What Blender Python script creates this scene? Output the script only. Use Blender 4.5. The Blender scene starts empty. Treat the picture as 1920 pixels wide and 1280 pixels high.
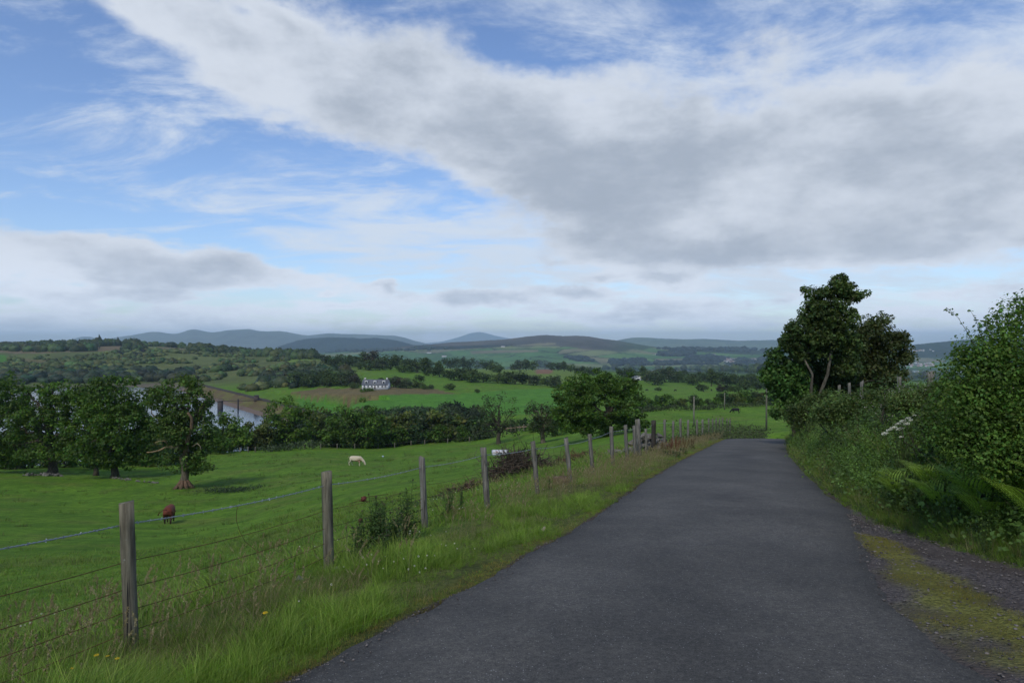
import bpy, bmesh, math, random
import numpy as np
from mathutils import Vector, Matrix

# ------------------------------------------------------------------ camera, world, sun, exposure
sc = bpy.context.scene
COL = sc.collection
rad = math.radians
F = 1280.0                      # focal length in pixels of the 1920 wide photograph
cam_d = bpy.data.cameras.new('camera')
cam_d.lens = 24.0; cam_d.sensor_width = 36.0
cam_d.clip_start = 0.05; cam_d.clip_end = 90000.0
cam = bpy.data.objects.new('camera', cam_d); COL.objects.link(cam)
cam.location = (0, 0, 0); cam.rotation_euler = (rad(90), 0, 0)
sc.camera = cam

SUN_EL, SUN_AZ = 48.0, 200.0    # degrees; azimuth clockwise from +Y
sun_d = bpy.data.lights.new('sun', 'SUN'); sun_d.energy = 1.5; sun_d.angle = rad(12)
sun_d.color = (1.0, 0.93, 0.80)
sun = bpy.data.objects.new('sun', sun_d); COL.objects.link(sun)
_e, _a = rad(SUN_EL), rad(SUN_AZ)
sdir = Vector((math.sin(_a)*math.cos(_e), math.cos(_a)*math.cos(_e), math.sin(_e)))
sun.rotation_euler = (-sdir).to_track_quat('-Z', 'Y').to_euler()

sc.view_settings.view_transform = 'Standard'
sc.view_settings.look = 'None'
sc.view_settings.exposure = 0.38
sc.view_settings.gamma = 1.0
sc.view_settings.use_curve_mapping = False
sc.cycles.volume_bounces = 2

class NG:
    """little helper for building node trees"""
    def __init__(s, nt): s.nt = nt; s.n = nt.nodes; s.l = nt.links
    def new(s, t, **kw):
        nd = s.n.new(t)
        for k, v in kw.items(): setattr(nd, k, v)
        return nd
    def put(s, sock, v):
        if isinstance(v, bpy.types.NodeSocket): s.l.new(v, sock)
        elif v is not None: sock.default_value = v
    def m(s, op, a, b=None, c=None, clamp=False):
        nd = s.new('ShaderNodeMath', operation=op); nd.use_clamp = clamp
        s.put(nd.inputs[0], a)
        if b is not None: s.put(nd.inputs[1], b)
        if c is not None: s.put(nd.inputs[2], c)
        return nd.outputs[0]
    def noise(s, vec, scale, detail=4, rough=0.55, dim='3D', out=0, dist=0.0):
        nd = s.new('ShaderNodeTexNoise', noise_dimensions=dim)
        if vec is not None: s.l.new(vec, nd.inputs['Vector'])
        nd.inputs['Scale'].default_value = scale; nd.inputs['Detail'].default_value = detail
        nd.inputs['Roughness'].default_value = rough; nd.inputs['Distortion'].default_value = dist
        return nd.outputs[out]
    def mix(s, f, a, b, blend='MIX'):
        nd = s.new('ShaderNodeMix', data_type='RGBA', blend_type=blend)
        s.put(nd.inputs[0], f); s.put(nd.inputs[6], a); s.put(nd.inputs[7], b)
        return nd.outputs[2]
    def ss(s, v, lo, hi, a=0.0, b=1.0):
        nd = s.new('ShaderNodeMapRange', interpolation_type='SMOOTHSTEP')
        s.put(nd.inputs[0], v); nd.inputs[1].default_value = lo; nd.inputs[2].default_value = hi
        nd.inputs[3].default_value = a; nd.inputs[4].default_value = b
        return nd.outputs[0]
    def scale(s, vec, v3):
        nd = s.new('ShaderNodeVectorMath', operation='MULTIPLY'); s.l.new(vec, nd.inputs[0]); nd.inputs[1].default_value = v3
        return nd.outputs[0]

def c4(c): return (c[0], c[1], c[2], 1.0)

world = bpy.data.worlds.new('World'); sc.world = world; world.use_nodes = True
g = NG(world.node_tree); g.n.clear()
w_out = g.new('ShaderNodeOutputWorld'); bg = g.new('ShaderNodeBackground'); bg.inputs['Strength'].default_value = 0.1
g.l.new(bg.outputs[0], w_out.inputs[0])
sky = g.new('ShaderNodeTexSky', sky_type='NISHITA'); sky.sun_disc = False
sky.sun_elevation = _e; sky.sun_rotation = _a
sky.air_density = 1.0; sky.dust_density = 0.6; sky.ozone_density = 2.5; sky.altitude = 150
tc = g.new('ShaderNodeTexCoord'); D = tc.outputs['Generated']
sep = g.new('ShaderNodeSeparateXYZ'); g.l.new(D, sep.inputs[0])
X, Y_, Z = sep.outputs
az = g.m('ARCTAN2', X, Y_); el = g.m('ARCSINE', Z)
zc = g.m('ADD', g.m('MAXIMUM', Z, 0.0), 0.19)
comb = g.new('ShaderNodeCombineXYZ'); g.put(comb.inputs[0], g.m('DIVIDE', X, zc)); g.put(comb.inputs[1], g.m('DIVIDE', Y_, zc)); g.put(comb.inputs[2], 0.0)
P = comb.outputs[0]                                  # position on the cloud layer
wn = g.new('ShaderNodeSeparateXYZ'); g.l.new(g.noise(P, 0.9, 5, 0.6, out=1), wn.inputs[0])
azw = g.m('ADD', az, g.m('MULTIPLY', g.m('SUBTRACT', wn.outputs[0], 0.5), 0.30))
elw = g.m('ADD', el, g.m('MULTIPLY', g.m('SUBTRACT', wn.outputs[1], 0.5), 0.14))
wn2 = g.new('ShaderNodeSeparateXYZ'); g.l.new(g.noise(g.scale(D, (1, 1, 2)), 14.0, 5, 0.6, out=1), wn2.inputs[0])
azs = g.m('ADD', az, g.m('MULTIPLY', g.m('SUBTRACT', wn2.outputs[0], 0.5), 0.07))
els = g.m('ADD', el, g.m('MULTIPLY', g.m('SUBTRACT', wn2.outputs[1], 0.5), 0.035))
def blob(px, py, rx, ry, ang, w, small=False):
    """a soft patch of more (or less) cloud, in sky angles"""
    a0 = math.atan((px-960)/F); e0 = math.atan((640-py)/F*math.cos(a0))
    sx, sy = F/rx/math.cos(a0)**0, F/ry
    ca, sa = math.cos(rad(ang)), math.sin(rad(ang))
    dx = g.m('SUBTRACT', azs if small else azw, a0); dy = g.m('SUBTRACT', els if small else elw, e0)
    p = g.m('MULTIPLY', g.m('ADD', g.m('MULTIPLY', dx, ca), g.m('MULTIPLY', dy, sa)), sx)
    q = g.m('MULTIPLY', g.m('SUBTRACT', g.m('MULTIPLY', dy, ca), g.m('MULTIPLY', dx, sa)), sy)
    r2 = g.m('ADD', g.m('MULTIPLY', p, p), g.m('MULTIPLY', q, q))
    return g.m('MULTIPLY', g.m('POWER', 2.718, g.m('MULTIPLY', r2, -1.0)), w)
def total(lst):
    acc = None
    for b in lst:
        v = blob(*b); acc = v if acc is None else g.m('ADD', acc, v)
    return acc
# thick grey cloud deck
deck = total([
    (330, 60, 330, 80, -22, .62), (640, 170, 330, 85, -16, .70), (1000, 235, 330, 120, -10, .72),
    (1400, 280, 420, 150, -2, .85), (1850, 240, 330, 170, 0, .75), (1150, 400, 230, 90, -14, .62), (1650, 420, 260, 60, 4, .45),
    (120, 475, 250, 62, -4, 1.05), (430, 503, 260, 36, -6, .92), (60, 600, 330, 40, 0, .50), (1700, 130, 260, 50, 12, .12),
    (900, 600, 1600, 34, 0, .42), (900, 560, 160, 20, 0, .30), (1150, 560, 200, 30, 0, .28), (1850, 540, 180, 50, 0, .35), (700, 60, 260, 60, 0, .35),
    (120, 240, 260, 110, -12, -.95), (420, 300, 230, 60, -20, -.80), (560, 410, 170, 45, -10, -.50), (40, 370, 160, 30, -5, -.4), (720, 330, 160, 30, -18, -.35),
    (1250, 10, 440, 60, 4, -.70), (1000, 80, 200, 40, -6, -.25), (1560, 500, 150, 32, 0, -.45), (800, 470, 190, 50, -8, -.35), (640, 560, 200, 30, 0, -.2),
    (60, 30, 90, 40, 0, -.3)])
puffs = total([(910, 556, 85, 15, 0, .85, True), (1085, 549, 48, 12, 0, .7, True), (1140, 522, 42, 11, 0, .75, True), (1240, 524, 48, 15, 4, .85, True), (722, 532, 16, 12, -40, .6, True), (617, 553, 17, 5, 0, .6, True), (1732, 468, 50, 19, 4, .8, True),
 (1560, 440, 110, 26, 6, .6, True), (1170, 470, 130, 30, -6, .55, True), (720, 365, 55, 28, 20, .45, True), (1330, 465, 60, 18, 0, .5, True), (500, 405, 60, 14, 6, .35, True), (1200, 590, 120, 14, 0, .5, True), (640, 577, 90, 7, 2, .5, True), (40, 200, 55, 26, -25, .5, True), (300, 190, 170, 26, -8, .35, True), (520, 30, 50, 20, -30, .4, True)])
deck = g.m('ADD', g.m('MULTIPLY', deck, 0.80), g.m('MULTIPLY', puffs, 1.35))
n1 = g.noise(P, 1.1, 9, 0.60, dist=0.25); n2 = g.noise(g.scale(D, (1, 1, 1.6)), 7.0, 8, 0.62)
Pel = g.scale(D, (3.0, 3.0, 15.0)); n3 = g.noise(Pel, 3.2, 8, 0.62)       # flat stacked layers low down
low = g.ss(el, 0.02, 0.16, 1.0, 0.0)
nn = g.mix(low, n1, n3)
cov = g.m('ADD', deck, g.m('ADD', g.m('MULTIPLY', g.m('SUBTRACT', nn, 0.5), 2.1), g.m('MULTIPLY', g.m('SUBTRACT', n2, 0.5), 1.6)))
thick = g.ss(cov, 0.11, 0.62)
# thin high cirrus veil
Pc = g.scale(P, (1.2, 2.4, 1.0)); n4 = g.noise(Pc, 1.4, 9, 0.66, dist=0.6)
veilb = total([(560, 340, 420, 90, -12, .34), (820, 450, 260, 80, -10, .24), (1000, 500, 420, 80, -6, .28), (1500, 500, 420, 70, 0, .55), (1200, 60, 500, 90, 0, .38), (1800, 40, 300, 120, 0, .35), (100, 40, 300, 60, -10, .25)])
veil = g.ss(g.m('ADD', veilb, g.m('MULTIPLY', g.m('SUBTRACT', n4, 0.5), 2.7)), 0.02, 0.85, 0.0, 0.90)
skyc = g.new('ShaderNodeMix', data_type='RGBA', blend_type='MULTIPLY'); skyc.inputs[0].default_value = 1.0
g.l.new(sky.outputs[0], skyc.inputs[6]); skyc.inputs[7].default_value = (1.0, 1.06, 1.22, 1)
K = 10.0
c_veil = c4([v*K for v in (0.53, 0.59, 0.675)])
c_edge = c4([v*K for v in (0.52, 0.565, 0.64)])
c_core = c4([v*K for v in (0.300, 0.345, 0.420)])
shn = g.noise(g.scale(D, (1, 1, 2.2)), 4.5, 9, 0.62)
body = g.ss(g.m('ADD', g.m('MULTIPLY', g.m('MINIMUM', cov, 1.15), 0.8), g.m('MULTIPLY', g.m('SUBTRACT', shn, 0.5), 3.0)), 0.12, 1.45)
cloudc = g.mix(body, c_edge, c_core)
cloudc = g.mix(1.0, cloudc, g.mix(g.ss(el, 0.0, 0.16, 1.0, 0.0), (1, 1, 1, 1), (1.38, 1.38, 1.38, 1)), 'MULTIPLY')
s1 = g.mix(veil, skyc.outputs[2], c_veil)
s2 = g.mix(thick, s1, cloudc)
g.l.new(s2, bg.inputs['Color'])

# ------------------------------------------------------------------ helpers
def noise_lattice(seed):
    return np.random.RandomState(seed).rand(256, 256).astype(np.float64)
_L = [noise_lattice(i) for i in range(6)]
def vnoise(x, y, k=0):
    """smooth value noise in -1..1"""
    L = _L[k % 6]; x = np.asarray(x, float); y = np.asarray(y, float)
    xi = np.floor(x).astype(np.int64); yi = np.floor(y).astype(np.int64)
    fx = x-xi; fy = y-yi; fx = fx*fx*(3-2*fx); fy = fy*fy*(3-2*fy)
    a = L[xi % 256, yi % 256]; b = L[(xi+1) % 256, yi % 256]; c = L[xi % 256, (yi+1) % 256]; d = L[(xi+1) % 256, (yi+1) % 256]
    return ((a*(1-fx)+b*fx)*(1-fy)+(c*(1-fx)+d*fx)*fy)*2-1
def fbm(x, y, o=4, k=0, gain=.5):
    s = 0; a = 1.0; t = 0
    for i in range(o):
        s = s+a*vnoise(x*2**i+17.3*i, y*2**i-9.1*i, k+i); t += a; a *= gain
    return s/t
def sstep(a, b, x):
    t = np.clip((np.asarray(x, float)-a)/(b-a), 0, 1); return t*t*(3-2*t)
def mesh_np(name, V, Fc, mat=None, col=None, smooth=False):
    V = np.asarray(V, np.float32).reshape(-1, 3); Fc = np.asarray(Fc, np.int32)
    k = Fc.shape[1]; me = bpy.data.meshes.new(name)
    me.vertices.add(len(V)); me.vertices.foreach_set('co', V.ravel())
    me.loops.add(Fc.size); me.loops.foreach_set('vertex_index', Fc.ravel())
    me.polygons.add(len(Fc)); me.polygons.foreach_set('loop_start', np.arange(0, Fc.size, k, dtype=np.int32))
    me.polygons.foreach_set('loop_total', np.full(len(Fc), k, np.int32))
    if smooth: me.polygons.foreach_set('use_smooth', np.ones(len(Fc), bool))
    if col is not None:
        at = me.color_attributes.new('Col', 'FLOAT_COLOR', 'POINT')
        c = np.ones((len(V), 4), np.float32); c[:, :3] = col
        at.data.foreach_set('color', c.ravel())
    me.update(calc_edges=True)
    if mat: me.materials.append(mat)
    return me
def tag(o, label=None, cat=None, group=None, kind=None):
    if label: o['label'] = label
    if cat: o['category'] = cat
    if group: o['group'] = group
    if kind: o['kind'] = kind
    return o
def link(name, me, parent=None):
    o = bpy.data.objects.new(name, me); COL.objects.link(o)
    if parent is not None: o.parent = parent
    return o
def empty(name, loc=(0, 0, 0), rz=0.0, sc_=1.0):
    o = bpy.data.objects.new(name, None); COL.objects.link(o)
    o.location = loc; o.rotation_euler = (0, 0, rz); o.scale = (sc_,)*3 if not hasattr(sc_, '__len__') else sc_
    o.empty_display_size = .2
    return o
class Geo:
    """collects quads (triangles stored as degenerate-free n-gons of 4 where last=third is avoided) with colours"""
    def __init__(s): s.V = []; s.F = []; s.C = []; s.n = 0
    def add(s, V, Fc, C=None):
        V = np.asarray(V, float).reshape(-1, 3); Fc = np.asarray(Fc, int)
        s.V.append(V); s.F.append(Fc+s.n); s.n += len(V)
        if C is None: C = np.ones((len(V), 3))
        C = np.asarray(C, float)
        if C.ndim == 1: C = np.tile(C, (len(V), 1))
        s.C.append(C)
        return s
    def arrays(s): return np.concatenate(s.V), np.concatenate(s.F), np.concatenate(s.C)
    def build(s, name, mat, parent=None, smooth=False):
        V, Fc, C = s.arrays(); return link(name, mesh_np(name, V, Fc, mat, C, smooth), parent)
    def mesh(s, name, mat, smooth=False):
        V, Fc, C = s.arrays(); return mesh_np(name, V, Fc, mat, C, smooth)
def unit(v):
    v = np.asarray(v, float); return v/np.maximum(np.linalg.norm(v, axis=-1, keepdims=True), 1e-9)
def tube(pts, radii, sides=6, cap=True):
    pts = np.asarray(pts, float); n = len(pts); radii = np.broadcast_to(np.asarray(radii, float), (n,))
    T = unit(np.gradient(pts, axis=0)); ref = np.array([0, 0, 1.0]) if abs(T[0][2]) < .9 else np.array([1.0, 0, 0])
    V = []
    for i in range(n):
        a = unit(np.cross(T[i], ref)); b = np.cross(T[i], a)
        th = np.arange(sides)*2*math.pi/sides
        V.append(pts[i]+radii[i]*(np.cos(th)[:, None]*a+np.sin(th)[:, None]*b))
    V = np.concatenate(V); Fc = []
    for i in range(n-1):
        for j in range(sides):
            k = (j+1) % sides; Fc.append((i*sides+j, i*sides+k, (i+1)*sides+k, (i+1)*sides+j))
    if cap and sides == 4: Fc.append((3, 2, 1, 0)); b = (n-1)*4; Fc.append((b, b+1, b+2, b+3))
    elif cap and sides == 6:
        b = (n-1)*6; Fc += [(3, 2, 1, 0), (5, 4, 3, 0), (b, b+1, b+2, b+3), (b, b+3, b+4, b+5)]
    elif cap and sides == 8:
        b = (n-1)*8; Fc += [(3, 2, 1, 0), (7, 4, 3, 0), (7, 6, 5, 4), (b, b+1, b+2, b+3), (b, b+3, b+4, b+7), (b+4, b+5, b+6, b+7)]
    return V, np.array(Fc)
def box(x0, x1, y0, y1, z0, z1):
    V = np.array([(x, y, z) for z in (z0, z1) for y in (y0, y1) for x in (x0, x1)], float)
    return V, np.array([(0, 2, 3, 1), (4, 5, 7, 6), (0, 1, 5, 4), (2, 6, 7, 3), (0, 4, 6, 2), (1, 3, 7, 5)])
def leafquads(c, nrm, size, aspect=.6, rs=None, up=None):
    """one folded diamond leaf per centre, lying across its normal"""
    rs = rs or np.random; N = len(c); nrm = unit(nrm)
    t = rs.normal(size=(N, 3)) if up is None else np.broadcast_to(up, (N, 3))+rs.normal(size=(N, 3))*.35
    t = unit(t-(t*nrm).sum(1)[:, None]*nrm); b = np.cross(nrm, t)
    s = np.broadcast_to(np.asarray(size, float), (N,))[:, None]
    V = np.stack([c-t*s*.5, c+b*s*aspect*.5+nrm*s*.08-t*s*.05, c+t*s*.5-nrm*s*.1, c-b*s*aspect*.5+nrm*s*.08-t*s*.05], 1).reshape(-1, 3)
    return V, np.arange(4*N).reshape(N, 4)
def blades(base, h, lean, width, rs, bend=1.0, seg=2):
    """curved grass blades: base (N,3), height h, lean (N,2) horizontal tip offset"""
    N = len(base); th = rs.rand(N)*math.pi*2
    w = np.stack([np.cos(th), np.sin(th), np.zeros(N)], 1)*np.broadcast_to(width, (N,))[:, None]
    L = np.concatenate([lean, np.zeros((N, 1))], 1); up = np.zeros((N, 3)); up[:, 2] = h
    V = []
    ts = (0, .5, 1.0) if seg == 2 else (0, 1.0)
    for t in ts:
        c = base+up*t*(1-.18*t)+L*(t**1.8)
        wt = w*(1-t*.85)
        V += [c-wt, c+wt]
    V = np.stack(V, 1); K_ = V.shape[1]
    V = V.reshape(-1, 3); i = np.arange(N)[:, None]*K_
    Fc = np.concatenate([i+np.array([[0, 1, 3, 2]])]+([i+np.array([[2, 3, 5, 4]])] if seg == 2 else []), 1).reshape(-1, 4)
    return V, Fc, K_
def replicate(V, Fc, C, pos, rz, s, tint=None, tilt=None):
    """many copies of one small piece of geometry in one array"""
    n = len(pos); c, sn = np.cos(rz), np.sin(rz)
    s = np.asarray(s, float)
    s3 = s[:, None]*np.ones(3) if s.ndim == 1 else s
    W_ = V[None]*s3[:, None, :]
    x = W_[..., 0]*c[:, None]-W_[..., 1]*sn[:, None]; y = W_[..., 0]*sn[:, None]+W_[..., 1]*c[:, None]; z = W_[..., 2]
    if tilt is not None: x = x+z*tilt[:, 0:1]; y = y+z*tilt[:, 1:2]
    out = np.stack([x, y, z], -1)+pos[:, None, :]
    FF = Fc[None]+(np.arange(n)*len(V))[:, None, None]
    CC = np.broadcast_to(C[None], (n,)+C.shape)
    if tint is not None: CC = CC*tint[:, None, :]
    return out.reshape(-1, 3), FF.reshape(-1, Fc.shape[1]), CC.reshape(-1, 3)

# ------------------------------------------------------------------ materials
MATS = {}
def material(name, rough=.9, spec=.3):
    m = bpy.data.materials.new(name); m.use_nodes = True; MATS[name] = m
    q = NG(m.node_tree); b = m.node_tree.nodes['Principled BSDF']
    b.inputs['Roughness'].default_value = rough; b.inputs['Specular IOR Level'].default_value = spec
    return m, q, b
def geo_pos(q):
    return q.new('ShaderNodeNewGeometry').outputs['Position']
def bump(q, b, h, strength, dist):
    n = q.new('ShaderNodeBump'); n.inputs['Strength'].default_value = strength; n.inputs['Distance'].default_value = dist
    q.l.new(h, n.inputs['Height']); q.l.new(n.outputs[0], b.inputs['Normal'])
def attr(q): return q.new('ShaderNodeAttribute', attribute_name='Col').outputs['Color']
def leaf_mat(name, base, trans=.35, rough=.55, spec=.25, var=.5, nscale=.6):
    m = bpy.data.materials.new(name); m.use_nodes = True; q = NG(m.node_tree); q.n.clear()
    out = q.new('ShaderNodeOutputMaterial'); pr = q.new('ShaderNodeBsdfPrincipled'); tr = q.new('ShaderNodeBsdfTranslucent'); mx = q.new('ShaderNodeMixShader')
    pr.inputs['Roughness'].default_value = rough; pr.inputs['Specular IOR Level'].default_value = spec
    nz = q.noise(geo_pos(q), nscale, 3)
    col = q.mix(1.0, attr(q), c4(base), 'MULTIPLY')
    f = q.ss(nz, .3, .7, 1-var*.5, 1+var*.5)
    hs = q.new('ShaderNodeHueSaturation'); q.l.new(col, hs.inputs['Color']); q.l.new(f, hs.inputs['Value'])
    q.l.new(hs.outputs[0], pr.inputs['Base Color'])
    tcx = q.mix(1.0, hs.outputs[0], (1.25, 1.25, .55, 1), 'MULTIPLY'); q.l.new(tcx, tr.inputs['Color'])
    mx.inputs[0].default_value = trans
    q.l.new(pr.outputs[0], mx.inputs[1]); q.l.new(tr.outputs[0], mx.inputs[2]); q.l.new(mx.outputs[0], out.inputs[0])
    MATS[name] = m; return m
LEAF = leaf_mat('leaves', (1, 1, 1))
LEAF_FAR = leaf_mat('distant_leaves', (1, 1, 1), trans=.2, nscale=.05, var=.6)
GRASSM = leaf_mat('grass_blades', (1, 1, 1), trans=.3, rough=.5, nscale=1.2, var=.35)

# bark and twigs
m, q, b = material('bark', .95, .1)
pz = q.scale(geo_pos(q), (1, 1, .25)); h = q.noise(pz, 9, 6, .65)
q.l.new(q.mix(1.0, attr(q), q.mix(q.ss(h, .35, .7), (.55, .55, .5, 1), (1.35, 1.3, 1.2, 1)), 'MULTIPLY'), b.inputs['Base Color'])
bump(q, b, h, .8, .04); BARK = m
# plain vertex-coloured matt surface with a little mottling
m, q, b = material('matt_surface', .85, .25)
h = q.noise(geo_pos(q), 3.0, 6, .6)
q.l.new(q.mix(1.0, attr(q), q.mix(h, (.75, .75, .75, 1), (1.25, 1.25, 1.25, 1)), 'MULTIPLY'), b.inputs['Base Color']); MATT = m
m, q, b = material('hide', .7, .3)
h = q.noise(geo_pos(q), 5.0, 5, .6)
q.l.new(q.mix(1.0, attr(q), q.mix(h, (.8, .8, .8, 1), (1.2, 1.2, 1.2, 1)), 'MULTIPLY'), b.inputs['Base Color']); HIDE = m
# weathered wood
m, q, b = material('weathered_wood', .92, .15)
tco = q.new('ShaderNodeTexCoord').outputs['Object']
gr = q.noise(q.scale(tco, (34, 34, 2.2)), 1.0, 6, .7); gr2 = q.noise(q.scale(tco, (5, 5, 1.2)), 1.0, 4, .6)
c1 = q.mix(q.ss(gr, .3, .72), (.45, .42, .38, 1), (1.25, 1.2, 1.1, 1))
c2 = q.mix(1.0, attr(q), c1, 'MULTIPLY')
alg = q.ss(gr2, .48, .68)
c3 = q.mix(q.m('MULTIPLY', alg, .55), c2, (.075, .08, .03, 1))
lich = q.ss(q.noise(tco, 26, 4, .6), .66, .72)
c3 = q.mix(q.m('MULTIPLY', lich, .7), c3, (.3, .31, .27, 1))
crk = q.noise(q.scale(tco, (60, 60, 1.5)), 1.0, 3, .5)
c3 = q.mix(q.ss(crk, .62, .68), c3, (.03, .028, .025, 1))
q.l.new(c3, b.inputs['Base Color']); bump(q, b, gr, .7, .006); WOOD = m
# stone
m, q, b = material('field_stone', .95, .15)
h = q.noise(geo_pos(q), 14, 8, .65)
q.l.new(q.mix(1.0, attr(q), q.mix(q.ss(h, .3, .7), (.6, .6, .6, 1), (1.4, 1.4, 1.35, 1)), 'MULTIPLY'), b.inputs['Base Color']); bump(q, b, h, .7, .03); STONE = m
# metals
m, q, b = material('galvanised_wire', .45, .5); b.inputs['Metallic'].default_value = .6
b.inputs['Base Color'].default_value = (.42, .45, .48, 1); GALV = m
m, q, b = material('rusty_wire', .85, .2)
q.l.new(q.mix(q.ss(q.noise(geo_pos(q), 12, 3), .35, .65), (.055, .028, .018, 1), (.16, .065, .035, 1)), b.inputs['Base Color']); RUST = m
# window glass
m, q, b = material('window_glass', .08, .5); b.inputs['Base Color'].default_value = (.03, .035, .045, 1); GLASS = m
# water
m, q, b = material('water', .04, .5); b.inputs['Base Color'].default_value = (.02, .035, .05, 1)
b.inputs['IOR'].default_value = 1.33
h = q.noise(q.scale(geo_pos(q), (1, .35, 1)), .9, 4, .6); bump(q, b, h, .35, .25); WATER = m
# asphalt
m, q, b = material('asphalt', .78, .28)
p = geo_pos(q)
fine = q.noise(p, 95, 3, .7); patch = q.noise(p, .55, 5, .6); med = q.noise(p, 5, 5, .6)
vor = q.new('ShaderNodeTexVoronoi'); vor.inputs['Scale'].default_value = 75; q.l.new(p, vor.inputs['Vector'])
base = q.mix(q.ss(patch, .3, .7), (.063, .060, .052, 1), (.102, .096, .082, 1))
base = q.mix(q.m('MULTIPLY', q.ss(med, .35, .7), .4), base, (.048, .047, .045, 1))
med2 = q.noise(p, 24, 4, .65)
base = q.mix(1.0, base, q.mix(q.ss(med2, .35, .68), (.78, .78, .79, 1), (1.22, 1.22, 1.2, 1)), 'MULTIPLY')
base = q.mix(1.0, base, q.mix(q.ss(fine, .3, .7), (.55, .55, .56, 1), (1.5, 1.5, 1.48, 1)), 'MULTIPLY')
vs = q.new('ShaderNodeSeparateColor'); q.l.new(vor.outputs['Color'], vs.inputs[0])
chip = q.m('MULTIPLY', q.ss(vs.outputs[0], .93, .97), q.ss(vor.outputs['Distance'], .36, .22))
base = q.mix(chip, base, (.33, .32, .31, 1))
base = q.mix(1.0, base, attr(q), 'MULTIPLY')
q.l.new(base, b.inputs['Base Color'])
bump(q, b, fine, .9, .006); ASPHALT = m
# gravel ground
m, q, b = material('gravel_ground', .95, .15)
p = geo_pos(q); v1 = q.new('ShaderNodeTexVoronoi'); v1.inputs['Scale'].default_value = 42; q.l.new(p, v1.inputs['Vector'])
vc = q.new('ShaderNodeSeparateColor'); q.l.new(v1.outputs['Color'], vc.inputs[0])
base = q.mix(vc.outputs[0], (.045, .040, .038, 1), (.145, .125, .115, 1))
base = q.mix(q.ss(q.noise(p, 1.6, 5), .4, .65), base, (.075, .062, .055, 1))
base = q.mix(1.0, base, attr(q), 'MULTIPLY')
q.l.new(base, b.inputs['Base Color']); bump(q, b, v1.outputs['Distance'], 1.0, .02); GRAVEL = m
# terrain: colour by land use (attribute), grain at several scales
m, q, b = material('turf_ground', .95, .1)
p = geo_pos(q)
a1 = q.noise(p, .22, 5, .6); a2 = q.noise(q.scale(p, (1, .6, 1)), 1.6, 6, .65); a3 = q.noise(p, 14, 5, .7)
col = q.mix(1.0, attr(q), q.mix(q.ss(a1, .3, .7), (.80, .84, .80, 1), (1.22, 1.14, 1.15, 1)), 'MULTIPLY')
col = q.mix(1.0, col, q.mix(q.ss(a2, .3, .7), (.70, .76, .70, 1), (1.32, 1.22, 1.25, 1)), 'MULTIPLY')
col = q.mix(1.0, col, q.mix(q.ss(a3, .3, .72), (.6, .65, .6, 1), (1.4, 1.32, 1.3, 1)), 'MULTIPLY')
q.l.new(col, b.inputs['Base Color'])
hh = q.m('ADD', q.m('MULTIPLY', a2, 2.0), a3); bump(q, b, hh, .9, .07); TURF = m
# far hills
m, q, b = material('far_hillside', 1.0, .0)
p = geo_pos(q); f1 = q.noise(q.scale(p, (1, .5, 3)), .004, 8, .6)
q.l.new(q.mix(1.0, attr(q), q.mix(q.ss(f1, .3, .7), (.75, .78, .8, 1), (1.25, 1.2, 1.15, 1)), 'MULTIPLY'), b.inputs['Base Color']); HILLM = m
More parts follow.
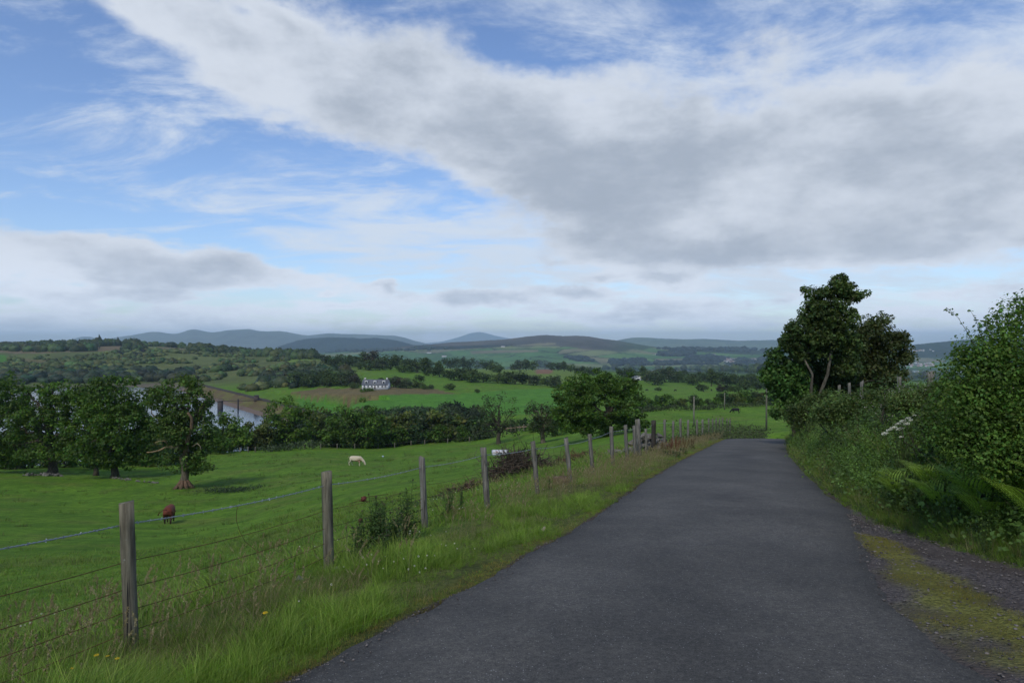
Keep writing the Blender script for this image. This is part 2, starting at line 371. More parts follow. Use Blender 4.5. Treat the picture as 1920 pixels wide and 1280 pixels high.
# ------------------------------------------------------------------ terrain height field (camera at height 0)
COLS = {   # photograph column -> (distance, row where the ground shows)
 -500: [(2,1500),(5.5,1260),(8,1200),(12,1130),(20,1070),(30,1025),(42,990),(60,955),(80,920),(105,884),(150,866),(200,850),(240,862),(330,815),(640,731),(700,722),(800,705),(1000,685),(1250,668),(1500,657),(1700,653),(2100,651),(3000,668),(4100,692)],
 0: [(2,1500),(5.5,1240),(8,1190),(12,1130),(20,1070),(30,1025),(42,990),(60,955),(80,920),(105,884),(130,880),(165,872),(200,880),(240,884),(330,818),(640,733),(654,727),(700,722),(800,705),(1000,685),(1250,668),(1500,657),(1700,653),(2100,651),(3000,668),(4100,692)],
 150: [(2,1500),(5.5,1225),(8,1170),(12,1116),(20,1064),(30,1025),(42,994),(60,960),(80,922),(105,888),(130,874),(165,868),(200,880),(240,884),(330,818),(640,733),(654,727),(700,722),(800,705),(1000,685),(1250,664),(1500,652),(1700,648),(2100,648.5),(3000,668),(4100,692)],
 320: [(2,1500),(5.5,1215),(8,1150),(12,1105),(20,1058),(30,1028),(42,1002),(55,978),(81,912),(105,888),(130,868),(155,849),(200,872),(240,884),(330,818),(560,746),(640,735),(700,724),(800,708),(1000,690),(1250,664),(1500,652),(1800,648),(2200,650),(3000,670),(4100,692)],
 450: [(2,1500),(5.5,1200),(8,1110),(12,1075),(20,1035),(30,1008),(42,985),(55,965),(81,912),(105,882),(130,858),(160,842),(200,860),(240,884),(330,820),(440,776),(488,762),(510,742),(600,728),(700,716),(800,705),(1000,690),(1250,672),(1500,664),(1900,668),(2500,680),(4100,692)],
 400: [(2,1500),(5.5,1205),(8,1125),(12,1085),(20,1042),(30,1014),(42,990),(55,970),(81,912),(105,884),(130,861),(158,845),(200,864),(235,888),(250,880),(330,822),(440,777),(555,748),(578,731),(640,724),(700,718),(800,706),(1000,689),(1250,671),(1500,660),(1850,660),(2500,675),(4100,692)],
 520: [(2,1500),(5.5,1175),(8,1090),(12,1058),(20,1018),(30,990),(42,966),(55,946),(81,904),(105,878),(130,855),(161,839),(200,848),(245,876),(330,822),(408,786),(430,758),(500,738),(600,724),(700,708),(800,700),(1000,688),(1250,672),(1500,667),(2000,674),(2500,682),(4100,692)],
 600: [(2,1500),(5.5,1150),(8,1070),(12,1040),(20,1000),(30,972),(42,948),(55,928),(81,895),(105,872),(130,852),(162,836),(200,838),(250,812),(330,782),(380,765),(450,743),(500,733),(600,716),(700,702),(900,683),(1200,670),(1500,668),(2000,676),(2500,684),(4100,692)],
 700: [(2,1500),(5.5,1140),(9,1045),(12,1010),(20,965),(30,940),(45,918),(70,893),(110,873),(150,850),(180,834),(200,832),(250,795),(300,770),(380,741),(430,727),(550,708),(650,697),(800,688),(1000,682),(1500,684),(2500,690),(4100,692)],
 800: [(2,1500),(5.5,1120),(9,1020),(12,985),(16,955),(22,935),(30,922),(45,905),(70,883),(110,864),(150,843),(185,830),(200,826),(250,790),(300,770),(380,745),(430,732),(550,713),(650,701),(800,692),(1000,690),(1500,690),(2500,692),(4100,692)],
 900: [(2,1500),(5.5,1090),(9,1000),(13,950),(15,936),(20,917),(24,912),(30,905),(45,891),(70,874),(110,857),(150,838),(180,829),(210,812),(250,790),(330,760),(430,736),(550,716),(700,703),(1000,694),(1500,692),(2500,692),(4100,692)],
 1000: [(2,1500),(5.5,1080),(9,980),(15.7,922),(20,902),(25,886),(29,884),(36,881),(50,871),(70,856),(100,838),(125,829),(150,815),(200,790),(250,775),(330,755),(430,738),(550,722),(700,706),(1000,696),(1500,692),(2500,692),(4100,692)],
 1100: [(2,1500),(5.5,1070),(9,960),(16,900),(23,878),(30,863),(38,849),(42,849),(60,841),(80,831),(100,822),(125,812),(150,803),(200,785),(250,768),(330,754),(430,740),(550,728),(700,712),(1000,697),(1500,692),(2500,692),(4100,692)],
 1200: [(2,1500),(5.5,1060),(9,950),(16,890),(25,858),(31,845),(40,833),(60,820),(80,811),(100,801),(125,792),(150,785),(200,768),(250,756),(330,746),(430,738),(550,730),(700,718),(1000,703),(1500,698),(2500,694),(4100,692)],
 1300: [(2,1500),(5.5,1060),(9,950),(16,890),(25,850),(38,826),(48,815),(60,818),(80,812),(100,803),(120,796),(150,784),(180,770),(200,763),(230,758),(300,749),(500,732),(600,727),(900,712),(1200,703),(1600,699),(2500,696),(4100,692)],
 1420: [(2,1500),(5.5,1060),(9,950),(16,895),(25,858),(38,833),(47,822),(60,836),(80,821),(95,812),(120,799),(150,785),(180,773),(200,763),(230,759),(300,750),(500,733),(600,728),(900,713),(1200,704),(1600,699),(2500,696),(4100,692)],
 1520: [(2,1500),(5.5,1060),(9,950),(16,880),(25,840),(38,815),(47,808),(60,806),(80,802),(120,793),(180,772),(230,762),(300,752),(500,735),(600,729),(900,714),(1200,705),(1600,700),(2500,698),(4100,692)],
 1740: [(2,1400),(5.5,1000),(9,880),(16,820),(25,790),(38,770),(60,765),(80,765),(120,765),(180,760),(300,752),(500,738),(700,730),(900,724),(1200,718),(1600,714),(2500,712),(3000,709),(4100,692)],
 2400: [(2,1400),(5.5,1000),(9,880),(16,820),(25,790),(38,770),(60,765),(80,765),(120,765),(180,760),(300,752),(500,738),(700,730),(900,724),(1200,718),(1600,714),(2500,712),(3000,709),(4100,692)],
}
_cpx = sorted(COLS); LY0, LY1, NLY = math.log(2), math.log(4100), 360
_lys = np.linspace(LY0, LY1, NLY); NU = 300; _us = np.linspace((-500-960)/F, (2400-960)/F, NU)
_T = []
for c in _cpx:
    a = np.array(COLS[c], float); zz = (640-a[:, 1])/F*a[:, 0]
    zi = np.interp(_lys, np.log(a[:, 0]), zz)
    _T.append(zi)
_T = np.array(_T); _ucol = (np.array(_cpx)-960)/F
_G = np.array([np.interp(_us, _ucol, _T[:, j]) for j in range(NLY)]).T      # (NU, NLY)
def _blur(A, s, axis):
    r = int(3*s); k = np.exp(-.5*(np.arange(-r, r+1)/s)**2); k /= k.sum()
    P_ = np.pad(A, [(r, r) if i == axis else (0, 0) for i in range(2)], mode='edge')
    return np.apply_along_axis(lambda v: np.convolve(v, k, 'valid'), axis, P_)
_G = _blur(_blur(_G, 3.5, 0), 2.0, 1)
WATER_Z = -45.0; EST_Z = -166.0
def tableZ(x, y):
    r = np.hypot(x, y); Ye = np.maximum(y, r*math.cos(rad(52))); Ye = np.maximum(Ye, 2.0)
    u = np.clip(x/Ye, _us[0], _us[-1]); fu = (u-_us[0])/(_us[1]-_us[0]); fy = (np.log(np.clip(Ye, 2.0, 4099))-LY0)/(_lys[1]-_lys[0])
    iu = np.clip(np.floor(fu).astype(int), 0, NU-2); iy = np.clip(np.floor(fy).astype(int), 0, NLY-2); fu = fu-iu; fy = fy-iy
    z = (_G[iu, iy]*(1-fu)+_G[iu+1, iy]*fu)*(1-fy)+(_G[iu, iy+1]*(1-fu)+_G[iu+1, iy+1]*fu)*fy
    return z
def plane(y):
    y = np.asarray(y, float)
    z = -1.5-.11*y
    return np.where(y > 45.5, -1.5-.11*45.5-.11*(y-45.5)-.016*(y-45.5)**2, z)
_le = np.array([(-40,-18),(-10,-6.6),(0,-2.75),(2,-2.02),(3.85,-1.3),(4.35,-1.07),(4.93,-.86),(5.75,-.51),(6.3,-.2),(7.55,.16),(8.96,.78),(11.3,1.56),(15.6,3.0),(24.2,6.1),(37.5,11.1),(46.6,14.6),(55,17.0),(70,19.5)])
_re = np.array([(-40,-12.5),(-10,-1.4),(0,1.9),(2,2.4),(3.93,2.8),(4.41,2.84),(4.87,2.96),(5.5,3.12),(6.83,3.61),(9.64,4.9),(10.65,5.33),(13.1,6.06),(17.6,7.6),(28.2,11.35),(37.5,15.1),(46.6,18.6),(55,21.3),(70,24.5)])
_be = np.array([(-40,-11.5),(-10,1.0),(0,4.6),(3,5.0),(6.83,5.11),(8.13,5.08),(9.64,5.15),(10.65,5.45),(13.1,6.16),(17.6,7.7),(28.2,11.45),(37.5,15.2),(46.6,18.7),(55,21.4),(70,24.6)])
def xl(y): return np.interp(y, _le[:, 0], _le[:, 1])
def xr(y): return np.interp(y, _re[:, 0], _re[:, 1])
def xb(y): return np.interp(y, _be[:, 0], _be[:, 1])
DA = np.array([-286., 625.]); DB = np.array([-96., 360.]); DLEN = float(np.linalg.norm(DB-DA)); DD = (DB-DA)/DLEN; DN = np.array([DD[1], -DD[0]]); DN = -DN if DN[0] > 0 else DN
def H(x, y, fine=True):
    x = np.asarray(x, float); y = np.asarray(y, float)
    dl = xl(y)-x; dr = x-xr(y); db = x-xb(y); pl = plane(y)
    T = tableZ(x, y)
    zn = np.full(np.broadcast(x, y).shape, 0.0)
    vergeL = pl-.02-.10*np.clip(dl, 0, 3)+.03*fbm(x*1.3, y*1.3, 3, 1)
    bank = pl+1.5*sstep(-.3, 3.0, db)-.02+.02*np.clip(db, 0, 12)-.01
    road = pl-.05
    w = sstep(2.3, 5.5, dl)
    left = vergeL*(1-w)+T*w
    wr = sstep(9, 45, db)
    right = bank*(1-wr)+np.minimum(T, bank)*wr
    zn = np.where(dl > 0, left, np.where(dr > 0, np.where(db > 0, right, pl-.03), road))
    wy = sstep(49, 60, y)
    wy2 = np.where(db > 0, sstep(50, 90, y), wy)
    zz = zn*(1-wy2)+T*wy2
    # reservoir bed and the dam's two sides
    tt = ((x-DA[0])*DD[0]+(y-DA[1])*DD[1]); sn = (x-DA[0])*DN[0]+(y-DA[1])*DN[1]
    md = (tt > -25) & (tt < DLEN+12)
    zz = np.where(md & (sn > 1) & (sn < 150), np.minimum(zz, -41.5-np.clip(sn, 0, 14)*.38), zz)
    zz = np.where(md & (sn <= 1) & (sn > -30), np.minimum(zz, -40.3), zz)
    if fine:
        r = np.hypot(x, y); off = sstep(2.5, 8, dl)+sstep(60, 90, y)*(dl <= 2.5)
        zz = zz+off*(fbm(x/2.2, y/2.2, 3, 2)*.07+fbm(x/15, y/15, 3, 3)*np.clip(r/300, .05, .9))
        zz = zz+np.where((x < -60) & (y > 700), fbm(x/160, y/160, 4, 4)*3.0*sstep(700, 1000, y), 0)
    return zz
def gp(px, py, Ymin=3.0, Ymax=4000.0):
    """where the ground shows at a place of the photograph"""
    u = (px-960)/F; ys = np.exp(np.linspace(math.log(Ymin), math.log(Ymax), 2500))
    z = H(u*ys, ys, False); p = 640-z/ys*F
    i = np.argmax(p <= py) if (p <= py).any() else np.argmin(np.where(ys > 1e9, 1e9, p))
    Y = ys[i]; return float(u*Y), float(Y), float(H(u*Y, Y))
def gx(x, y): return float(H(x, y))
def WP(px, py, Y): return ((px-960)/F*Y, Y, (640-py)/F*Y)
def inpoly(px, py, poly):
    poly = np.array(poly, float); n = len(poly); ins = np.zeros(px.shape, bool); j = n-1
    for i in range(n):
        xi, yi = poly[i]; xj, yj = poly[j]
        c = ((yi > py) != (yj > py)) & (px < (xj-xi)*(py-yi)/((yj-yi)+1e-12)+xi); ins ^= c; j = i
    return ins
PAST = np.array((.092, .190, .018))
SCRUB = np.array((.100, .130, .040))
def ground_poly(poly, Ymin=120):
    """a patch drawn over the photograph, carried to the ground as (x, y) points"""
    return [gp(px, py, Ymin)[:2] for px, py in poly]
LAND = [  # patches of land use
 ([(-200,652),(60,655),(180,659),(232,655),(232,646),(182,648),(170,660.5),(90,663),(0,661),(-200,660)], (.15,.125,.07), 700),
 ([(290,646),(372,640),(372,658),(300,658)], (.14,.13,.065), 700),
 ([(-200,664),(10,664),(19,670),(17,681),(-10,684),(-200,686)], (.06,.17,.02), 700),
 ([(40,672),(90,676),(85,684),(50,680)], (.13,.125,.055), 700),
 ([(108,701),(146,702),(140,711),(112,710)], (.12,.12,.05), 600),
 ([(430,655),(500,652),(560,664),(500,669),(420,664)], (.075,.115,.035), 900),
 ([(540,738),(600,727),(680,727.5),(820,730),(855,737),(800,743.5),(700,744.5),(600,741)], (.135,.115,.055), 330),
 ([(530,682),(640,678),(780,692),(1000,722),(1100,726),(1100,690),(820,680),(600,664),(560,668)], (.120,.190,.034), 480),
 ([(560,742),(700,746),(860,738),(1050,728),(1080,772),(700,776),(560,765)], (.075,.205,.024), 250),
 ([(1003,694),(1020,692.5),(1038,694),(1036,701),(1005,701)], (.20,.12,.07), 600),
]
LANDW = [(ground_poly(pl, ym), np.array(c)) for pl, c, ym in LAND]
def land_colour(x, y):
    n = x.shape[0]; C = np.tile(PAST, (n, 1))
    u = x/np.maximum(y, 1)
    k = fbm(x/9, y/9, 3, 0)[:, None]; C = C*(1+.16*k)
    k2 = sstep(.1, .5, fbm(x/4.0, y/3.0, 4, 2))[:, None]; C = C*(1-.5*k2)+np.array((.125, .155, .035))*k2*.5
    hs = sstep(600, 720, y)*sstep(-.18, -.28, u)
    kk = fbm(x/45, y/60, 4, 1)
    S = SCRUB*(1+.4*kk[:, None])+np.array((.04, .03, .012))*sstep(.25, .6, fbm(x/30, y/45, 3, 5))[:, None]
    C = C*(1-hs[:, None])+S*hs[:, None]
    # beyond the belt: patchwork on the valley floor
    far = sstep(1000, 1500, y)*sstep(-.28, -.2, u)
    ci = vnoise(np.floor(x/260+.3*np.sin(y/300)), np.floor(y/340), 3)
    Fp = np.array((.045, .085, .035))*(1+.5*ci[:, None]); C = C*(1-far[:, None])+Fp*far[:, None]
    for poly, c in LANDW:
        # wobble the edge a little
        m = inpoly(x+vnoise(x/14, y/14, 1)*y*.002, y+vnoise(x/14, y/14, 2)*y*.008, poly)
        C[m] = c*(1+.15*k[m])
    # drawdown shore and dark soil
    z = H(x, y, False)
    shore = ((z < WATER_Z+.5) & (y > 180) & (y < 900) & (u < -.2))
    C[shore] = np.array((.12, .11, .075))*(1+.3*k[shore])
    # verge: yellower, mossy fringe by the tarmac
    dl = xl(y)-x; db = x-xb(y)
    v = (sstep(3.2, 1.6, dl)*(dl > -.6)*(y < 58)*(y > -60))[:, None]
    C = C*(1-v)+np.array((.085, .105, .03))*v
    v = (sstep(.55, .15, dl)*(dl > -.6)*(y < 58)*sstep(-.2, .3, fbm(x*1.2, y*.6, 3, 4)))[:, None]
    C = C*(1-v)+np.array((.10, .105, .03))*v
    onroad = (dl < .06) & (db < 0.15) & (y < 60) & (y > -60); C[onroad] = (.07, .06, .05)
    bk = ((db > 0) & (db < 9) & (y < 60))[:, None]*1.0
    C = C*(1-bk)+np.array((.05, .075, .02))*bk
    # ledge of bare earth below the terrace
    return C
th_front = np.linspace(rad(-50), rad(50), 640); th_back = np.linspace(rad(50), rad(310), 92)[1:-1]
TH = np.concatenate([th_front, th_back]); NR = 400
RR = np.concatenate([[.35], np.exp(np.linspace(math.log(.7), math.log(5200), NR)), [7000, 10000, 16000, 30000]])
A_, R_ = np.meshgrid(TH, RR); XX = R_*np.sin(A_); YY = R_*np.cos(A_)
ZZ = H(XX, YY)
_far = sstep(4000, 5000, R_); ZZ = ZZ*(1-_far)+(EST_Z-2)*_far
_u = XX/np.maximum(YY, 1)
_es = (YY > 2950) & (YY < 4150) & (_u > .1) & (_u < .75); ZZ = np.where(_es, np.minimum(ZZ, EST_Z-2), ZZ)
nt = len(TH); nr = len(RR)
ii, jj = np.meshgrid(np.arange(nr-1), np.arange(nt), indexing='ij'); j2 = (jj+1) % nt
FQ = np.stack([ii*nt+jj, (ii+1)*nt+jj, (ii+1)*nt+j2, ii*nt+j2], -1).reshape(-1, 4)
V = np.stack([XX, YY, ZZ], -1).reshape(-1, 3)
cz = len(V); V = np.concatenate([V, [[0, 0, float(H(0., 0.))]]])
terrain = link('ground', mesh_np('ground', V, FQ[:, ::-1][:, [3, 2, 1, 0]], TURF, None, True))
# (centre cap is under the road sheet)
Cc = np.concatenate([land_colour(V[:-1, 0], V[:-1, 1]), [[.07, .06, .05]]])
at = terrain.data.color_attributes.new('Col', 'FLOAT_COLOR', 'POINT'); cc = np.ones((len(V), 4), np.float32); cc[:, :3] = Cc; at.data.foreach_set('color', cc.ravel())
tag(terrain, 'rolling grass farmland falling away from the lane', kind='structure')

# ------------------------------------------------------------------ road
ys = np.concatenate([np.arange(-14, 14, .10), np.arange(14, 60, .3)]); NC = 18
Vr = []; Cr = []
for y in ys:
    a = float(xl(y)); b_ = float(xr(y))
    a += .09*float(fbm(y*1.1, 3.3, 4, 1))+.03*float(vnoise(y*6, 8.8, 2)); b_ += .07*float(fbm(y*1.3, 7.7, 4, 2))
    for k in range(NC):
        t = k/(NC-1); x = a+(b_-a)*t; crown = .035*(1-(2*t-1)**2)
        e = min(t, 1-t)*(b_-a)
        z = float(plane(y))+crown-.012*(1-min(1, e/.25)) + .004*float(vnoise(x*2, y*2, 3))
        Vr.append((x, y, z))
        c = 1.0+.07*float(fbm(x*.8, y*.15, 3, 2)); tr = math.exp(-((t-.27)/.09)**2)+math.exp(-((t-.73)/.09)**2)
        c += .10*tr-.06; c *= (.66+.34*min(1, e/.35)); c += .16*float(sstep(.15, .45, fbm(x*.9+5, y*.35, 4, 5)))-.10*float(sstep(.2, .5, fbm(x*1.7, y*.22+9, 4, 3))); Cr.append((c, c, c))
n = len(ys); i, k = np.meshgrid(np.arange(n-1), np.arange(NC-1), indexing='ij')
Fr = np.stack([i*NC+k, i*NC+k+1, (i+1)*NC+k+1, (i+1)*NC+k], -1).reshape(-1, 4)
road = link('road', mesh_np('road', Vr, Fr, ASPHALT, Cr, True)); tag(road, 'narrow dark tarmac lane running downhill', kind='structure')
# gravel pull-in on the right of the tarmac
ys2 = np.arange(-14, 11.2, .08); NG_ = 34; Vg = []; Cg = []
def moss_w(x, y):
    c = np.interp(y, [1.5, 3.0, 4.2, 5.2, 6.5, 8.2], [4.1, 3.75, 3.6, 3.5, 3.85, 4.45]); wd = np.interp(y, [1.5, 3, 4.4, 5.6, 7, 8.6, 9.0], [.4, .55, .6, .42, .28, .16, 0])
    d = np.abs(x-c)/np.maximum(wd, 1e-3); w = sstep(1.25, .35, d+.75*fbm(x*3.1, y*3.1, 4, 2)); return w*(y < 9.0)
for y in ys2:
    a = float(xr(y))-.14; b_ = float(xb(y))+.25
    for k in range(NG_):
        t = k/(NG_-1); x = a+(b_-a)*t
        z = float(plane(y))-.008+.012*float(fbm(x*2.1, y*2.1, 3, 1))-.01*(t < .03)
        mw = float(moss_w(x, y)); z += .01*mw
        Vg.append((x, y, z)); Cg.append(tuple(np.array((1., 1., 1.))*(1-mw)+np.array((1.5, 1.75, .45))*mw))
n = len(ys2); i, k = np.meshgrid(np.arange(n-1), np.arange(NG_-1), indexing='ij')
Fg = np.stack([i*NG_+k, i*NG_+k+1, (i+1)*NG_+k+1, (i+1)*NG_+k], -1).reshape(-1, 4)
tag(link('gravel_shoulder', mesh_np('gravel_shoulder', Vg, Fg, GRAVEL, Cg, True)), 'stony pull-in beside the lane', kind='structure')

# ------------------------------------------------------------------ reservoir and estuary
def sheet(name, pts, z, mat, label):
    me = bpy.data.meshes.new(name); me.from_pydata([(x, y, z) for x, y in pts], [], [tuple(range(len(pts)))]); me.update(); me.materials.append(mat)
    return tag(link(name, me), label, kind='structure')
sheet('reservoir_water', [(-900, 190), (-60, 190), (-80, 330), (-180, 470), (-280, 640), (-450, 700), (-900, 720)], WATER_Z, WATER, 'blue water of the reservoir behind the trees')
sheet('estuary_water', [(650, 3600), (1300, 3500), (1750, 2950), (2600, 2950), (2900, 3700), (1500, 4050), (700, 3950)], EST_Z, WATER, 'thin strip of pale estuary water in the valley')

# ------------------------------------------------------------------ far hills
def hill(name, ridge, Y0, Y1, zb, colf, label, nu=260, nv=40, rough=.02, back=1.6):
    ridge = np.array(ridge, float); px = np.linspace(ridge[0, 0], ridge[-1, 0], nu)
    # smooth ridge line with small irregularities
    ry = np.interp(px, ridge[:, 0], ridge[:, 1])
    k = np.ones(5)/5; ry = np.convolve(np.pad(ry, 2, mode='edge'), k, 'valid')
    u = (px-960)/F; V = []; C = []
    vv = np.concatenate([np.linspace(0, 1, nv), np.linspace(1, back, 8)[1:]])
    for v in vv:
        y = Y0+(Y1-Y0)*v; x = u*y
        zr = (640-ry)/F*Y1
        f = (sstep(0, 1, v)*.5+v*.5) if v <= 1 else 1-(v-1)/(back-1)
        nz = fbm(x/(Y1*.05), y/(Y1*.09), 5, 1)*rough*Y1*.35
        env = math.sin(math.pi*min(v, 1))
        z = zb+(zr-zb)*f+nz*env+vnoise(px*.35, v*3, 2)*Y1*.00025*(v > .5)
        V.append(np.stack([x, np.full_like(x, y), z], 1))
        C.append(colf(px, 640-z/y*F, x, y))
    V = np.concatenate(V); C = np.concatenate(C); n2 = len(vv)
    i, j = np.meshgrid(np.arange(n2-1), np.arange(nu-1), indexing='ij')
    Fh = np.stack([i*nu+j, i*nu+j+1, (i+1)*nu+j+1, (i+1)*nu+j], -1).reshape(-1, 4)
    return tag(link(name, mesh_np(name, V, Fh, HILLM, C, True)), label, kind='structure'), V
def moorc(base, var=.25):
    base = np.array(base)
    def f(px, py, x, y): return base*(1+var*fbm(x/900, np.full_like(x, y/900), 4, 2))[:, None]
    return f
hill('distant_mountain', [(775,646),(800,643),(830,640),(845,636),(860,632),(880,625),(897,622),(908,623.5),(925,628),(945,633),(970,637),(1010,640),(1060,645)], 22000, 25000, -100, moorc((.10, .12, .09)), 'faint blue pyramid mountain on the horizon', nu=160, nv=20)
hill('far_hill_range', [(-700,650),(-300,644),(0,642),(120,640),(145,633),(155,630.5),(176,631.5),(188,637),(205,634.5),(225,631),(250,628),(273,623),(299,622),(318,625.5),(336,625.5),(348,620),(362,616.5),(375,619),(390,622.5),(405,623),(425,619),(443,618),(469,616.5),(482,620.5),(500,621),(525,620.5),(542,623),(575,629.5),(592,627),(617,624.5),(642,626),(678,626.5),(716,628.4),(741,629),(756,632),(777,638.5),(800,644),(830,650)], 11500, 14500, -150, moorc((.10, .12, .09), .35), 'blue range of rounded hills in the far distance', nu=420)
hill('forested_ridge', [(520,650),(558,638),(580,634.5),(617,632),(662,633),(675,634.7),(702,633),(725,635.3),(740,637.3),(756,641),(772,645.6),(800,651),(840,658)], 7200, 8800, -160, moorc((.016, .026, .022), .2), 'dark wooded ridge in front of the far hills', nu=240)
hill('far_plateau', [(1120,646),(1162,637),(1184,633),(1210,632.7),(1253,635),(1287,636),(1322,635),(1356,637),(1391,639),(1416,638),(1459,637),(1520,640),(1600,644),(1720,647),(2000,648)], 9500, 12000, -160, moorc((.09, .12, .07), .4), 'long blue plateau beyond the valley', nu=300)
hill('wooded_hillside', [(1560,662),(1640,655),(1717,645.7),(1764,641),(1799,637.5),(1822,636),(1880,633),(1980,628),(2100,622),(2400,620)], 5200, 6800, -166, moorc((.022, .036, .018), .3), 'dark blue wooded hillside beyond the estuary', nu=240)
rs = np.random.RandomState(5)
_sx = rs.rand(420)*9000-2600; _sy = 3900+rs.rand(420)*3600; _sc = rs.rand(420)
def fieldc(px, py, x, y):
    C = np.zeros((len(x), 3)); yv = np.full_like(x, y)
    xw = x+120*vnoise(x/500, yv/500, 1); yw = yv+150*vnoise(x/500, yv/400, 2)
    d = ((xw[:, None]-_sx)/1.5)**2+(yw[:, None]-_sy)**2
    o = np.argsort(d, 1)[:, :2]; d0 = np.sqrt(np.take_along_axis(d, o[:, :1], 1))[:, 0]; d1 = np.sqrt(np.take_along_axis(d, o[:, 1:], 1))[:, 0]
    k = _sc[o[:, 0]]
    pal = np.array([(.070, .155, .045), (.100, .185, .055), (.085, .165, .050), (.150, .180, .075), (.060, .125, .040), (.17, .165, .09)])
    C = pal[(k*6).astype(int) % 6]*(1+.1*fbm(x/150, yv/150, 3, 3))[:, None]
    hedge = (d1-d0) < 8; C[hedge] = (.02, .032, .016)
    # moor above the intake line
    line = np.interp(px, [700, 880, 950, 1040, 1100, 1160, 1230, 1300, 1400], [655, 652, 649.5, 648, 655, 659, 652, 640, 640])+2*vnoise(px/14, py/6, 1)
    w = sstep(1.5, -1.5, py-line)[:, None]
    moor = np.array((.078, .070, .056))*(1+.45*fbm(x/350, yv/500, 4, 4))[:, None]
    green = sstep(1120, 1200, px)[:, None]; moor = moor*(1-green)+np.array((.05, .075, .03))*green
    C = C*(1-w)+moor*w
    for poly, c in [([(1010,643.5),(1042,642.5),(1042,646),(980,648.5),(965,647.5)], (.17,.16,.09)),
                    ([(880,658),(940,656),(1010,656),(1010,659.5),(885,663.5)], (.15,.14,.08)),
                    ([(1165,671),(1215,673),(1213,676),(1166,674)], (.22,.19,.11)),
                    ([(1145,676),(1215,675),(1205,683),(1145,683)], (.02,.03,.018)),
                    ([(1062,671),(1100,672),(1103,678),(1085,677)], (.02,.03,.018)),
                    ([(1238,663),(1260,660),(1262,656),(1297,657),(1297,668),(1240,668)], (.02,.03,.018)),
                    ([(1291,672),(1330,669),(1355,671),(1354,679),(1292,677)], (.02,.03,.018)),
                    ([(780,655),(860,655),(960,648),(960,646),(780,650)], (.022,.03,.025)),
                    ([(640,657),(760,654),(700,652.5),(650,655)], (.15,.14,.09)),
                    ([(1235,652),(1290,648),(1400,654),(1460,662),(1400,665),(1300,659)], (.03,.045,.025)),
                    ([(1355,672),(1480,672),(1480,690),(1360,686)], (.03,.045,.028))]:
        C[inpoly(px, py, poly)] = c
    return C
hill_obj, HV = hill('patchwork_hill', [(560,664),(640,660),(700,655),(760,649),(800,646),(840,642),(880,640),(947,636),(980,631.7),(1005,629),(1022,628),(1038,628.7),(1055,630),(1080,629),(1105,630.8),(1130,635),(1163,639),(1193,644.7),(1219,649),(1253,652.4),(1280,650),(1320,650.5),(1380,654),(1440,658),(1500,661),(1600,664),(1760,668),(1900,672)], 4150, 6300, EST_Z+1, fieldc, 'broad moorland hill with a patchwork of fields on its lower slopes', nu=620, nv=90, rough=.006)
_hv = HV.reshape(-1, 620, 3)
def hill_at(px, py):
    """a point on the patchwork hill"""
    P2 = _hv[:90].reshape(-1, 3); qx = 960+P2[:, 0]/P2[:, 1]*F; qy = 640-P2[:, 2]/P2[:, 1]*F
    k = np.argmin((qx-px)**2+(qy-py)**2*4); return P2[k]
ORD = ['leftmost', 'second', 'third', 'fourth', 'fifth', 'sixth', 'seventh', 'eighth', 'ninth', 'tenth', 'eleventh', 'twelfth', 'thirteenth', 'fourteenth', 'fifteenth', 'sixteenth', 'seventeenth', 'eighteenth', 'nineteenth', 'twentieth',
       'twenty-first', 'twenty-second', 'twenty-third', 'twenty-fourth', 'twenty-fifth', 'twenty-sixth', 'twenty-seventh', 'twenty-eighth', 'twenty-ninth', 'thirtieth', 'thirty-first', 'thirty-second', 'thirty-third', 'thirty-fourth']
LOOK = ['broad dark', 'loose green', 'wide spreading', 'olive', 'tall dark', 'low green', 'brownish']
def ordinal(k, n): return ORD[k] if k == 0 else ('rightmost' if k == n-1 else ORD[k]+' from left')
# ------------------------------------------------------------------ tree kit
def clump_leaves(geo, centers, radii, n_each, size, col, rs, flat=.75, colvar=.22, outward=.6):
    """leaves on the outside of many clumps"""
    centers = np.asarray(centers, float); K_ = len(centers)
    N = K_*n_each; idx = np.repeat(np.arange(K_), n_each)
    d = unit(rs.normal(size=(N, 3))); rr = radii[idx]*(.55+.5*rs.rand(N))
    off = d*rr[:, None]; off[:, 2] *= flat
    c = centers[idx]+off
    nrm = unit(d*outward+np.array([0, 0, .45])+rs.normal(size=(N, 3))*.45)
    V, Fc = leafquads(c, nrm, size*(.45+1.1*rs.rand(N)**1.4), .62, rs)
    ct = (1+colvar*rs.normal(size=(N, 1))*.6)*(1+.26*rs.normal(size=(K_, 1)).clip(-2, 2))[idx]
    cc = np.clip(np.asarray(col)*ct*np.stack([1+.14*rs.normal(size=N), np.ones(N), np.ones(N)], 1), .004, 1)
    geo.add(V, Fc, np.repeat(cc, 4, 0))
def crown_points(lobes, K_, rs, inner=.35):
    """clump centres spread through a set of ellipsoids (cx,cy,cz,rx,ry,rz)"""
    lobes = np.array(lobes, float); w = lobes[:, 3]*lobes[:, 4]*lobes[:, 5]; w = w**.7; w /= w.sum()
    k = rs.choice(len(lobes), K_, p=w); L = lobes[k]
    d = unit(rs.normal(size=(K_, 3))); r = (inner+(1-inner)*rs.rand(K_))**.6
    return L[:, :3]+d*r[:, None]*L[:, 3:]
def limb_path(a, b, rs, n=6, wob=.12, sag=0.0):
    a = np.array(a, float); b = np.array(b, float); L = np.linalg.norm(b-a); t = np.linspace(0, 1, n)[:, None]
    p = a+(b-a)*t; p[1:-1] += rs.normal(size=(n-2, 3))*wob*L/n*1.5; p[:, 2] += sag*np.sin(math.pi*t[:, 0])*L
    return p
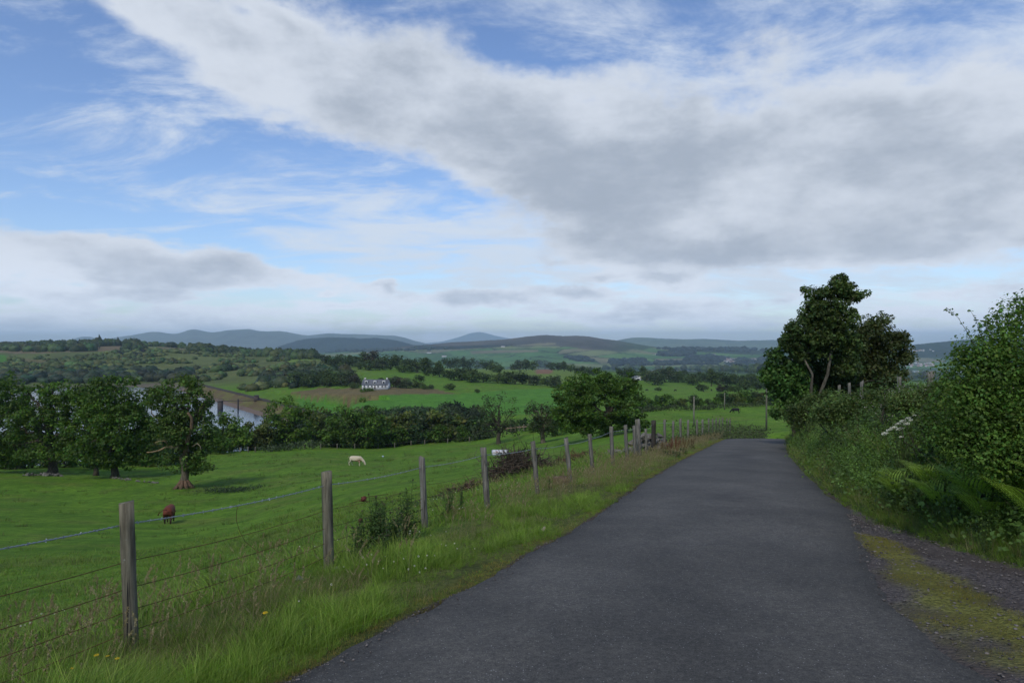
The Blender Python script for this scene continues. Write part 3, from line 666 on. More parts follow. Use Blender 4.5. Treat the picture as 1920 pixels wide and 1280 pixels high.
def make_tree(lobes, K_, n_each, csize, leaf, col, seed, trunk_h, trunk_r, bark=(.075, .066, .052), n_limbs=9, sides=8, lean=(0, 0), flare=1.5,
              twigs=0, mat=None, fork=None, colvar=.22, flat=.75, inner=.35):
    """returns (trunk mesh, crown mesh) with the trunk foot at the origin"""
    rs = np.random.RandomState(seed); T = Geo()
    pts = crown_points(lobes, K_, rs, inner)
    top = np.array([lean[0], lean[1], trunk_h])
    path = limb_path((0, 0, -.4), top, rs, 7, .10)
    rr = np.interp(np.linspace(0, 1, 7), [0, .08, .2, 1], [flare*1.15, flare, 1.0, .72])*trunk_r
    V, Fc = tube(path, rr, sides); T.add(V, Fc, bark)
    idx = rs.choice(K_, min(n_limbs, K_), replace=False)
    lo = np.array(lobes)
    for j, i in enumerate(idx):
        t = .55+.45*rs.rand(); st = path[0]+(path[-1]-path[0])*t if j > 1 else path[-1]
        V, Fc = tube(limb_path(st, pts[i], rs, 6, .16, .05), np.linspace(trunk_r*.5, trunk_r*.08, 6), 6 if sides > 5 else 4, False); T.add(V, Fc, bark)
    if twigs:
        for i in rs.choice(K_, min(twigs, K_), replace=False):
            c = lo[rs.randint(len(lo)), :3]; st = c*.55+pts[i]*.45
            V, Fc = tube(limb_path(st, pts[i]+rs.normal(size=3)*csize*.4, rs, 5, .2), np.linspace(trunk_r*.12, trunk_r*.02, 5), 4, False); T.add(V, Fc, bark)
    Cg = Geo(); clump_leaves(Cg, pts, csize*(.65+.6*rs.rand(K_)), n_each, leaf, col, rs, flat, colvar)
    return T.mesh('trunk', BARK, True), Cg.mesh('crown', mat or LEAF)
def place_tree(meshes, loc, rz, s, label, name='broadleaf_tree', cat='tree', group=None, crown_name='crown'):
    t = empty(name, loc, rz, s); tag(t, label, cat, group)
    link('trunk', meshes[0], t); link(crown_name, meshes[1], t); return t
DG = (.070, .132, .018); MG = (.088, .160, .020); BG = (.090, .165, .024); OG = (.098, .124, .030); YG = (.120, .155, .034)

# --- the old trees in the field on the left
def field_tree(px, pyb, Y, lobes_px, label, seed, K_=150, n_each=70, csize=1.0, leaf=.40, col=DG, trunk_w=12, name='broadleaf_tree', n_limbs=12, twigs=20, extra=None, bark=(.075, .066, .052), fork_py=None, colvar=.22, sides=8, flare=1.5, inner=.35, flat=.75):
    """lobes in photograph pixels (px, py, rx, ry) read at the tree's own distance, given real depth"""
    x0 = (px-960)/F*Y; z0 = gx(x0, Y); s = Y/F
    lobes = []
    rs = np.random.RandomState(seed+77)
    for (lx, ly, rx, ry) in lobes_px:
        dep = (rx+ry)*.5*s; lobes.append(((lx-px)*s, (rs.rand()-.5)*dep*.6, (640-ly)*s-z0, rx*s, dep, ry*s))
    fp = fork_py if fork_py else pyb-(pyb-min(l[1] for l in lobes_px))*.45
    me = make_tree(lobes, K_, n_each, csize, leaf, col, seed, (640-fp)*s-z0, trunk_w*.5*s, bark=bark, n_limbs=n_limbs, twigs=twigs, colvar=colvar, sides=sides, flare=flare, inner=inner, flat=flat)
    t = place_tree(me, (x0, Y, z0), 0, 1.0, label, name)
    return t
field_tree(-30, 884, 108, [(-40,760,70,60),(20,740,38,40),(15,800,40,45),(-20,845,60,30),(30,850,22,22),(0,865,50,14),(35,770,30,30)], 'broadleaf tree at the left end of the field tree group, its trunk out of view', 11, 200, 75, 1.1, .42, DG)
field_tree(95, 882, 105, [(70,745,42,30),(110,735,36,22),(60,800,42,32),(120,800,30,40),(30,835,32,28),(85,852,44,20),(140,770,24,34),(20,815,26,34),(120,845,34,20),(90,780,50,34)], 'spreading tree with a thick short trunk beside low stones in the field', 12, 230, 70, 1.0, .38, DG, 15, colvar=.3)
field_tree(180, 884, 103, [(165,750,26,36),(160,812,36,36),(175,852,38,18),(185,790,30,36)], 'slender trunked tree between the two thick trunks of the left group', 13, 130, 75, .95, .38, DG, 8)
field_tree(214, 888, 98, [(215,728,46,24),(205,770,62,36),(240,800,52,50),(190,835,50,34),(255,852,44,24),(266,752,26,34),(285,820,24,36),(215,860,50,14)], 'biggest dark tree of the left field group, leaning trunk', 14, 320, 80, 1.05, .38, DG, 12)
t5 = field_tree(345, 912, 81, [(335,728,34,22),(300,750,34,22),(345,765,36,30),(376,745,22,20),(330,800,34,26),(352,845,40,30),(312,862,18,16),(370,866,24,18),(345,880,28,10),(375,800,22,40),(345,805,30,50),(318,790,24,24),(392,762,14,9)], 'lone old tree with bare broken limbs and a split reddish base', 15, 270, 58, .80, .32, (.072, .122, .022), 15, twigs=30, bark=(.13, .11, .085), flare=1.75, colvar=.3, inner=.5)
x0, y0, z0 = t5.location; s = 81/F
def limb_px(pts, r, parent, x0, y0, z0, Y, col, name='bare_limb', dy=-2.5):
    s = Y/F; P3 = [((px-960)*s-x0, dy*(.4+.6*i/len(pts)), (640-py)*s-z0) for i, (px, py) in enumerate(pts)]
    gq = Geo(); V, Fc = tube(P3, np.linspace(r, r*.35, len(P3)), 6); gq.add(V, Fc, col); return gq.build(name, BARK, parent, True)
limb_px([(352,838),(335,835),(324,834),(312,840),(302,842),(294,842)], .17, t5, x0, y0, z0, 81, (.26, .19, .11))
limb_px([(324,834),(327,828),(325,822),(319,821),(314,823)], .10, t5, x0, y0, z0, 81, (.26, .19, .11), dy=-3.2)
limb_px([(354,850),(362,815),(370,800),(372,780),(366,770)], .30, t5, x0, y0, z0, 81, (.16, .11, .075), dy=-2.2)
limb_px([(368,835),(380,828),(388,832),(392,837)], .08, t5, x0, y0, z0, 81, (.22, .19, .14))
# split root flare
gq = Geo(); rs = np.random.RandomState(3)
for a in np.linspace(0, 2*math.pi, 9)[:-1]:
    d = np.array([math.cos(a), math.sin(a), 0]); V, Fc = tube([d*.35+(0, 0, .95), d*.62+(0, 0, .35), d*(1.0+.3*rs.rand())+(0, 0, -.12)], [.16, .26, .12], 6); gq.add(V, Fc, (.15, .10, .07))
gq.build('root_flare', BARK, t5, True)

# --- hedgerow and trees along the far edge of the field
rs0 = np.random.RandomState(100)
field_tree(412, 850, 160, [(410,806,36,30),(395,824,30,24),(446,820,30,22),(430,800,26,18)], 'bright green tree just right of the lone old tree, by the water', 21, 90, 60, 1.5, .62, MG, 6)
field_tree(480, 852, 165, [(480,826,34,20),(498,806,10,18),(468,806,9,14)], 'low olive tree with two thin tops standing against the water', 22, 70, 50, 1.3, .6, OG, 5)
field_tree(535, 848, 172, [(535,775,42,30),(560,800,34,30),(510,805,34,28),(580,778,18,18)], 'mid green tree at the end of the dam line', 23, 100, 60, 1.6, .62, MG, 6)
field_tree(668, 842, 170, [(672,770,36,24),(650,790,46,28),(690,800,42,26),(640,815,44,22),(705,822,26,18),(668,824,50,20)], 'tallest dark tree in the hedge at the bottom of the cattle field', 24, 150, 70, 1.5, .58, DG, 9)
field_tree(610, 842, 182, [(600,790,26,24),(615,810,30,24)], 'grey green bush tree left of the tallest hedge tree', 25, 50, 50, 1.5, .6, OG, 5)
spindly = field_tree(935, 830, 150, [(935,752,30,16),(912,768,18,12),(958,772,18,12),(935,785,34,18),(915,800,18,14),(955,802,22,14)], 'thin open crowned tree with many upright branches in the field corner', 26, 75, 26, 1.2, .40, (.060, .092, .030), 8, n_limbs=22, twigs=60, inner=.6)
field_tree(1018, 828, 118, [(1005,772,20,18),(1025,790,26,24),(1008,800,20,18),(1035,775,16,22)], 'half bare tree leaning beside the big round tree', 27, 70, 40, .95, .36, (.056, .082, .028), 9, n_limbs=16, twigs=40, inner=.5, bark=(.12, .105, .08))
field_tree(1142, 815, 92, [(1110,718,46,26),(1155,722,42,28),(1072,742,36,32),(1125,760,66,42),(1178,762,38,38),(1078,788,40,28),(1125,797,56,20),(1186,792,28,20),(1056,772,22,30)], 'big dense domed sycamore beside the lane fence', 28, 400, 95, .80, .28, (.068, .130, .016), 13, n_limbs=16, twigs=0, colvar=.25, flat=.62)
# shrubs of the hedge line, individually placed
def shrub_meshes(seed, col, K_=26, n_each=46, leaf=.42, h=3.6, w=2.6):
    rs = np.random.RandomState(seed)
    lobes = [(0, 0, h*.5, w, w, h*.48), (w*.4*rs.randn(), w*.3, h*.62, w*.6, w*.6, h*.36), (-w*.5, 0, h*.36, w*.7, w*.7, h*.32)]
    return make_tree(lobes, K_, n_each, .85, leaf, col, seed, h*.4, .12, n_limbs=4, sides=4)
SHR = [shrub_meshes(200+i, c) for i, c in enumerate([DG, MG, OG, (.05, .075, .03), (.035, .07, .022), YG])]
HS = [  # px, base row, distance, height px, mesh
 (395,850,160,36,2),(430,853,162,34,3),(455,850,166,44,4),(505,850,170,36,3),(530,847,172,44,0),(560,846,176,50,3),(590,844,178,46,2),(618,842,178,40,0),(640,842,172,34,3),
 (700,838,176,48,3),(722,836,180,62,2),(745,835,182,64,5),(766,834,184,66,2),(785,834,184,60,3),(806,832,186,64,2),(826,832,186,66,5),(846,832,186,58,3),(868,831,184,56,2),(890,830,182,48,4),(908,830,178,40,3),
 (745,836,176,36,0),(785,834,178,38,4),(825,832,180,36,0),(862,831,178,34,0),
 (1045,828,140,44,0),(985,828,170,44,4),(965,829,176,40,3),(1003,826,160,34,0)]
SLOOK = ['dark', 'fresh green', 'olive', 'dull olive', 'deep green', 'pale yellow green']
HS = sorted(HS)
for k, (px, pb, Y, hp, mi) in enumerate(HS):
    x = (px-960)/F*Y; hgt = hp/F*Y; z = gx(x, Y)
    zt = (640-(pb-hp))/F*Y; sc_ = max((zt-z)/3.55, .5)
    place_tree(SHR[mi], (x, Y, z-.1), rs0.rand()*6.28, (sc_*1.0, sc_, sc_), '%s bush, %s in the hedge below the cattle field' % (SLOOK[mi], ordinal(k, len(HS))), 'hedge_bush', 'bush', 'hedge bushes along the bottom of the cattle field')
# low bramble skirt in front of that hedge (a continuous mass)
def bramble_mass(name, pts, n, size, col, label, seed, h=1.0, w=1.2, parent=None, mat=None):
    rs = np.random.RandomState(seed); pts = np.array(pts, float); seg = rs.randint(0, len(pts)-1, n); t = rs.rand(n)[:, None]
    c = pts[seg]*(1-t)+pts[seg+1]*t; c = c+np.stack([rs.normal(size=n)*w, rs.normal(size=n)*w, np.zeros(n)], 1)
    hh = h*(.35+.65*np.clip(.5+.5*fbm(c[:, 0]/(3*w), c[:, 1]/(3*w), 3, 2)+.2*rs.randn(n), 0, 1.3))
    lift = rs.rand(n)**.6*hh
    zg = H(c[:, 0], c[:, 1])
    P3 = np.stack([c[:, 0], c[:, 1], zg+lift], 1)
    V, Fc = leafquads(P3, rs.normal(size=(n, 3))*.6+[0, -.3, .7], size*(.6+.8*rs.rand(n)), .65, rs)
    cl = np.asarray(col)*(1+.3*rs.normal(size=(n, 1)))*(1+.35*fbm(c[:, 0]/2, c[:, 1]/2, 2, 4))[:, None]
    o = link(name, mesh_np(name, V, Fc, mat or LEAF, np.repeat(np.clip(cl, .005, 1), 4, 0)), parent)
    if label: tag(o, label, kind='stuff')
    return o
hp = [gp(px, py-1, 120) for px, py in [(395,850),(440,846),(500,846),(560,842),(640,838),(700,834)]]
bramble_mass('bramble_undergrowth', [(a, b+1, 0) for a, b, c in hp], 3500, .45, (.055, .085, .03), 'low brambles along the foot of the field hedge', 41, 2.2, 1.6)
hp = [gp(px, py, 120) for px, py in [(700,833),(780,830),(840,829),(900,828)]]
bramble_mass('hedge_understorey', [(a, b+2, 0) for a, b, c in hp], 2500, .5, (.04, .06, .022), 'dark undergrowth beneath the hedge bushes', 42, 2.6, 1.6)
# hidden slope down to the reservoir behind the left trees: darker trees between
LEFTB = [(30,872,128),(120,868,130),(200,866,128),(270,864,126),(320,862,130),(-20,874,130),(10,880,135),(60,876,140),(130,872,140),(250,868,138),(290,866,142),(395,862,150),(240,870,150),(160,872,155),(40,880,160),(-60,884,140)]
LEFTB = sorted(LEFTB)
for k, (px, pb, Y) in enumerate(LEFTB):
    x = (px-960)/F*Y; z = gx(x, Y); sc_ = 1.5+.5*rs0.rand()
    place_tree(SHR[k % 5], (x, Y, z-.1), rs0.rand()*6.28, sc_, 'shaded %s bush behind the big field trees, %s' % (SLOOK[k % 5], ordinal(k, len(LEFTB))), 'bank_bush', 'bush', 'bushes behind the field trees')

# --- hedge beyond the black cow, right
HR = [(1214,772,200,32,0),(1232,771,205,36,4),(1250,771,205,40,0),(1268,768,208,24,3),(1284,768,212,30,2),(1298,767,214,34,3),(1312,767,214,26,0),(1328,765,216,22,3),(1344,764,218,26,0),(1360,763,220,34,4),(1376,762,222,36,2),(1394,761,224,36,0),(1412,760,226,34,3),(1430,760,226,36,2),(1448,760,226,34,4),(1466,760,226,34,0),(1202,774,196,36,3)]
HR = sorted(HR)
for k, (px, pb, Y, hp_, mi) in enumerate(HR):
    x = (px-960)/F*Y; z = gx(x, Y); sc_ = max(((640-(pb-hp_*.8))/F*Y-z)/3.55, .45)
    place_tree(SHR[mi], (x, Y, z-.1), rs0.rand()*6.28, sc_, '%s bush, %s in the far hedge behind the black cow' % (SLOOK[mi], ordinal(k, len(HR))), 'hedgerow_bush', 'bush', 'hedge bushes beyond the black cow')
hp = [gp(px, py, 150) for px, py in [(1200,773),(1280,769),(1340,766),(1400,762),(1470,761)]]
bramble_mass('hedge_bottom_growth', [(a, b, 0) for a, b, c in hp], 2500, .45, (.05, .07, .025), 'ragged growth along the bottom of the far hedge', 43, 1.8, 1.2)

# --- distant trees: a few kinds, shared meshes
def far_tree(seed, col, h=13, w=6.0, K_=52, n_each=28, leaf=1.0, trunk=True, shape=0):
    rs = np.random.RandomState(seed)
    if shape == 0: lobes = [(0, 0, h*.60, w*.95, w*.95, h*.36), (w*.45, 0, h*.42, w*.75, w*.75, h*.30), (-w*.5, .5, h*.38, w*.75, w*.75, h*.30)]
    elif shape == 1: lobes = [(0, 0, h*.55, w*.6, w*.6, h*.42)]
    else: lobes = [(0, 0, h*.42, w, w, h*.36), (w*.5, 0, h*.36, w*.6, w*.6, h*.3), (-w*.45, 0, h*.5, w*.5, w*.5, h*.28)]
    return make_tree(lobes, K_, n_each, 1.9, leaf, col, seed, h*.4, .38, n_limbs=3, sides=4, mat=LEAF_FAR, inner=.3)
FD = (.050, .080, .020); FM = (.066, .104, .024); FO = (.066, .090, .036); FB = (.062, .058, .034)
FT = [far_tree(300, FD), far_tree(301, FM, 12, 5.5), far_tree(302, FD, 14, 6.5, shape=2), far_tree(303, FO, 11, 5), far_tree(304, FD, 15, 5, shape=1), far_tree(305, FM, 10, 5.5, shape=2), far_tree(306, FB, 12, 5)]
def row(items, label, group, name='broadleaf_tree', cat='tree', Yfix=None):
    items = sorted(items); n_it = len(items); base = label; where = group
    for k_i, (px, pb, pt, mi) in enumerate(items):
        label = base if n_it == 1 else '%s %s, %s of %s' % (LOOK[mi], cat, ordinal(k_i, n_it), where)
        x, Y, z = gp(px, pb, Yfix or 300)
        hgt = (pb-pt)/F*Y; base_h = [13, 12, 14, 11, 15, 10, 12][mi]*.98
        sc_ = hgt/base_h
        place_tree(FT[mi], (x, Y, z-.2), rs0.rand()*6.28, (sc_*(1.2+.3*rs0.rand()),)*2+(sc_,), label, name, cat, group)
row([(626,693,660,0),(640,684,662,1),(655,686,664,4),(668,687,660,2),(684,689,658,4),(700,690,656,6),(716,691,662,2),(732,693,660,0),(742,690,664,4),(757,694,668,0),(770,696,664,2),(782,698,666,0),(796,700,668,4),(692,694,670,5),(650,688,668,0),(676,692,672,2),(755,698,678,5),(712,695,672,3)],
    'mature dark tree in the row on the rise above the white house', 'trees on the rise above the white house', Yfix=520)
row([(612,682,664,3),(600,676,662,0),(610,690,684,5),(802,688,670,5)], 'small tree at the left end of the rise above the white house', 'small trees at the end of the rise', Yfix=520)
row([(812,706,684,0),(824,706,674,4),(838,709,688,2),(852,712,684,0),(866,712,682,2),(880,712,684,0),(884,716,690,5),(800,700,686,1)], 'dark tree in the long row across the middle fields', 'trees in the row across the middle fields', Yfix=480)
row([(906,717,694,0),(934,719,696,1),(950,719,690,2),(966,720,690,0),(980,720,694,2),(1000,722,702,3),(1006,722,700,0),(1026,724,704,1),(1040,726,702,3)], 'rounded tree with a dark trunk standing in the lower row of the middle fields', 'trees in the lower row of the middle fields', Yfix=450)
row([(844,692,666,0),(856,690,664,2),(868,692,668,4),(882,692,668,0),(896,690,668,2),(912,694,670,0),(926,697,676,1),(934,698,680,5)], 'tree in the clump on the skyline right of the rise', 'skyline clump of trees right of the rise', Yfix=620)
row([(965,694,680,0),(975,694,674,3),(987,695,672,4),(998,694,672,1),(1010,692,673,4),(1022,692,672,0),(1034,694,674,2),(1046,695,676,0),(1058,696,676,4),(1070,697,680,1),(1084,700,682,0),(1098,702,682,2),(1112,704,684,0)], 'tree of the wood above the patch of bare red earth', 'trees of the wood above the red earth', Yfix=800)
# around the white house
row([(560,724,692,5),(572,724,690,0),(588,724,688,2),(604,724,688,0),(618,724,689,4),(632,723,690,2),(645,722,688,0),(656,723,694,3),(665,724,700,6),(578,726,704,0),(612,726,702,2),(640,724,702,0)], 'tree of the dark copse left of the white house', 'copse left of the white house', Yfix=420)
row([(738,726,704,3),(750,727,706,6),(762,728,708,3),(786,716,700,0),(776,727,714,1),(797,730,720,5),(808,730,720,3),(786,728,714,5),(664,729,714,1),(714,712,705,5)], 'garden tree beside the white house', 'garden trees beside the white house', Yfix=400)
row([(843,731,716,5)], 'single round bush standing alone in the open middle field', 'lone bush', 'field_bush', 'bush', Yfix=380)
row([(895,737,728,5)], 'tiny lone bush by the lane right of the single round bush', 'tiny lone bush', 'field_bush', 'bush', Yfix=380)
# right belt beyond the cattle fields
row([(1172,712,684,0),(1184,712,686,2),(1206,712,684,4),(1216,714,690,1),(1228,720,692,3),(1233,722,696,0),(1246,716,688,3),(1258,714,686,4),(1266,716,690,1),(1272,718,696,4),(1290,720,696,0),(1300,722,694,2),(1312,716,694,1),(1322,718,696,0),(1334,724,690,4),(1344,720,696,1),(1356,722,696,0),(1368,722,698,2),(1380,722,696,1),(1392,723,698,0),(1404,724,698,2),(1416,724,698,1),(1428,725,699,0),(1440,726,699,2),(1452,728,700,0),(1398,730,706,1),(1418,731,706,2),(1438,732,708,0),(1250,708,684,0),(1280,708,688,2),(1350,712,692,0),(1410,714,694,2)],
    'tree in the belt beyond the right hand cattle fields', 'belt of trees beyond the right hand fields', Yfix=430)
row([(1316,734,718,5)], 'round bush standing alone in the grass before the tree belt', 'bushes before the belt', 'field_bush', 'bush', 380)
row([(1234,733,724,5)], 'low wide bush left of the round bush before the tree belt', 'bushes before the belt', 'field_bush', 'bush', 380)
row([(1350,735,719,6),(1364,735,720,3),(1378,736,721,5)], 'brownish thorn bush in a short line before the tree belt', 'thorn bushes before the belt', 'thorn_bush', 'bush', 380)
row([(1704,738,716,0),(1720,740,714,2),(1738,738,718,0),(1755,738,716,1),(1775,740,716,2),(1796,740,718,0)], 'dark tree in the valley seen through the gap above the bank', 'valley trees seen over the bank', Yfix=400)

# woods and scrub that read as one mass
def mass(name, pos, scl, seed, col, label, K_=6, n_each=9, leaf=.3, kind='stuff', dome=1.0):
    """many small crowns of leaf clumps in one object, crown radius 1 scaled by scl (n,3)"""
    rs = np.random.RandomState(seed); var = []
    for v in range(5):
        gq = Geo(); sd = 8; zr = [(-.1, .62), (.3, .92), (.62, .86), (.86, .58), (.97, .16)]
        V_ = np.array([(r_*math.cos(a)*(1+.16*rs.randn()), r_*math.sin(a)*(1+.16*rs.randn()), z_*(1+.1*rs.randn())) for z_, r_ in [(z1*dome, r1*dome) for z1, r1 in zr] for a in np.arange(sd)*math.pi*2/sd])
        gq.add(V_, [(i*sd+j, i*sd+(j+1) % sd, (i+1)*sd+(j+1) % sd, (i+1)*sd+j) for i in range(4) for j in range(sd)], (.85, .85, .85))
        N_ = K_*n_each; d_ = unit(rs.normal(size=(N_, 3))); d_[:, 2] = np.abs(d_[:, 2]); c_ = d_*[.88, .88, .98]*((.92+.16*rs.rand(N_, 1)) if dome == 1 else (.72+.36*rs.rand(N_, 1)+.14*np.sin(d_[:, :1]*9+v)*np.cos(d_[:, 1:2]*8)))
        Vl, Fl = leafquads(c_, d_+rs.normal(size=(N_, 3))*.35, leaf*(.6+.8*rs.rand(N_)), .7, rs); gq.add(Vl, Fl, np.repeat(np.clip(1+.25*rs.normal(size=(N_, 1))*np.ones(3), .4, 1.8), 4, 0)); var.append(gq.arrays())
    VV, FF, CC = [], [], []; off = 0; k = rs.randint(0, 5, len(pos))
    tint = np.asarray(col)*(1+.30*rs.normal(size=(len(pos), 1)))*(1+np.stack([.18*rs.normal(size=len(pos)), np.zeros(len(pos)), np.zeros(len(pos))], 1)); tint = np.clip(tint, .008, .4)
    for v in range(5):
        m_ = k == v
        if not m_.any(): continue
        a, b_, c = replicate(*var[v], pos[m_], rs.rand(m_.sum())*6.28, scl[m_], tint[m_]); VV.append(a); FF.append(b_+off); CC.append(c); off += len(a)
    o = link(name, mesh_np(name, np.concatenate(VV), np.concatenate(FF), LEAF_FAR, np.concatenate(CC))); return tag(o, label, kind=kind)
def label_of(poly): return str(poly[:2])
def fill(poly, n, seed, Ymin):
    """random ground points inside a patch of the photograph"""
    rs = np.random.RandomState(seed); P0 = np.array(poly, float); out = []
    W_ = np.array([gp(px, py, Ymin)[:2] for px, py in poly]); lo = W_.min(0); hi = W_.max(0)
    for _t in range(300):
        if len(out) >= n: break
        q_ = lo+(hi-lo)*rs.rand(4*n, 2); m_ = inpoly(q_[:, 0], q_[:, 1], W_); out += list(q_[m_])
    if len(out) < n:      # a thin strip: scatter along it
        k_ = rs.randint(0, len(W_), n); t_ = rs.rand(n, 1); out = list(W_[k_]*(1-t_)+W_[(k_+1) % len(W_)]*t_+rs.normal(size=(n, 2))*12)
    q_ = np.array(out[:n]).reshape(-1, 2); return np.stack([q_[:, 0], q_[:, 1], H(q_[:, 0], q_[:, 1])], 1)
rsm = np.random.RandomState(9)
def scl(n, w, h, v=.3): s_ = 1+v*rsm.randn(n, 1).clip(-2, 2); return np.concatenate([w*s_, w*s_*(.9+.2*rsm.rand(n, 1)), h*s_*(.85+.3*rsm.rand(n, 1))], 1)
p_ = fill([(-120,658),(0,658),(70,660),(150,660),(178,657),(180,652),(176,649),(-120,648)], 420, 1, 1000); mass('hilltop_wood', p_, scl(420, 10, 13, .12), 1, FD, 'dark plantation wood along the left skyline', 5, 8, .34)
p_ = fill([(180,649.5),(232,648),(262,652),(250,646),(180,645)], 120, 2, 1000); mass('ridge_wood', p_, scl(120, 8, 14, .2), 2, FD, 'wood continuing along the skyline behind the tan field')
p_ = fill([(230,659),(262,657),(275,655),(262,652),(238,652)], 45, 22, 900); mass('field_copse', p_, scl(45, 7, 11, .2), 22, FD, 'dark copse at the right end of the tan field')
p_ = fill([(360,662),(380,664),(410,664),(470,668),(560,673),(588,675),(592,668),(540,662),(360,655)], 380, 3, 900); mass('rounded_wood', p_, scl(380, 10, 13, .15), 3, FD, 'dense rounded wood on the hill between the scrub and the white house', 6, 9, .30)
p_ = fill([(264,650),(300,648),(372,652),(372,649),(300,645)], 70, 4, 1000); mass('skyline_trees', p_, scl(70, 7, 8, .35), 4, FM, 'straggling trees on the skyline before the blue hills')
# scrub hillside
sp = fill([(-200,728),(0,724),(120,724),(280,724),(372,720),(400,723),(470,733),(530,740),(560,735),(600,718),(660,700),(600,684),(520,672),(440,664),(330,660),(250,660),(160,664),(60,668),(-200,690)], 5200, 5, 560)
dens = fbm(sp[:, 0]/60, sp[:, 1]/90, 3, 3); keep = dens > -.04; inl = np.ones(len(sp), bool)
for poly, c in LANDW[:6]: inl &= ~inpoly(sp[:, 0], sp[:, 1], poly)
inl &= ~((sp[:, 1] < 640) & (sp[:, 0] < -250)); sp = sp[keep & inl & (sp[:, 2] > WATER_Z+.8)]
n = len(sp); sz = scl(n, 3.1, 3.3, .42)*(1+.6*sstep(.1, .5, fbm(sp[:, 0]/40, sp[:, 1]/40, 2, 1)))[:, None]
mass('hillside_scrub', sp, sz, 6, (.092, .128, .036), 'olive scrub and young birch covering the hillside above the reservoir', 3, 6, .42)
p_ = fill([(0,724),(110,724),(200,722),(340,718),(360,705),(250,700),(100,706),(0,712)], 260, 7, 600); p_ = p_[p_[:, 2] > WATER_Z+1]; mass('shore_willows', p_, scl(len(p_), 7, 7, .3), 7, (.045, .07, .03), 'grey green willows along the far shore of the reservoir', 8, 12, .26)
p_ = fill([(480,722),(540,728),(600,722),(660,712),(650,700),(560,696),(500,706)], 110, 8, 400); mass('meadow_scrub', p_, scl(len(p_), 5.5, 6.5, .3), 8, (.045, .072, .028), 'bushes between the dam and the brown meadow', 10, 12, .24)
p_ = fill([(540,775),(560,785),(620,795),(700,785),(860,775),(900,778),(880,800),(700,810),(560,806)], 170, 10, 230); p_ = p_[(p_[:, 1] < 330) & (p_[:, 2] > WATER_Z+1)]; mass('hollow_trees', p_, scl(len(p_), 3.6, 3.6, .25), 10, (.042, .07, .024), 'tree tops rising from the hollow below the dam', 16, 26, .19, dome=.7)
# valley belts far beyond
p_ = fill([(1060,690),(1180,690),(1300,694),(1460,700),(1600,704),(1900,712),(1900,706),(1460,694),(1060,686)], 700, 11, 1500); mass('valley_woods', p_, scl(700, 16, 20, .25), 11, FD, 'woods along the valley floor before the estuary', 2, 8, .4)
hw = []
for poly, n_ in [([(1145,676),(1215,675),(1205,683),(1145,683)], 90), ([(1062,671),(1100,672),(1103,678),(1085,677)], 40), ([(1238,663),(1260,660),(1262,656),(1297,657),(1297,668),(1240,668)], 160),
                 ([(1291,672),(1330,669),(1355,671),(1354,679),(1292,677)], 140), ([(1150,682),(1300,680),(1350,684),(1480,688),(1480,684),(1300,684),(1150,686)], 160), ([(1380,676),(1480,672),(1480,686),(1380,684)], 90), ([(560,660),(760,656),(780,652),(860,654),(700,660)], 60), ([(1230,654),(1400,654),(1500,660),(1400,660),(1260,657)], 90)]:
    pa = np.array(poly, float)
    for _t in range(5000):
        if n_ <= 0: break
        q_ = pa.min(0)+(pa.max(0)-pa.min(0))*rsm.rand(2)
        if inpoly(q_[:1], q_[1:], poly)[0]: hw.append(hill_at(*q_)+np.array([rsm.randn()*12, rsm.randn()*12, 0])); n_ -= 1
hw = np.array(hw); mass('hill_plantations', hw, scl(len(hw), 26, 20, .2), 12, (.022, .036, .022), 'dark plantations on the slopes of the patchwork hill', 1, 6, .4)
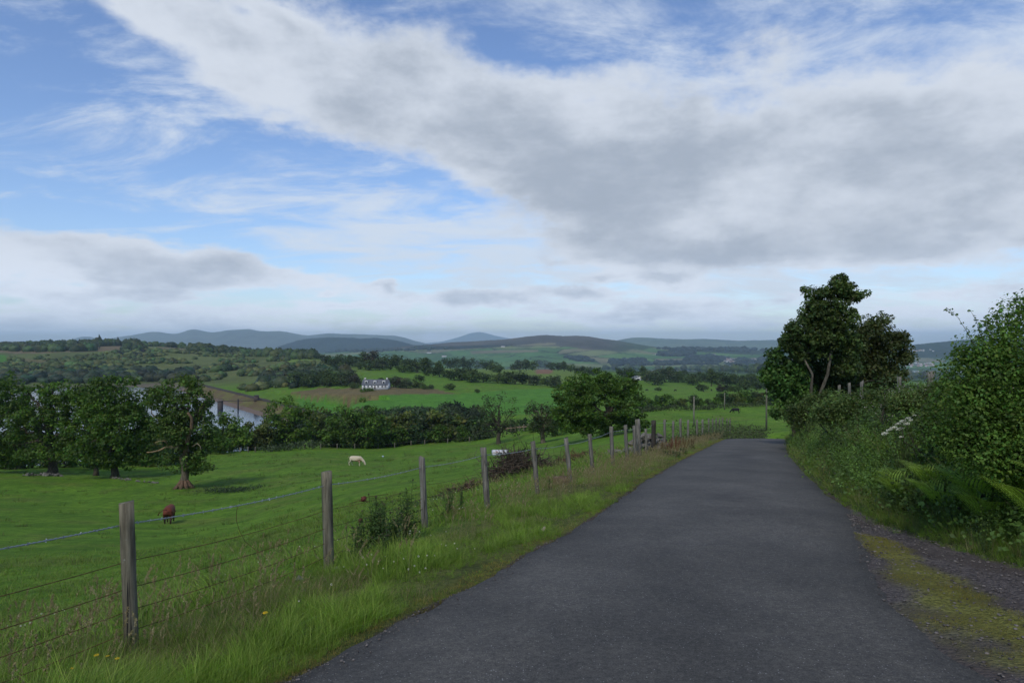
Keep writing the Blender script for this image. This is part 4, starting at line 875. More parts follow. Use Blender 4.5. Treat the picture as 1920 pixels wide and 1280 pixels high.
# ------------------------------------------------------------------ scattered small growth by geometry nodes
def gn_scatter(name, pos, rz, s, var_idx, variants, label, kind='stuff', tilt=None, mat=None):
    me = bpy.data.meshes.new(name); n = len(pos); me.vertices.add(n); me.vertices.foreach_set('co', np.asarray(pos, np.float32).ravel())
    rot = np.zeros((n, 3), np.float32); rot[:, 2] = rz
    if tilt is not None: rot[:, 0] = tilt[:, 0]; rot[:, 1] = tilt[:, 1]
    a = me.attributes.new('rot', 'FLOAT_VECTOR', 'POINT'); a.data.foreach_set('vector', rot.ravel())
    s = np.asarray(s, np.float32); s3 = (s[:, None]*np.ones((1, 3), np.float32) if s.ndim == 1 else s).astype(np.float32)
    a = me.attributes.new('siz', 'FLOAT_VECTOR', 'POINT'); a.data.foreach_set('vector', s3.ravel())
    a = me.attributes.new('kindno', 'INT', 'POINT'); a.data.foreach_set('value', np.asarray(var_idx, np.int32))
    o = link(name, me)
    nt = bpy.data.node_groups.new(name+'_scatter', 'GeometryNodeTree')
    nt.interface.new_socket('Geometry', in_out='INPUT', socket_type='NodeSocketGeometry'); nt.interface.new_socket('Geometry', in_out='OUTPUT', socket_type='NodeSocketGeometry')
    gi = nt.nodes.new('NodeGroupInput'); go = nt.nodes.new('NodeGroupOutput'); jn = nt.nodes.new('GeometryNodeJoinGeometry')
    def na(nm, ty):
        q_ = nt.nodes.new('GeometryNodeInputNamedAttribute'); q_.data_type = ty; q_.inputs[0].default_value = nm; return q_.outputs[0]
    kn, ro, si = na('kindno', 'INT'), na('rot', 'FLOAT_VECTOR'), na('siz', 'FLOAT_VECTOR')
    for v, src in enumerate(variants):
        cmp = nt.nodes.new('FunctionNodeCompare'); cmp.data_type = 'INT'; cmp.operation = 'EQUAL'; nt.links.new(kn, cmp.inputs[2]); cmp.inputs[3].default_value = v
        oi = nt.nodes.new('GeometryNodeObjectInfo'); oi.inputs[0].default_value = src; oi.inputs[1].default_value = True
        ip = nt.nodes.new('GeometryNodeInstanceOnPoints'); nt.links.new(gi.outputs[0], ip.inputs['Points']); nt.links.new(cmp.outputs[0], ip.inputs['Selection'])
        nt.links.new(oi.outputs['Geometry'], ip.inputs['Instance']); nt.links.new(ro, ip.inputs['Rotation']); nt.links.new(si, ip.inputs['Scale'])
        nt.links.new(ip.outputs[0], jn.inputs[0])
    nt.links.new(jn.outputs[0], go.inputs[0])
    md = o.modifiers.new('scatter', 'NODES'); md.node_group = nt
    return tag(o, label, kind=kind)
def proto(name, geo, mat=None):
    """a source shape, not linked into the scene"""
    return bpy.data.objects.new(name, geo.mesh(name, mat or GRASSM))
def tuft(seed, n, h, spread, width, lean, cols, hv=.35):
    rs = np.random.RandomState(seed); r = spread*np.sqrt(rs.rand(n)); a = rs.rand(n)*6.283
    b_ = np.stack([r*np.cos(a), r*np.sin(a), np.full(n, -.02)], 1)
    hh = h*(1-hv+2*hv*rs.rand(n)); out = np.stack([np.cos(a), np.sin(a)], 1)*(lean*hh*rs.rand(n))[:, None]+rs.normal(size=(n, 2))*lean*.35*h
    out[:, 0] += .12*h
    V, Fc, k = blades(b_, hh, out, width, rs)
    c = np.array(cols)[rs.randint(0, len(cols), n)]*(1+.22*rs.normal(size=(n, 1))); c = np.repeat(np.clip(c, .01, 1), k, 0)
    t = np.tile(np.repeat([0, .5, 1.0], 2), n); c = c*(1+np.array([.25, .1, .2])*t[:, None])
    g_ = Geo(); g_.add(V, Fc, c); return g_
GG = [(.105, .215, .018), (.128, .245, .024), (.160, .240, .034), (.085, .175, .016)]
GY = [(.120, .150, .040), (.150, .150, .060), (.09, .13, .03)]
STR = [(.30, .25, .13), (.36, .31, .18), (.24, .19, .10)]
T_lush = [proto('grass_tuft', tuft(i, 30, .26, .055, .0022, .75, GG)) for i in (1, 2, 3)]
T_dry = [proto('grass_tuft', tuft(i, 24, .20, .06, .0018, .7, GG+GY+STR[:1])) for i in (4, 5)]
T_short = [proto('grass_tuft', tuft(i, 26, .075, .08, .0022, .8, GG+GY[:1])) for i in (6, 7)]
def stem_tuft(seed, n, h):
    g_ = Geo(); rs = np.random.RandomState(seed)
    for i in range(n):
        b_ = np.array([rs.normal()*.05, rs.normal()*.05, 0]); hh = h*(.7+.5*rs.rand()); L = np.array([rs.normal()*.18+.08, rs.normal()*.12, 0])*hh
        pts = [b_, b_+L*.25+(0, 0, hh*.5), b_+L*.7+(0, 0, hh*.85), b_+L*1.15+(0, 0, hh)]
        c = np.array(STR[rs.randint(3)]); V, Fc = tube(pts, [.0012, .0011, .0010, .0006], 4, False); g_.add(V, Fc, c)
        for t in np.linspace(0, 1, 14):
            p_ = np.array(pts[2])*(1-t)+np.array(pts[3])*t; V, Fc = leafquads((p_+rs.normal(size=(2, 3))*.005), rs.normal(size=(2, 3)), .022, .35, rs, up=(L[0], L[1], hh)); g_.add(V, Fc, c*1.1)
    return g_
T_stem = [proto('grass_stem', stem_tuft(i, 5, .5)) for i in (8, 9, 10)]
rs = np.random.RandomState(71)
def ysamp(n, y0, y1, p=1.6):
    u_ = rs.rand(n); return (y0**(1-p)+u_*(y1**(1-p)-y0**(1-p)))**(1/(1-p))
def verge_pts(n, d0, d1, y0, y1, p=1.5):
    y = ysamp(n, y0, y1, p); d = d0+(d1-d0)*rs.rand(n); x = xl(y)-d; return x, y, d
# long grass between tarmac and fence
x, y, d = verge_pts(13500, .02, 3.1, 1.6, 56, 1.35)
d = d-.06*fbm(y*1.1, y*0+3.3, 4, 1); x = xl(y)-d
m_ = d > .08+.12*vnoise(y*2.2, y*0, 3); x, y, d = x[m_], y[m_], d[m_]
lush = fbm(x/1.1, y/1.6, 3, 5)
k = np.where(lush > -.08, rs.randint(0, 3, len(x)), 3+rs.randint(0, 2, len(x)))
edge = sstep(0, .9, d+.25*vnoise(x*2, y*2, 2)); s = (.19+.34*edge)*np.clip(.85+1.3*fbm(x/.8, y/1.1, 3, 1), .5, 1.5)*(1+.28*rs.randn(len(x)).clip(-1.5, 2))*(1+.35*np.maximum(lush, 0))*np.where(d > 2.1, .7, 1)
wide = 1+y/14
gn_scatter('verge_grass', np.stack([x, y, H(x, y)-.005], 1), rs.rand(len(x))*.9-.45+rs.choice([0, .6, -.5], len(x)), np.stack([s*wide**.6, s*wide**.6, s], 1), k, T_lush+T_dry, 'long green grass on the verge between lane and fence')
# turf seen over the fence line
x, y, d = verge_pts(15000, 2.6, 26, 2.5, 40, 1.5)
s = (1+.3*rs.randn(len(x)).clip(-2, 2))*(1+y/12)*(1.2-.5*sstep(3, 8, d)); m_ = x/y > -1.1
gn_scatter('pasture_turf', np.stack([x, y, H(x, y)], 1)[m_], (rs.rand(len(x))*6.28)[m_], np.stack([s*1.3, s*1.3, s*.8], 1)[m_], (rs.rand(len(x))*2).astype(int)[m_], T_short, 'short grazed turf just beyond the fence')
# straw coloured flowering stems
x, y, d = verge_pts(520, 1.0, 4.2, 2.4, 45, 1.25)
m_ = (fbm(x/1.3, y/1.3, 3, 1) > -.15); x, y = x[m_], y[m_]
gn_scatter('seeding_grass_stems', np.stack([x, y, H(x, y)], 1), rs.rand(len(x))*.8-.4, (.38+.45*rs.rand(len(x)))*(1+y/60), rs.randint(0, 3, len(x)), T_stem, 'straw coloured seeding grass stems along the fence')
x, y, d = verge_pts(800, .2, 2.4, 14, 50, 1.1)
gn_scatter('dry_verge_grass', np.stack([x, y, H(x, y)], 1), rs.rand(len(x))*.8-.4, (.35+.4*rs.rand(len(x)))*(1+y/70), rs.randint(0, 3, len(x)), T_stem, 'bleached dry grass on the far part of the verge')
# white clover heads
def clover(seed):
    g_ = Geo(); rs_ = np.random.RandomState(seed)
    V, Fc = tube([(0, 0, 0), (.01, 0, .09)], [.0012, .001], 4, False); g_.add(V, Fc, (.07, .12, .03))
    d_ = unit(rs_.normal(size=(26, 3))); V, Fc = leafquads(np.array([.01, 0, .1])+d_*.009, d_, .009, .6, rs_); g_.add(V, Fc, (.62, .60, .52)); return g_
T_clo = [proto('clover_head', clover(i)) for i in (1, 2)]
x, y, d = verge_pts(620, .5, 7.5, 2.6, 18, 1.4); m_ = fbm(x/1.4, y/1.4, 3, 3) > -.05; x, y = x[m_], y[m_]
gn_scatter('white_clover', np.stack([x, y, H(x, y)+.08], 1), rs.rand(len(x))*6, (.55+.45*rs.rand(len(x)))*(1+y/60), rs.randint(0, 2, len(x)), T_clo, 'white clover heads dotted through the grass')

# tufts and rank patches in the pasture
x = -70+80*rs.rand(2600)*1.0; y = 14+130*rs.rand(2600)**1.3; x = -y*.78+(y*.78+2)*rs.rand(2600); m_ = (xl(np.minimum(y, 60))-x > 5) & (fbm(x/6, y/9, 3, 2)+.25*rs.randn(2600) > .12)
x, y = x[m_], y[m_]
gn_scatter('pasture_tussocks', np.stack([x, y, H(x, y)], 1), rs.rand(len(x))*6, (.8+1.0*rs.rand(len(x)))*(1+y/50), 3+0*(x > 0).astype(int)+rs.randint(0, 2, len(x))-3, [proto('tussock', tuft(50, 24, .10, .10, .004, .9, [(.070, .115, .020), (.10, .14, .03)])), proto('tussock', tuft(51, 24, .12, .12, .004, .9, [(.085, .150, .022), (.13, .15, .045)]))], 'darker ungrazed tufts scattered over the pasture')
# --- gravel: loose stones and moss
def pebble(seed):
    rs_ = np.random.RandomState(seed); V, Fc = box(-1, 1, -1, 1, -1, 1); V = V*[.010, .008, .005]*(1+.3*rs_.normal(size=V.shape)); g_ = Geo(); g_.add(V, Fc, np.array((.105, .093, .085))*(1+.3*rs_.randn())); return g_
T_peb = [proto('pebble', pebble(i), STONE) for i in range(5)]
y = 1.5+9*rs.rand(5200)**1.2; t = rs.rand(5200); x = xr(y)-.12+(xb(y)+.2-xr(y)+.12)*t
gn_scatter('loose_gravel', np.stack([x, y, plane(y)+.004], 1), rs.rand(5200)*6, .25+.85*rs.rand(5200)**3, rs.randint(0, 5, 5200), T_peb, 'loose gravel of the pull-in')
y = ysamp(1500, 2.5, 30, 1.3); x = xl(y)+.02+.22*rs.rand(1500)**2-.05*fbm(y*1.1, y*0+3.3, 4, 1); 
gn_scatter('edge_gravel', np.stack([x, y, plane(y)+.006], 1), rs.rand(1500)*6, .2+.5*rs.rand(1500)**3, rs.randint(0, 5, 1500), T_peb, 'grit washed along the left edge of the lane')
def moss_tuft(seed):
    return tuft(seed, 26, .022, .035, .0014, .8, [(.15, .15, .028), (.11, .14, .025), (.19, .16, .035)])
T_moss = [proto('moss_tuft', moss_tuft(i)) for i in (30, 31, 32)]
y = 1.5+7.6*rs.rand(9000); x = xr(y)+(xb(y)-xr(y))*rs.rand(9000); m_ = moss_w(x, y) > .35+.4*rs.rand(9000); x, y = x[m_], y[m_]
gn_scatter('roadside_moss', np.stack([x, y, plane(y)+.004], 1), rs.rand(len(x))*6, .8+1.3*rs.rand(len(x)), rs.randint(0, 3, len(x)), T_moss, 'yellow green moss and stunted grass between tarmac and gravel')
y = ysamp(2600, 2.2, 50, 1.3); d = -.02+.30*rs.rand(2600)-.07*fbm(y*1.1, y*0+3.3, 4, 1); x = xl(y)-d
gn_scatter('edge_moss', np.stack([x, y, H(x, y)+.006], 1), rs.rand(2600)*6, (.9+1.1*rs.rand(2600))*(1+y/15), rs.randint(0, 3, 2600), T_moss, 'mossy fringe where the verge meets the tarmac')

# --- the overgrown bank on the right
def nettle(seed, h=.75, ns=7, col=(.088, .165, .030), ls=.066):
    g_ = Geo(); rs_ = np.random.RandomState(seed)
    for i in range(ns):
        a, r = rs_.rand()*6.28, .2*rs_.rand(); b_ = np.array([r*math.cos(a), r*math.sin(a), 0]); hh = h*(.65+.5*rs_.rand()); tip = b_+[rs_.normal()*.10, rs_.normal()*.10, hh]
        V, Fc = tube([b_, (b_+tip)/2+rs_.normal(size=3)*.01, tip], [.003, .0025, .0015], 4, False); g_.add(V, Fc, np.array(col)*.9)
        ts = np.linspace(.18, 1, 12); aa = np.repeat(np.arange(12)*1.57, 2)+np.tile([0, math.pi], 12); tt = np.repeat(ts, 2)
        dd = np.stack([np.cos(aa), np.sin(aa), np.full(24, -.25)], 1); ln = ls*(1.25-.65*tt)
        c_ = b_+(tip-b_)*tt[:, None]+dd*ln[:, None]*.55
        nn_ = unit(np.stack([np.cos(aa)*.25, np.sin(aa)*.25, np.ones(24)], 1)+rs_.normal(size=(24, 3))*.2)
        t_ = unit(dd-(dd*nn_).sum(1)[:, None]*nn_); bb = np.cross(nn_, t_)
        V = np.stack([c_-t_*ln[:, None]*.5, c_+bb*ln[:, None]*.27-t_*ln[:, None]*.1, c_+t_*ln[:, None]*.5-[0, 0, .012], c_-bb*ln[:, None]*.27-t_*ln[:, None]*.1], 1).reshape(-1, 3)
        cc = np.repeat(np.array(col)*(1+.3*tt)[:, None]*(1+.15*rs_.normal(size=(24, 1))), 4, 0); g_.add(V, np.arange(96).reshape(24, 4), cc)
    return g_
def bramble(seed, r=.5, n=330, leaf=.05, col=(.074, .122, .028)):
    g_ = Geo(); rs_ = np.random.RandomState(seed)
    for i in range(5):
        a = rs_.rand()*6.28; L = r*(.5+.5*rs_.rand()); p0 = np.array([rs_.normal()*.08, rs_.normal()*.08, 0]); d_ = np.array([math.cos(a), math.sin(a), 0])
        pts = [p0, p0+d_*L*.3+(0, 0, L*.75), p0+d_*L*.75+(0, 0, L*.8), p0+d_*L*1.1+(0, 0, L*.35)]
        V, Fc = tube(pts, [.003, .0025, .002, .0015], 4, False); g_.add(V, Fc, (.07, .075, .035))
    d_ = unit(rs_.normal(size=(n, 3))); d_[:, 2] = np.abs(d_[:, 2]); rr = r*(.45+.6*rs_.rand(n)**.6)*(1+.25*np.sin(d_[:, 0]*7+seed)*np.cos(d_[:, 1]*6))
    V, Fc = leafquads(d_*rr[:, None]*[1, 1, 1.0], unit(d_+[0, 0, .6]+rs_.normal(size=(n, 3))*.5), leaf*(.6+.8*rs_.rand(n)), .75, rs_)
    g_.add(V, Fc, np.repeat(np.clip(np.array(col)*(1+.35*rs_.normal(size=(n, 1)))*[1, 1, 1], .01, 1), 4, 0)); return g_
T_bank = [proto('nettle', nettle(1), LEAF), proto('nettle', nettle(2, .85, 8, (.100, .180, .032)), LEAF), proto('nettle', nettle(3, .65, 9, (.112, .178, .042), .05), LEAF),
          proto('bramble', bramble(4), LEAF), proto('bramble', bramble(5, .45, 300, .045, (.100, .145, .032)), LEAF), proto('bramble', bramble(6, .55, 340, .055, (.070, .130, .028)), LEAF),
          proto('tall_grass', tuft(7, 46, .65, .12, .003, .55, GG+GY+STR[:1])), proto('tall_grass', tuft(8, 44, .5, .12, .003, .8, GG+GY)), proto('tall_grass', tuft(9, 30, .62, .12, .0026, .8, GY+STR)),
          proto('herb', nettle(10, .6, 9, (.055, .10, .04), .035), LEAF)]
N = 5200
y = ysamp(N, 2.2, 58, 1.35); d = .05+7.5*rs.rand(N)**1.35; x = xb(y)+d
m_ = ~((y < 4.5) & (d < .6)); x, y, d = x[m_], y[m_], d[m_]; N = len(x)
zn1 = fbm(x/1.2, y/1.8, 3, 2); zn2 = fbm(x/1.6+50, y/2.2, 3, 4)
k = np.zeros(N, int)
for i in range(N):
    if d[i] < .25: k[i] = rs.choice([6, 7, 7, 8, 9])
    elif d[i] < 1.3: k[i] = rs.choice([0, 2, 7, 6, 9, 1]) if zn1[i] > -.1 else rs.choice([6, 7, 8, 9])
    else: k[i] = rs.choice([3, 4, 5, 3, 9]) if zn2[i] > .05 else (rs.choice([0, 1, 2, 0, 9]) if zn1[i] > -.15 else rs.choice([6, 8, 9, 4, 2]))
s = (.40+.60*sstep(0, 1.2, d))*(1+.22*rs.randn(N).clip(-1.5, 2))*(1+.2*zn2)
s = s*np.where(y < 5, .8, 1)
s = s*.98
gn_scatter('bank_undergrowth', np.stack([x, y, H(x, y)-.03], 1), rs.rand(N)*6.28, np.stack([s*(1+y/90), s*(1+y/90), s], 1), k, T_bank, 'nettles, brambles and tall grass smothering the right hand bank', tilt=rs.normal(size=(N, 2))*.12)
# rank growth under the hedge
y = 4.6+6.5*rs.rand(760); d = .45+2.0*rs.rand(760)**1.2; s = (.45+.35*sstep(.4, 1.2, d))*(.8+.5*rs.rand(760))
gn_scatter('hedge_foot_growth', np.stack([xb(y)+d, y, H(xb(y)+d, y)-.03], 1), rs.rand(760)*6.28, s, rs.choice([0, 1, 2, 3, 4, 5, 7, 9], 760), T_bank, 'nettles and briars packed against the foot of the hawthorn hedge')
# low grass at the foot of the bank
y = ysamp(3800, 1.8, 50, 1.4); d = -.15+.75*rs.rand(3800); x = xb(y)+d+.1*vnoise(y*2, y*0, 1)
s = (.28+.42*sstep(-.1, .5, d))*(1+.25*rs.randn(3800).clip(-1.5, 2))
gn_scatter('bank_foot_grass', np.stack([x, y, H(x, y)-.005], 1), rs.rand(3800)*6.28, np.stack([s*(1+y/20), s*(1+y/20), s], 1), np.where(rs.rand(3800) < .6, rs.randint(0, 3, 3800), 3+rs.randint(0, 2, 3800)), T_lush+T_dry, 'grass along the foot of the right hand bank')
# small pale blossoms on the bank top
def blossom(seed):
    g_ = Geo(); rs_ = np.random.RandomState(seed)
    for i in range(7):
        c_ = rs_.normal(size=3)*.09; d_ = unit(rs_.normal(size=(5, 3))+[0, -.4, 1]); V, Fc = leafquads(c_+d_*.008, d_, .022, .8, rs_); g_.add(V, Fc, (.55, .48, .47))
    return g_
T_blo = [proto('blossom', blossom(i), LEAF) for i in (1, 2)]
y = 8+22*rs.rand(150); d = 1.5+2.5*rs.rand(150); x = xb(y)+d
gn_scatter('bramble_blossom', np.stack([x, y, H(x, y)+.55+.25*rs.rand(150)], 1), rs.rand(150)*6, .7+.6*rs.rand(150), rs.randint(0, 2, 150), T_blo, 'pale pink bramble blossom on top of the bank')

# ferns
def fern(x, y, size, nf, seed, label, col=(.24, .38, .06), face=None):
    rs_ = np.random.RandomState(seed); t = empty('bracken_fern', (x, y, gx(x, y)+.10)); tag(t, label, 'fern', 'ferns on the right hand bank')
    for f in range(nf):
        a = (f/nf*6.28+rs_.rand()*.5) if face is None else face+rs_.normal()*.8; L = size*(.8+.4*rs_.rand()); g_ = Geo()
        tt = np.linspace(0, 1, 30); rdir = np.array([math.cos(a), math.sin(a), 0])
        pts = rdir*(L*.62*tt**1.25)[:, None]+np.array([0, 0, 1.])*(L*(.86*tt-.32*tt**2.4))[:, None]
        V, Fc = tube(pts[::4], np.linspace(.004, .001, len(pts[::4])), 4, False); g_.add(V, Fc, (.09, .11, .03))
        T_ = unit(np.gradient(pts, axis=0)); side = unit(np.cross(T_, [0, 0, 1])); up = np.cross(side, T_)
        for i in range(4, 30):
            ln = L*.30*math.sin(math.pi*min(1, (1.08-tt[i])*.82))**.9
            for sg in (-1, 1):
                p0 = pts[i]; dirp = unit(side[i]*sg+T_[i]*.35-up[i]*.12)
                nb = 6; ts_ = np.linspace(.12, .95, nb); cc_ = p0+dirp*(ln*ts_)[:, None]
                w_ = ln*.085*(1.15-ts_)
                pr_ = unit(np.cross(up[i], dirp))
                for sg2 in (-1, 1):
                    tip = cc_+(pr_*sg2+dirp*.5)*w_[:, None]*1.3
                    b2 = dirp*(ln*.06)
                    V = np.stack([cc_-b2, cc_*.4+tip*.6-b2*.5, tip, cc_+b2], 1).reshape(-1, 3); g_.add(V, np.arange(nb*4).reshape(nb, 4), np.array(col)*(1+.18*rs_.normal()))
        g_.build('frond', LEAF, t)
    return t
FERNS = [(9.9, .45, .50, 'small pale fern on the bank straight below the white umbels'), (9.4, .95, .52, 'fern partly hidden in nettles, next right of the one below the umbels'), (8.8, .50, .55, 'broad fern low on the bank, halfway from the umbels to the right edge'),
         (8.3, .80, .60, 'fern leaning out above the broad low fern'), (7.9, .45, .52, 'low fern nearest the gravel'), (7.6, .90, .72, 'tall fern against the dark foot of the hawthorn hedge'), (7.2, .60, .62, 'bushy fern beside the tall one, at the right edge'),
         (9.1, 1.5, .55, 'fern highest on the bank under the bramble bush'), (7.0, 1.0, .75, 'biggest fern, cut by the right edge of the view'), (8.5, 1.3, .6, 'fern between the bramble bush and the hawthorn hedge'), (10.6, .7, .48, 'fern furthest up the lane, left of the white umbels'), (7.4, 1.35, .7, 'fern deep under the hawthorn hedge')]
for i, (Y, d_, sz_, lb) in enumerate(FERNS): fern(float(xb(Y))+.16+d_*.60, Y, sz_*1.35, 8, 400+i, lb)

# leafy filling between the ferns and the hedge
yy = [5.2, 6.2, 7.2, 8.2, 9.4, 10.8, 12.5]
bramble_mass('hedge_skirt', [(float(xb(v))+1.5, v, 0) for v in yy], 15000, .048, (.085, .150, .030), 'leafy briars and weeds filling the foot of the hawthorn hedge', 61, .95, .33)
bramble_mass('bank_front_weeds', [(float(xb(v))+.70, v, 0) for v in (4.6, 5.6, 6.8, 8, 9.5, 11, 13, 16, 19, 23, 28, 34, 42)], 24000, .06, (.080, .145, .030), 'broad leaved weeds on the face of the right bank above the grass', 63, .62, .28)
bramble_mass('bank_briars', [(float(xb(v))+2.2, v, 0) for v in yy+[15, 18]], 15000, .055, (.080, .135, .030), 'waist high briars on the crown of the bank', 62, 1.15, .45)

# hogweed with flat white umbels
HX, HY = WP(1684, 797, 10.4)[0]+.1, 10.4; hz = gx(HX, HY)
hog = empty('hogweed', (HX, HY, hz)); tag(hog, 'white flowered hogweed leaning over the bank, its flat umbels in a slanting line', 'wildflower')
rs = np.random.RandomState(8)
for (px, py, w_) in [(1659,811,15),(1667,805,13),(1676,800,16),(1688,802,17),(1684,793,13),(1693,788,15),(1700,793,13),(1703,783,15),(1713,778,13),(1708,787,9),(1690,818,8)]:
    X3 = np.array(WP(px, py, 10.2+rs.rand()*.4)); loc = X3-[HX, HY, hz]; w3 = w_/F*10.4*.42; g_ = Geo()
    tl = unit(np.array([-.25, -.35, 1.0]))
    n_ = 80; rr = w3*np.sqrt(rs.rand(n_)); aa = rs.rand(n_)*6.28
    c_ = loc+np.stack([rr*np.cos(aa), rr*np.sin(aa), -.25*rr**2/w3+.006*rs.normal(size=n_)-rr*np.cos(aa)*-.25], 1)
    V, Fc = leafquads(c_, tl+rs.normal(size=(n_, 3))*.3, .013, .8, rs); g_.add(V, Fc, np.repeat(np.array((.66, .66, .58))*(1+.12*rs.normal(size=(n_, 1))), 4, 0))
    for j in range(7):
        e_ = loc+[w3*.7*math.cos(j*.9), w3*.7*math.sin(j*.9), 0]; V, Fc = tube([loc-[0, 0, .05], e_], [.0015, .001], 4, False); g_.add(V, Fc, (.08, .12, .04))
    g_.build('umbel', LEAF, hog)
    g2 = Geo(); V, Fc = tube([(rs.normal()*.05, rs.normal()*.05, 0), loc*.55+[0, 0, .12], loc-[0, 0, .05]], [.007, .005, .003], 6, False); g2.add(V, Fc, (.08, .11, .035)); g2.build('stem', LEAF, hog)

# hawthorn hedge on the right
def px_lobes(lst, Y, ox, oy, oz, dmul=1.0):
    s_ = Y/F; return [((lx-960)*s_-ox, 0, (640-ly)*s_-oz, rx*s_, (rx+ry)*.5*s_*dmul, ry*s_) for lx, ly, rx, ry in lst]
def hedge(name, px, Y, lob, K_, n_each, csize, leaf, col, seed, label, cat, stems=14, colvar=.25):
    ox = (px-960)/F*Y; oz = gx(ox, Y); lb = px_lobes(lob, Y, ox, Y, oz)
    rs_ = np.random.RandomState(seed); t = empty(name, (ox, Y, oz)); tag(t, label, cat)
    pts = crown_points(lb, K_, rs_, .3); pts[:, 2] = np.maximum(pts[:, 2], .05); g_ = Geo(); clump_leaves(g_, pts, csize*(.6+.7*rs_.rand(K_)), n_each, leaf, col, rs_, .85, colvar); g_.build('foliage', LEAF, t)
    sg = Geo()
    for i in rs_.choice(K_, stems, False):
        bx = max(ox+pts[i][0]*.85, float(xb(Y))+1.4)+rs_.normal()*.1; by = Y+max(pts[i][1], -.3)+.8
        V, Fc = tube(limb_path((bx-ox, by-Y, gx(bx, by)-oz-.1), pts[i]+[0, .6, 0], rs_, 6, .15), np.linspace(.020, .005, 6), 6, False); sg.add(V, Fc, (.10, .09, .075))
    sg.build('stems', BARK, t, True); return t, (ox, Y, oz)
hg, (ox, oy, oz) = hedge('hawthorn_hedge', 1880, 7.6, [(1850,800,70,40),(1900,820,60,40),(1905,650,58,48),(1850,690,50,44),(1900,730,70,60),(1930,600,50,48),(1830,740,38,36),(1870,790,60,50),(1940,800,60,70),(1880,850,60,36),(1825,665,24,20),(1960,700,50,80),(1850,850,60,40),(1900,860,60,46),(1820,820,40,40),(1930,880,60,40),(1805,715,30,34),(1790,765,44,36),(1770,820,44,28),(1838,655,22,26),(1892,610,26,24)], 330, 150, .21, .036, (.080, .148, .024), 51, 'dense hawthorn hedge filling the right edge, long shoots against the sky', 'hedge', 5)
def shoot(pts_px, Y, parent, org, seed, leaf=.034):
    rs_ = np.random.RandomState(seed); P3 = np.array([WP(px, py, Y) for px, py in pts_px])-np.array(org); g_ = Geo()
    V, Fc = tube(P3, np.linspace(.004, .0015, len(P3)), 4, False); g_.add(V, Fc, (.09, .08, .04))
    n_ = 26; t_ = np.sort(rs_.rand(n_))*(len(P3)-1); i_ = np.minimum(t_.astype(int), len(P3)-2); f_ = (t_-i_)[:, None]; c_ = P3[i_]*(1-f_)+P3[i_+1]*f_
    for q_ in range(2):
        V, Fc = leafquads(c_+rs_.normal(size=(n_, 3))*.013, rs_.normal(size=(n_, 3))+[0, 0, .6], leaf*(.6+.6*rs_.rand(n_)), .62, rs_); g_.add(V, Fc, (.06, .115, .026))
    g_.build('shoot', LEAF, parent)
for i, p_ in enumerate([[(1828,650),(1812,620),(1796,595),(1774,576)],[(1850,650),(1838,625),(1830,600),(1820,583)],[(1880,640),(1872,610),(1866,592),(1872,582)],[(1862,640),(1856,620),(1852,600)],[(1896,620),(1890,600),(1886,588)],
                        [(1912,610),(1908,585),(1904,566),(1908,553)],[(1920,600),(1916,580),(1918,562)],[(1930,590),(1928,565),(1932,540)],[(1816,690),(1800,672),(1784,660)],[(1810,720),(1792,706),(1778,700)],[(1885,640),(1880,622),(1884,608)]]):
    shoot(p_, 7.4+.06*i, hg, (ox, oy, oz), 600+i)
hedge('bramble_bush', 1790, 9.6, [(1800,800,60,40),(1760,790,40,30),(1840,840,50,36),(1790,760,36,26)], 190, 90, .15, .045, (.076, .118, .030), 52, 'dark bramble bush filling the bank between the white flowers and the hedge', 'bush', 10)
hedge('rose_bush', 1722, 13.5, [(1725,752,44,22),(1690,757,30,18),(1765,745,34,24)], 120, 90, .17, .045, (.088, .128, .034), 53, 'low briar bush on the bank top below the gap with the distant town', 'bush', 8)
hedge('elder_bush', 1510, 30, [(1500,770,26,20),(1530,760,34,20),(1560,752,30,20),(1485,790,16,18)], 110, 80, .34, .09, (.078, .118, .030), 54, 'rough bush at the foot of the tall leaning trees', 'bush', 6)
hedge('bank_thicket', 1610, 20, [(1600,762,50,20),(1650,752,40,18),(1560,775,36,20)], 140, 80, .26, .07, (.082, .128, .032), 55, 'tangled thicket on the bank in front of the dark trees', 'bush', 6)

# the two tall trees on the right
SX = 42.0
def bank_tree(px, Y, lobes_px, label, seed, K_, n_each, csize, leaf, col, trunks, colvar=.25, name='broadleaf_tree', inner=.3, bark=(.105, .095, .075), limbs=16, dmul=1.0):
    ox = (px-960)/F*Y; oz = gx(ox, Y); lb = px_lobes(lobes_px, Y, ox, Y, oz, dmul); rs_ = np.random.RandomState(seed)
    t = empty(name, (ox, Y, oz)); tag(t, label, 'tree')
    pts = crown_points(lb, K_, rs_, inner); tg = Geo()
    for tr_, r0, r1 in trunks:
        P3 = [np.array(WP(a, b, Y))-[ox, Y, oz] for a, b in tr_]; P3[0] = P3[0]*[1, 1, 0]+[0, 0, -.3] if tr_[0][1] > 780 else P3[0]
        for q_ in range(len(P3)): P3[q_] = P3[q_]+[0, .25*math.sin(q_*2.1)-(.5 if seed == 61 else 0), 0]
        V, Fc = tube(P3, np.linspace(r0, r1, len(P3)), 8); tg.add(V, Fc, bark)
    ends = [np.array(WP(*tr_[-1], Y))-[ox, Y, oz] for tr_, _, _ in trunks]
    for i in rs_.choice(K_, limbs, False):
        e_ = ends[rs_.randint(len(ends))]; V, Fc = tube(limb_path(e_, pts[i], rs_, 6, .15), np.linspace(.07, .015, 6), 6, False); tg.add(V, Fc, np.array(bark)*.8)
    tg.build('trunk', BARK, t, True)
    g_ = Geo(); clump_leaves(g_, pts, csize*(.6+.7*rs_.rand(K_)), n_each, leaf, col, rs_, .85, colvar); g_.build('crown', LEAF, t); return t
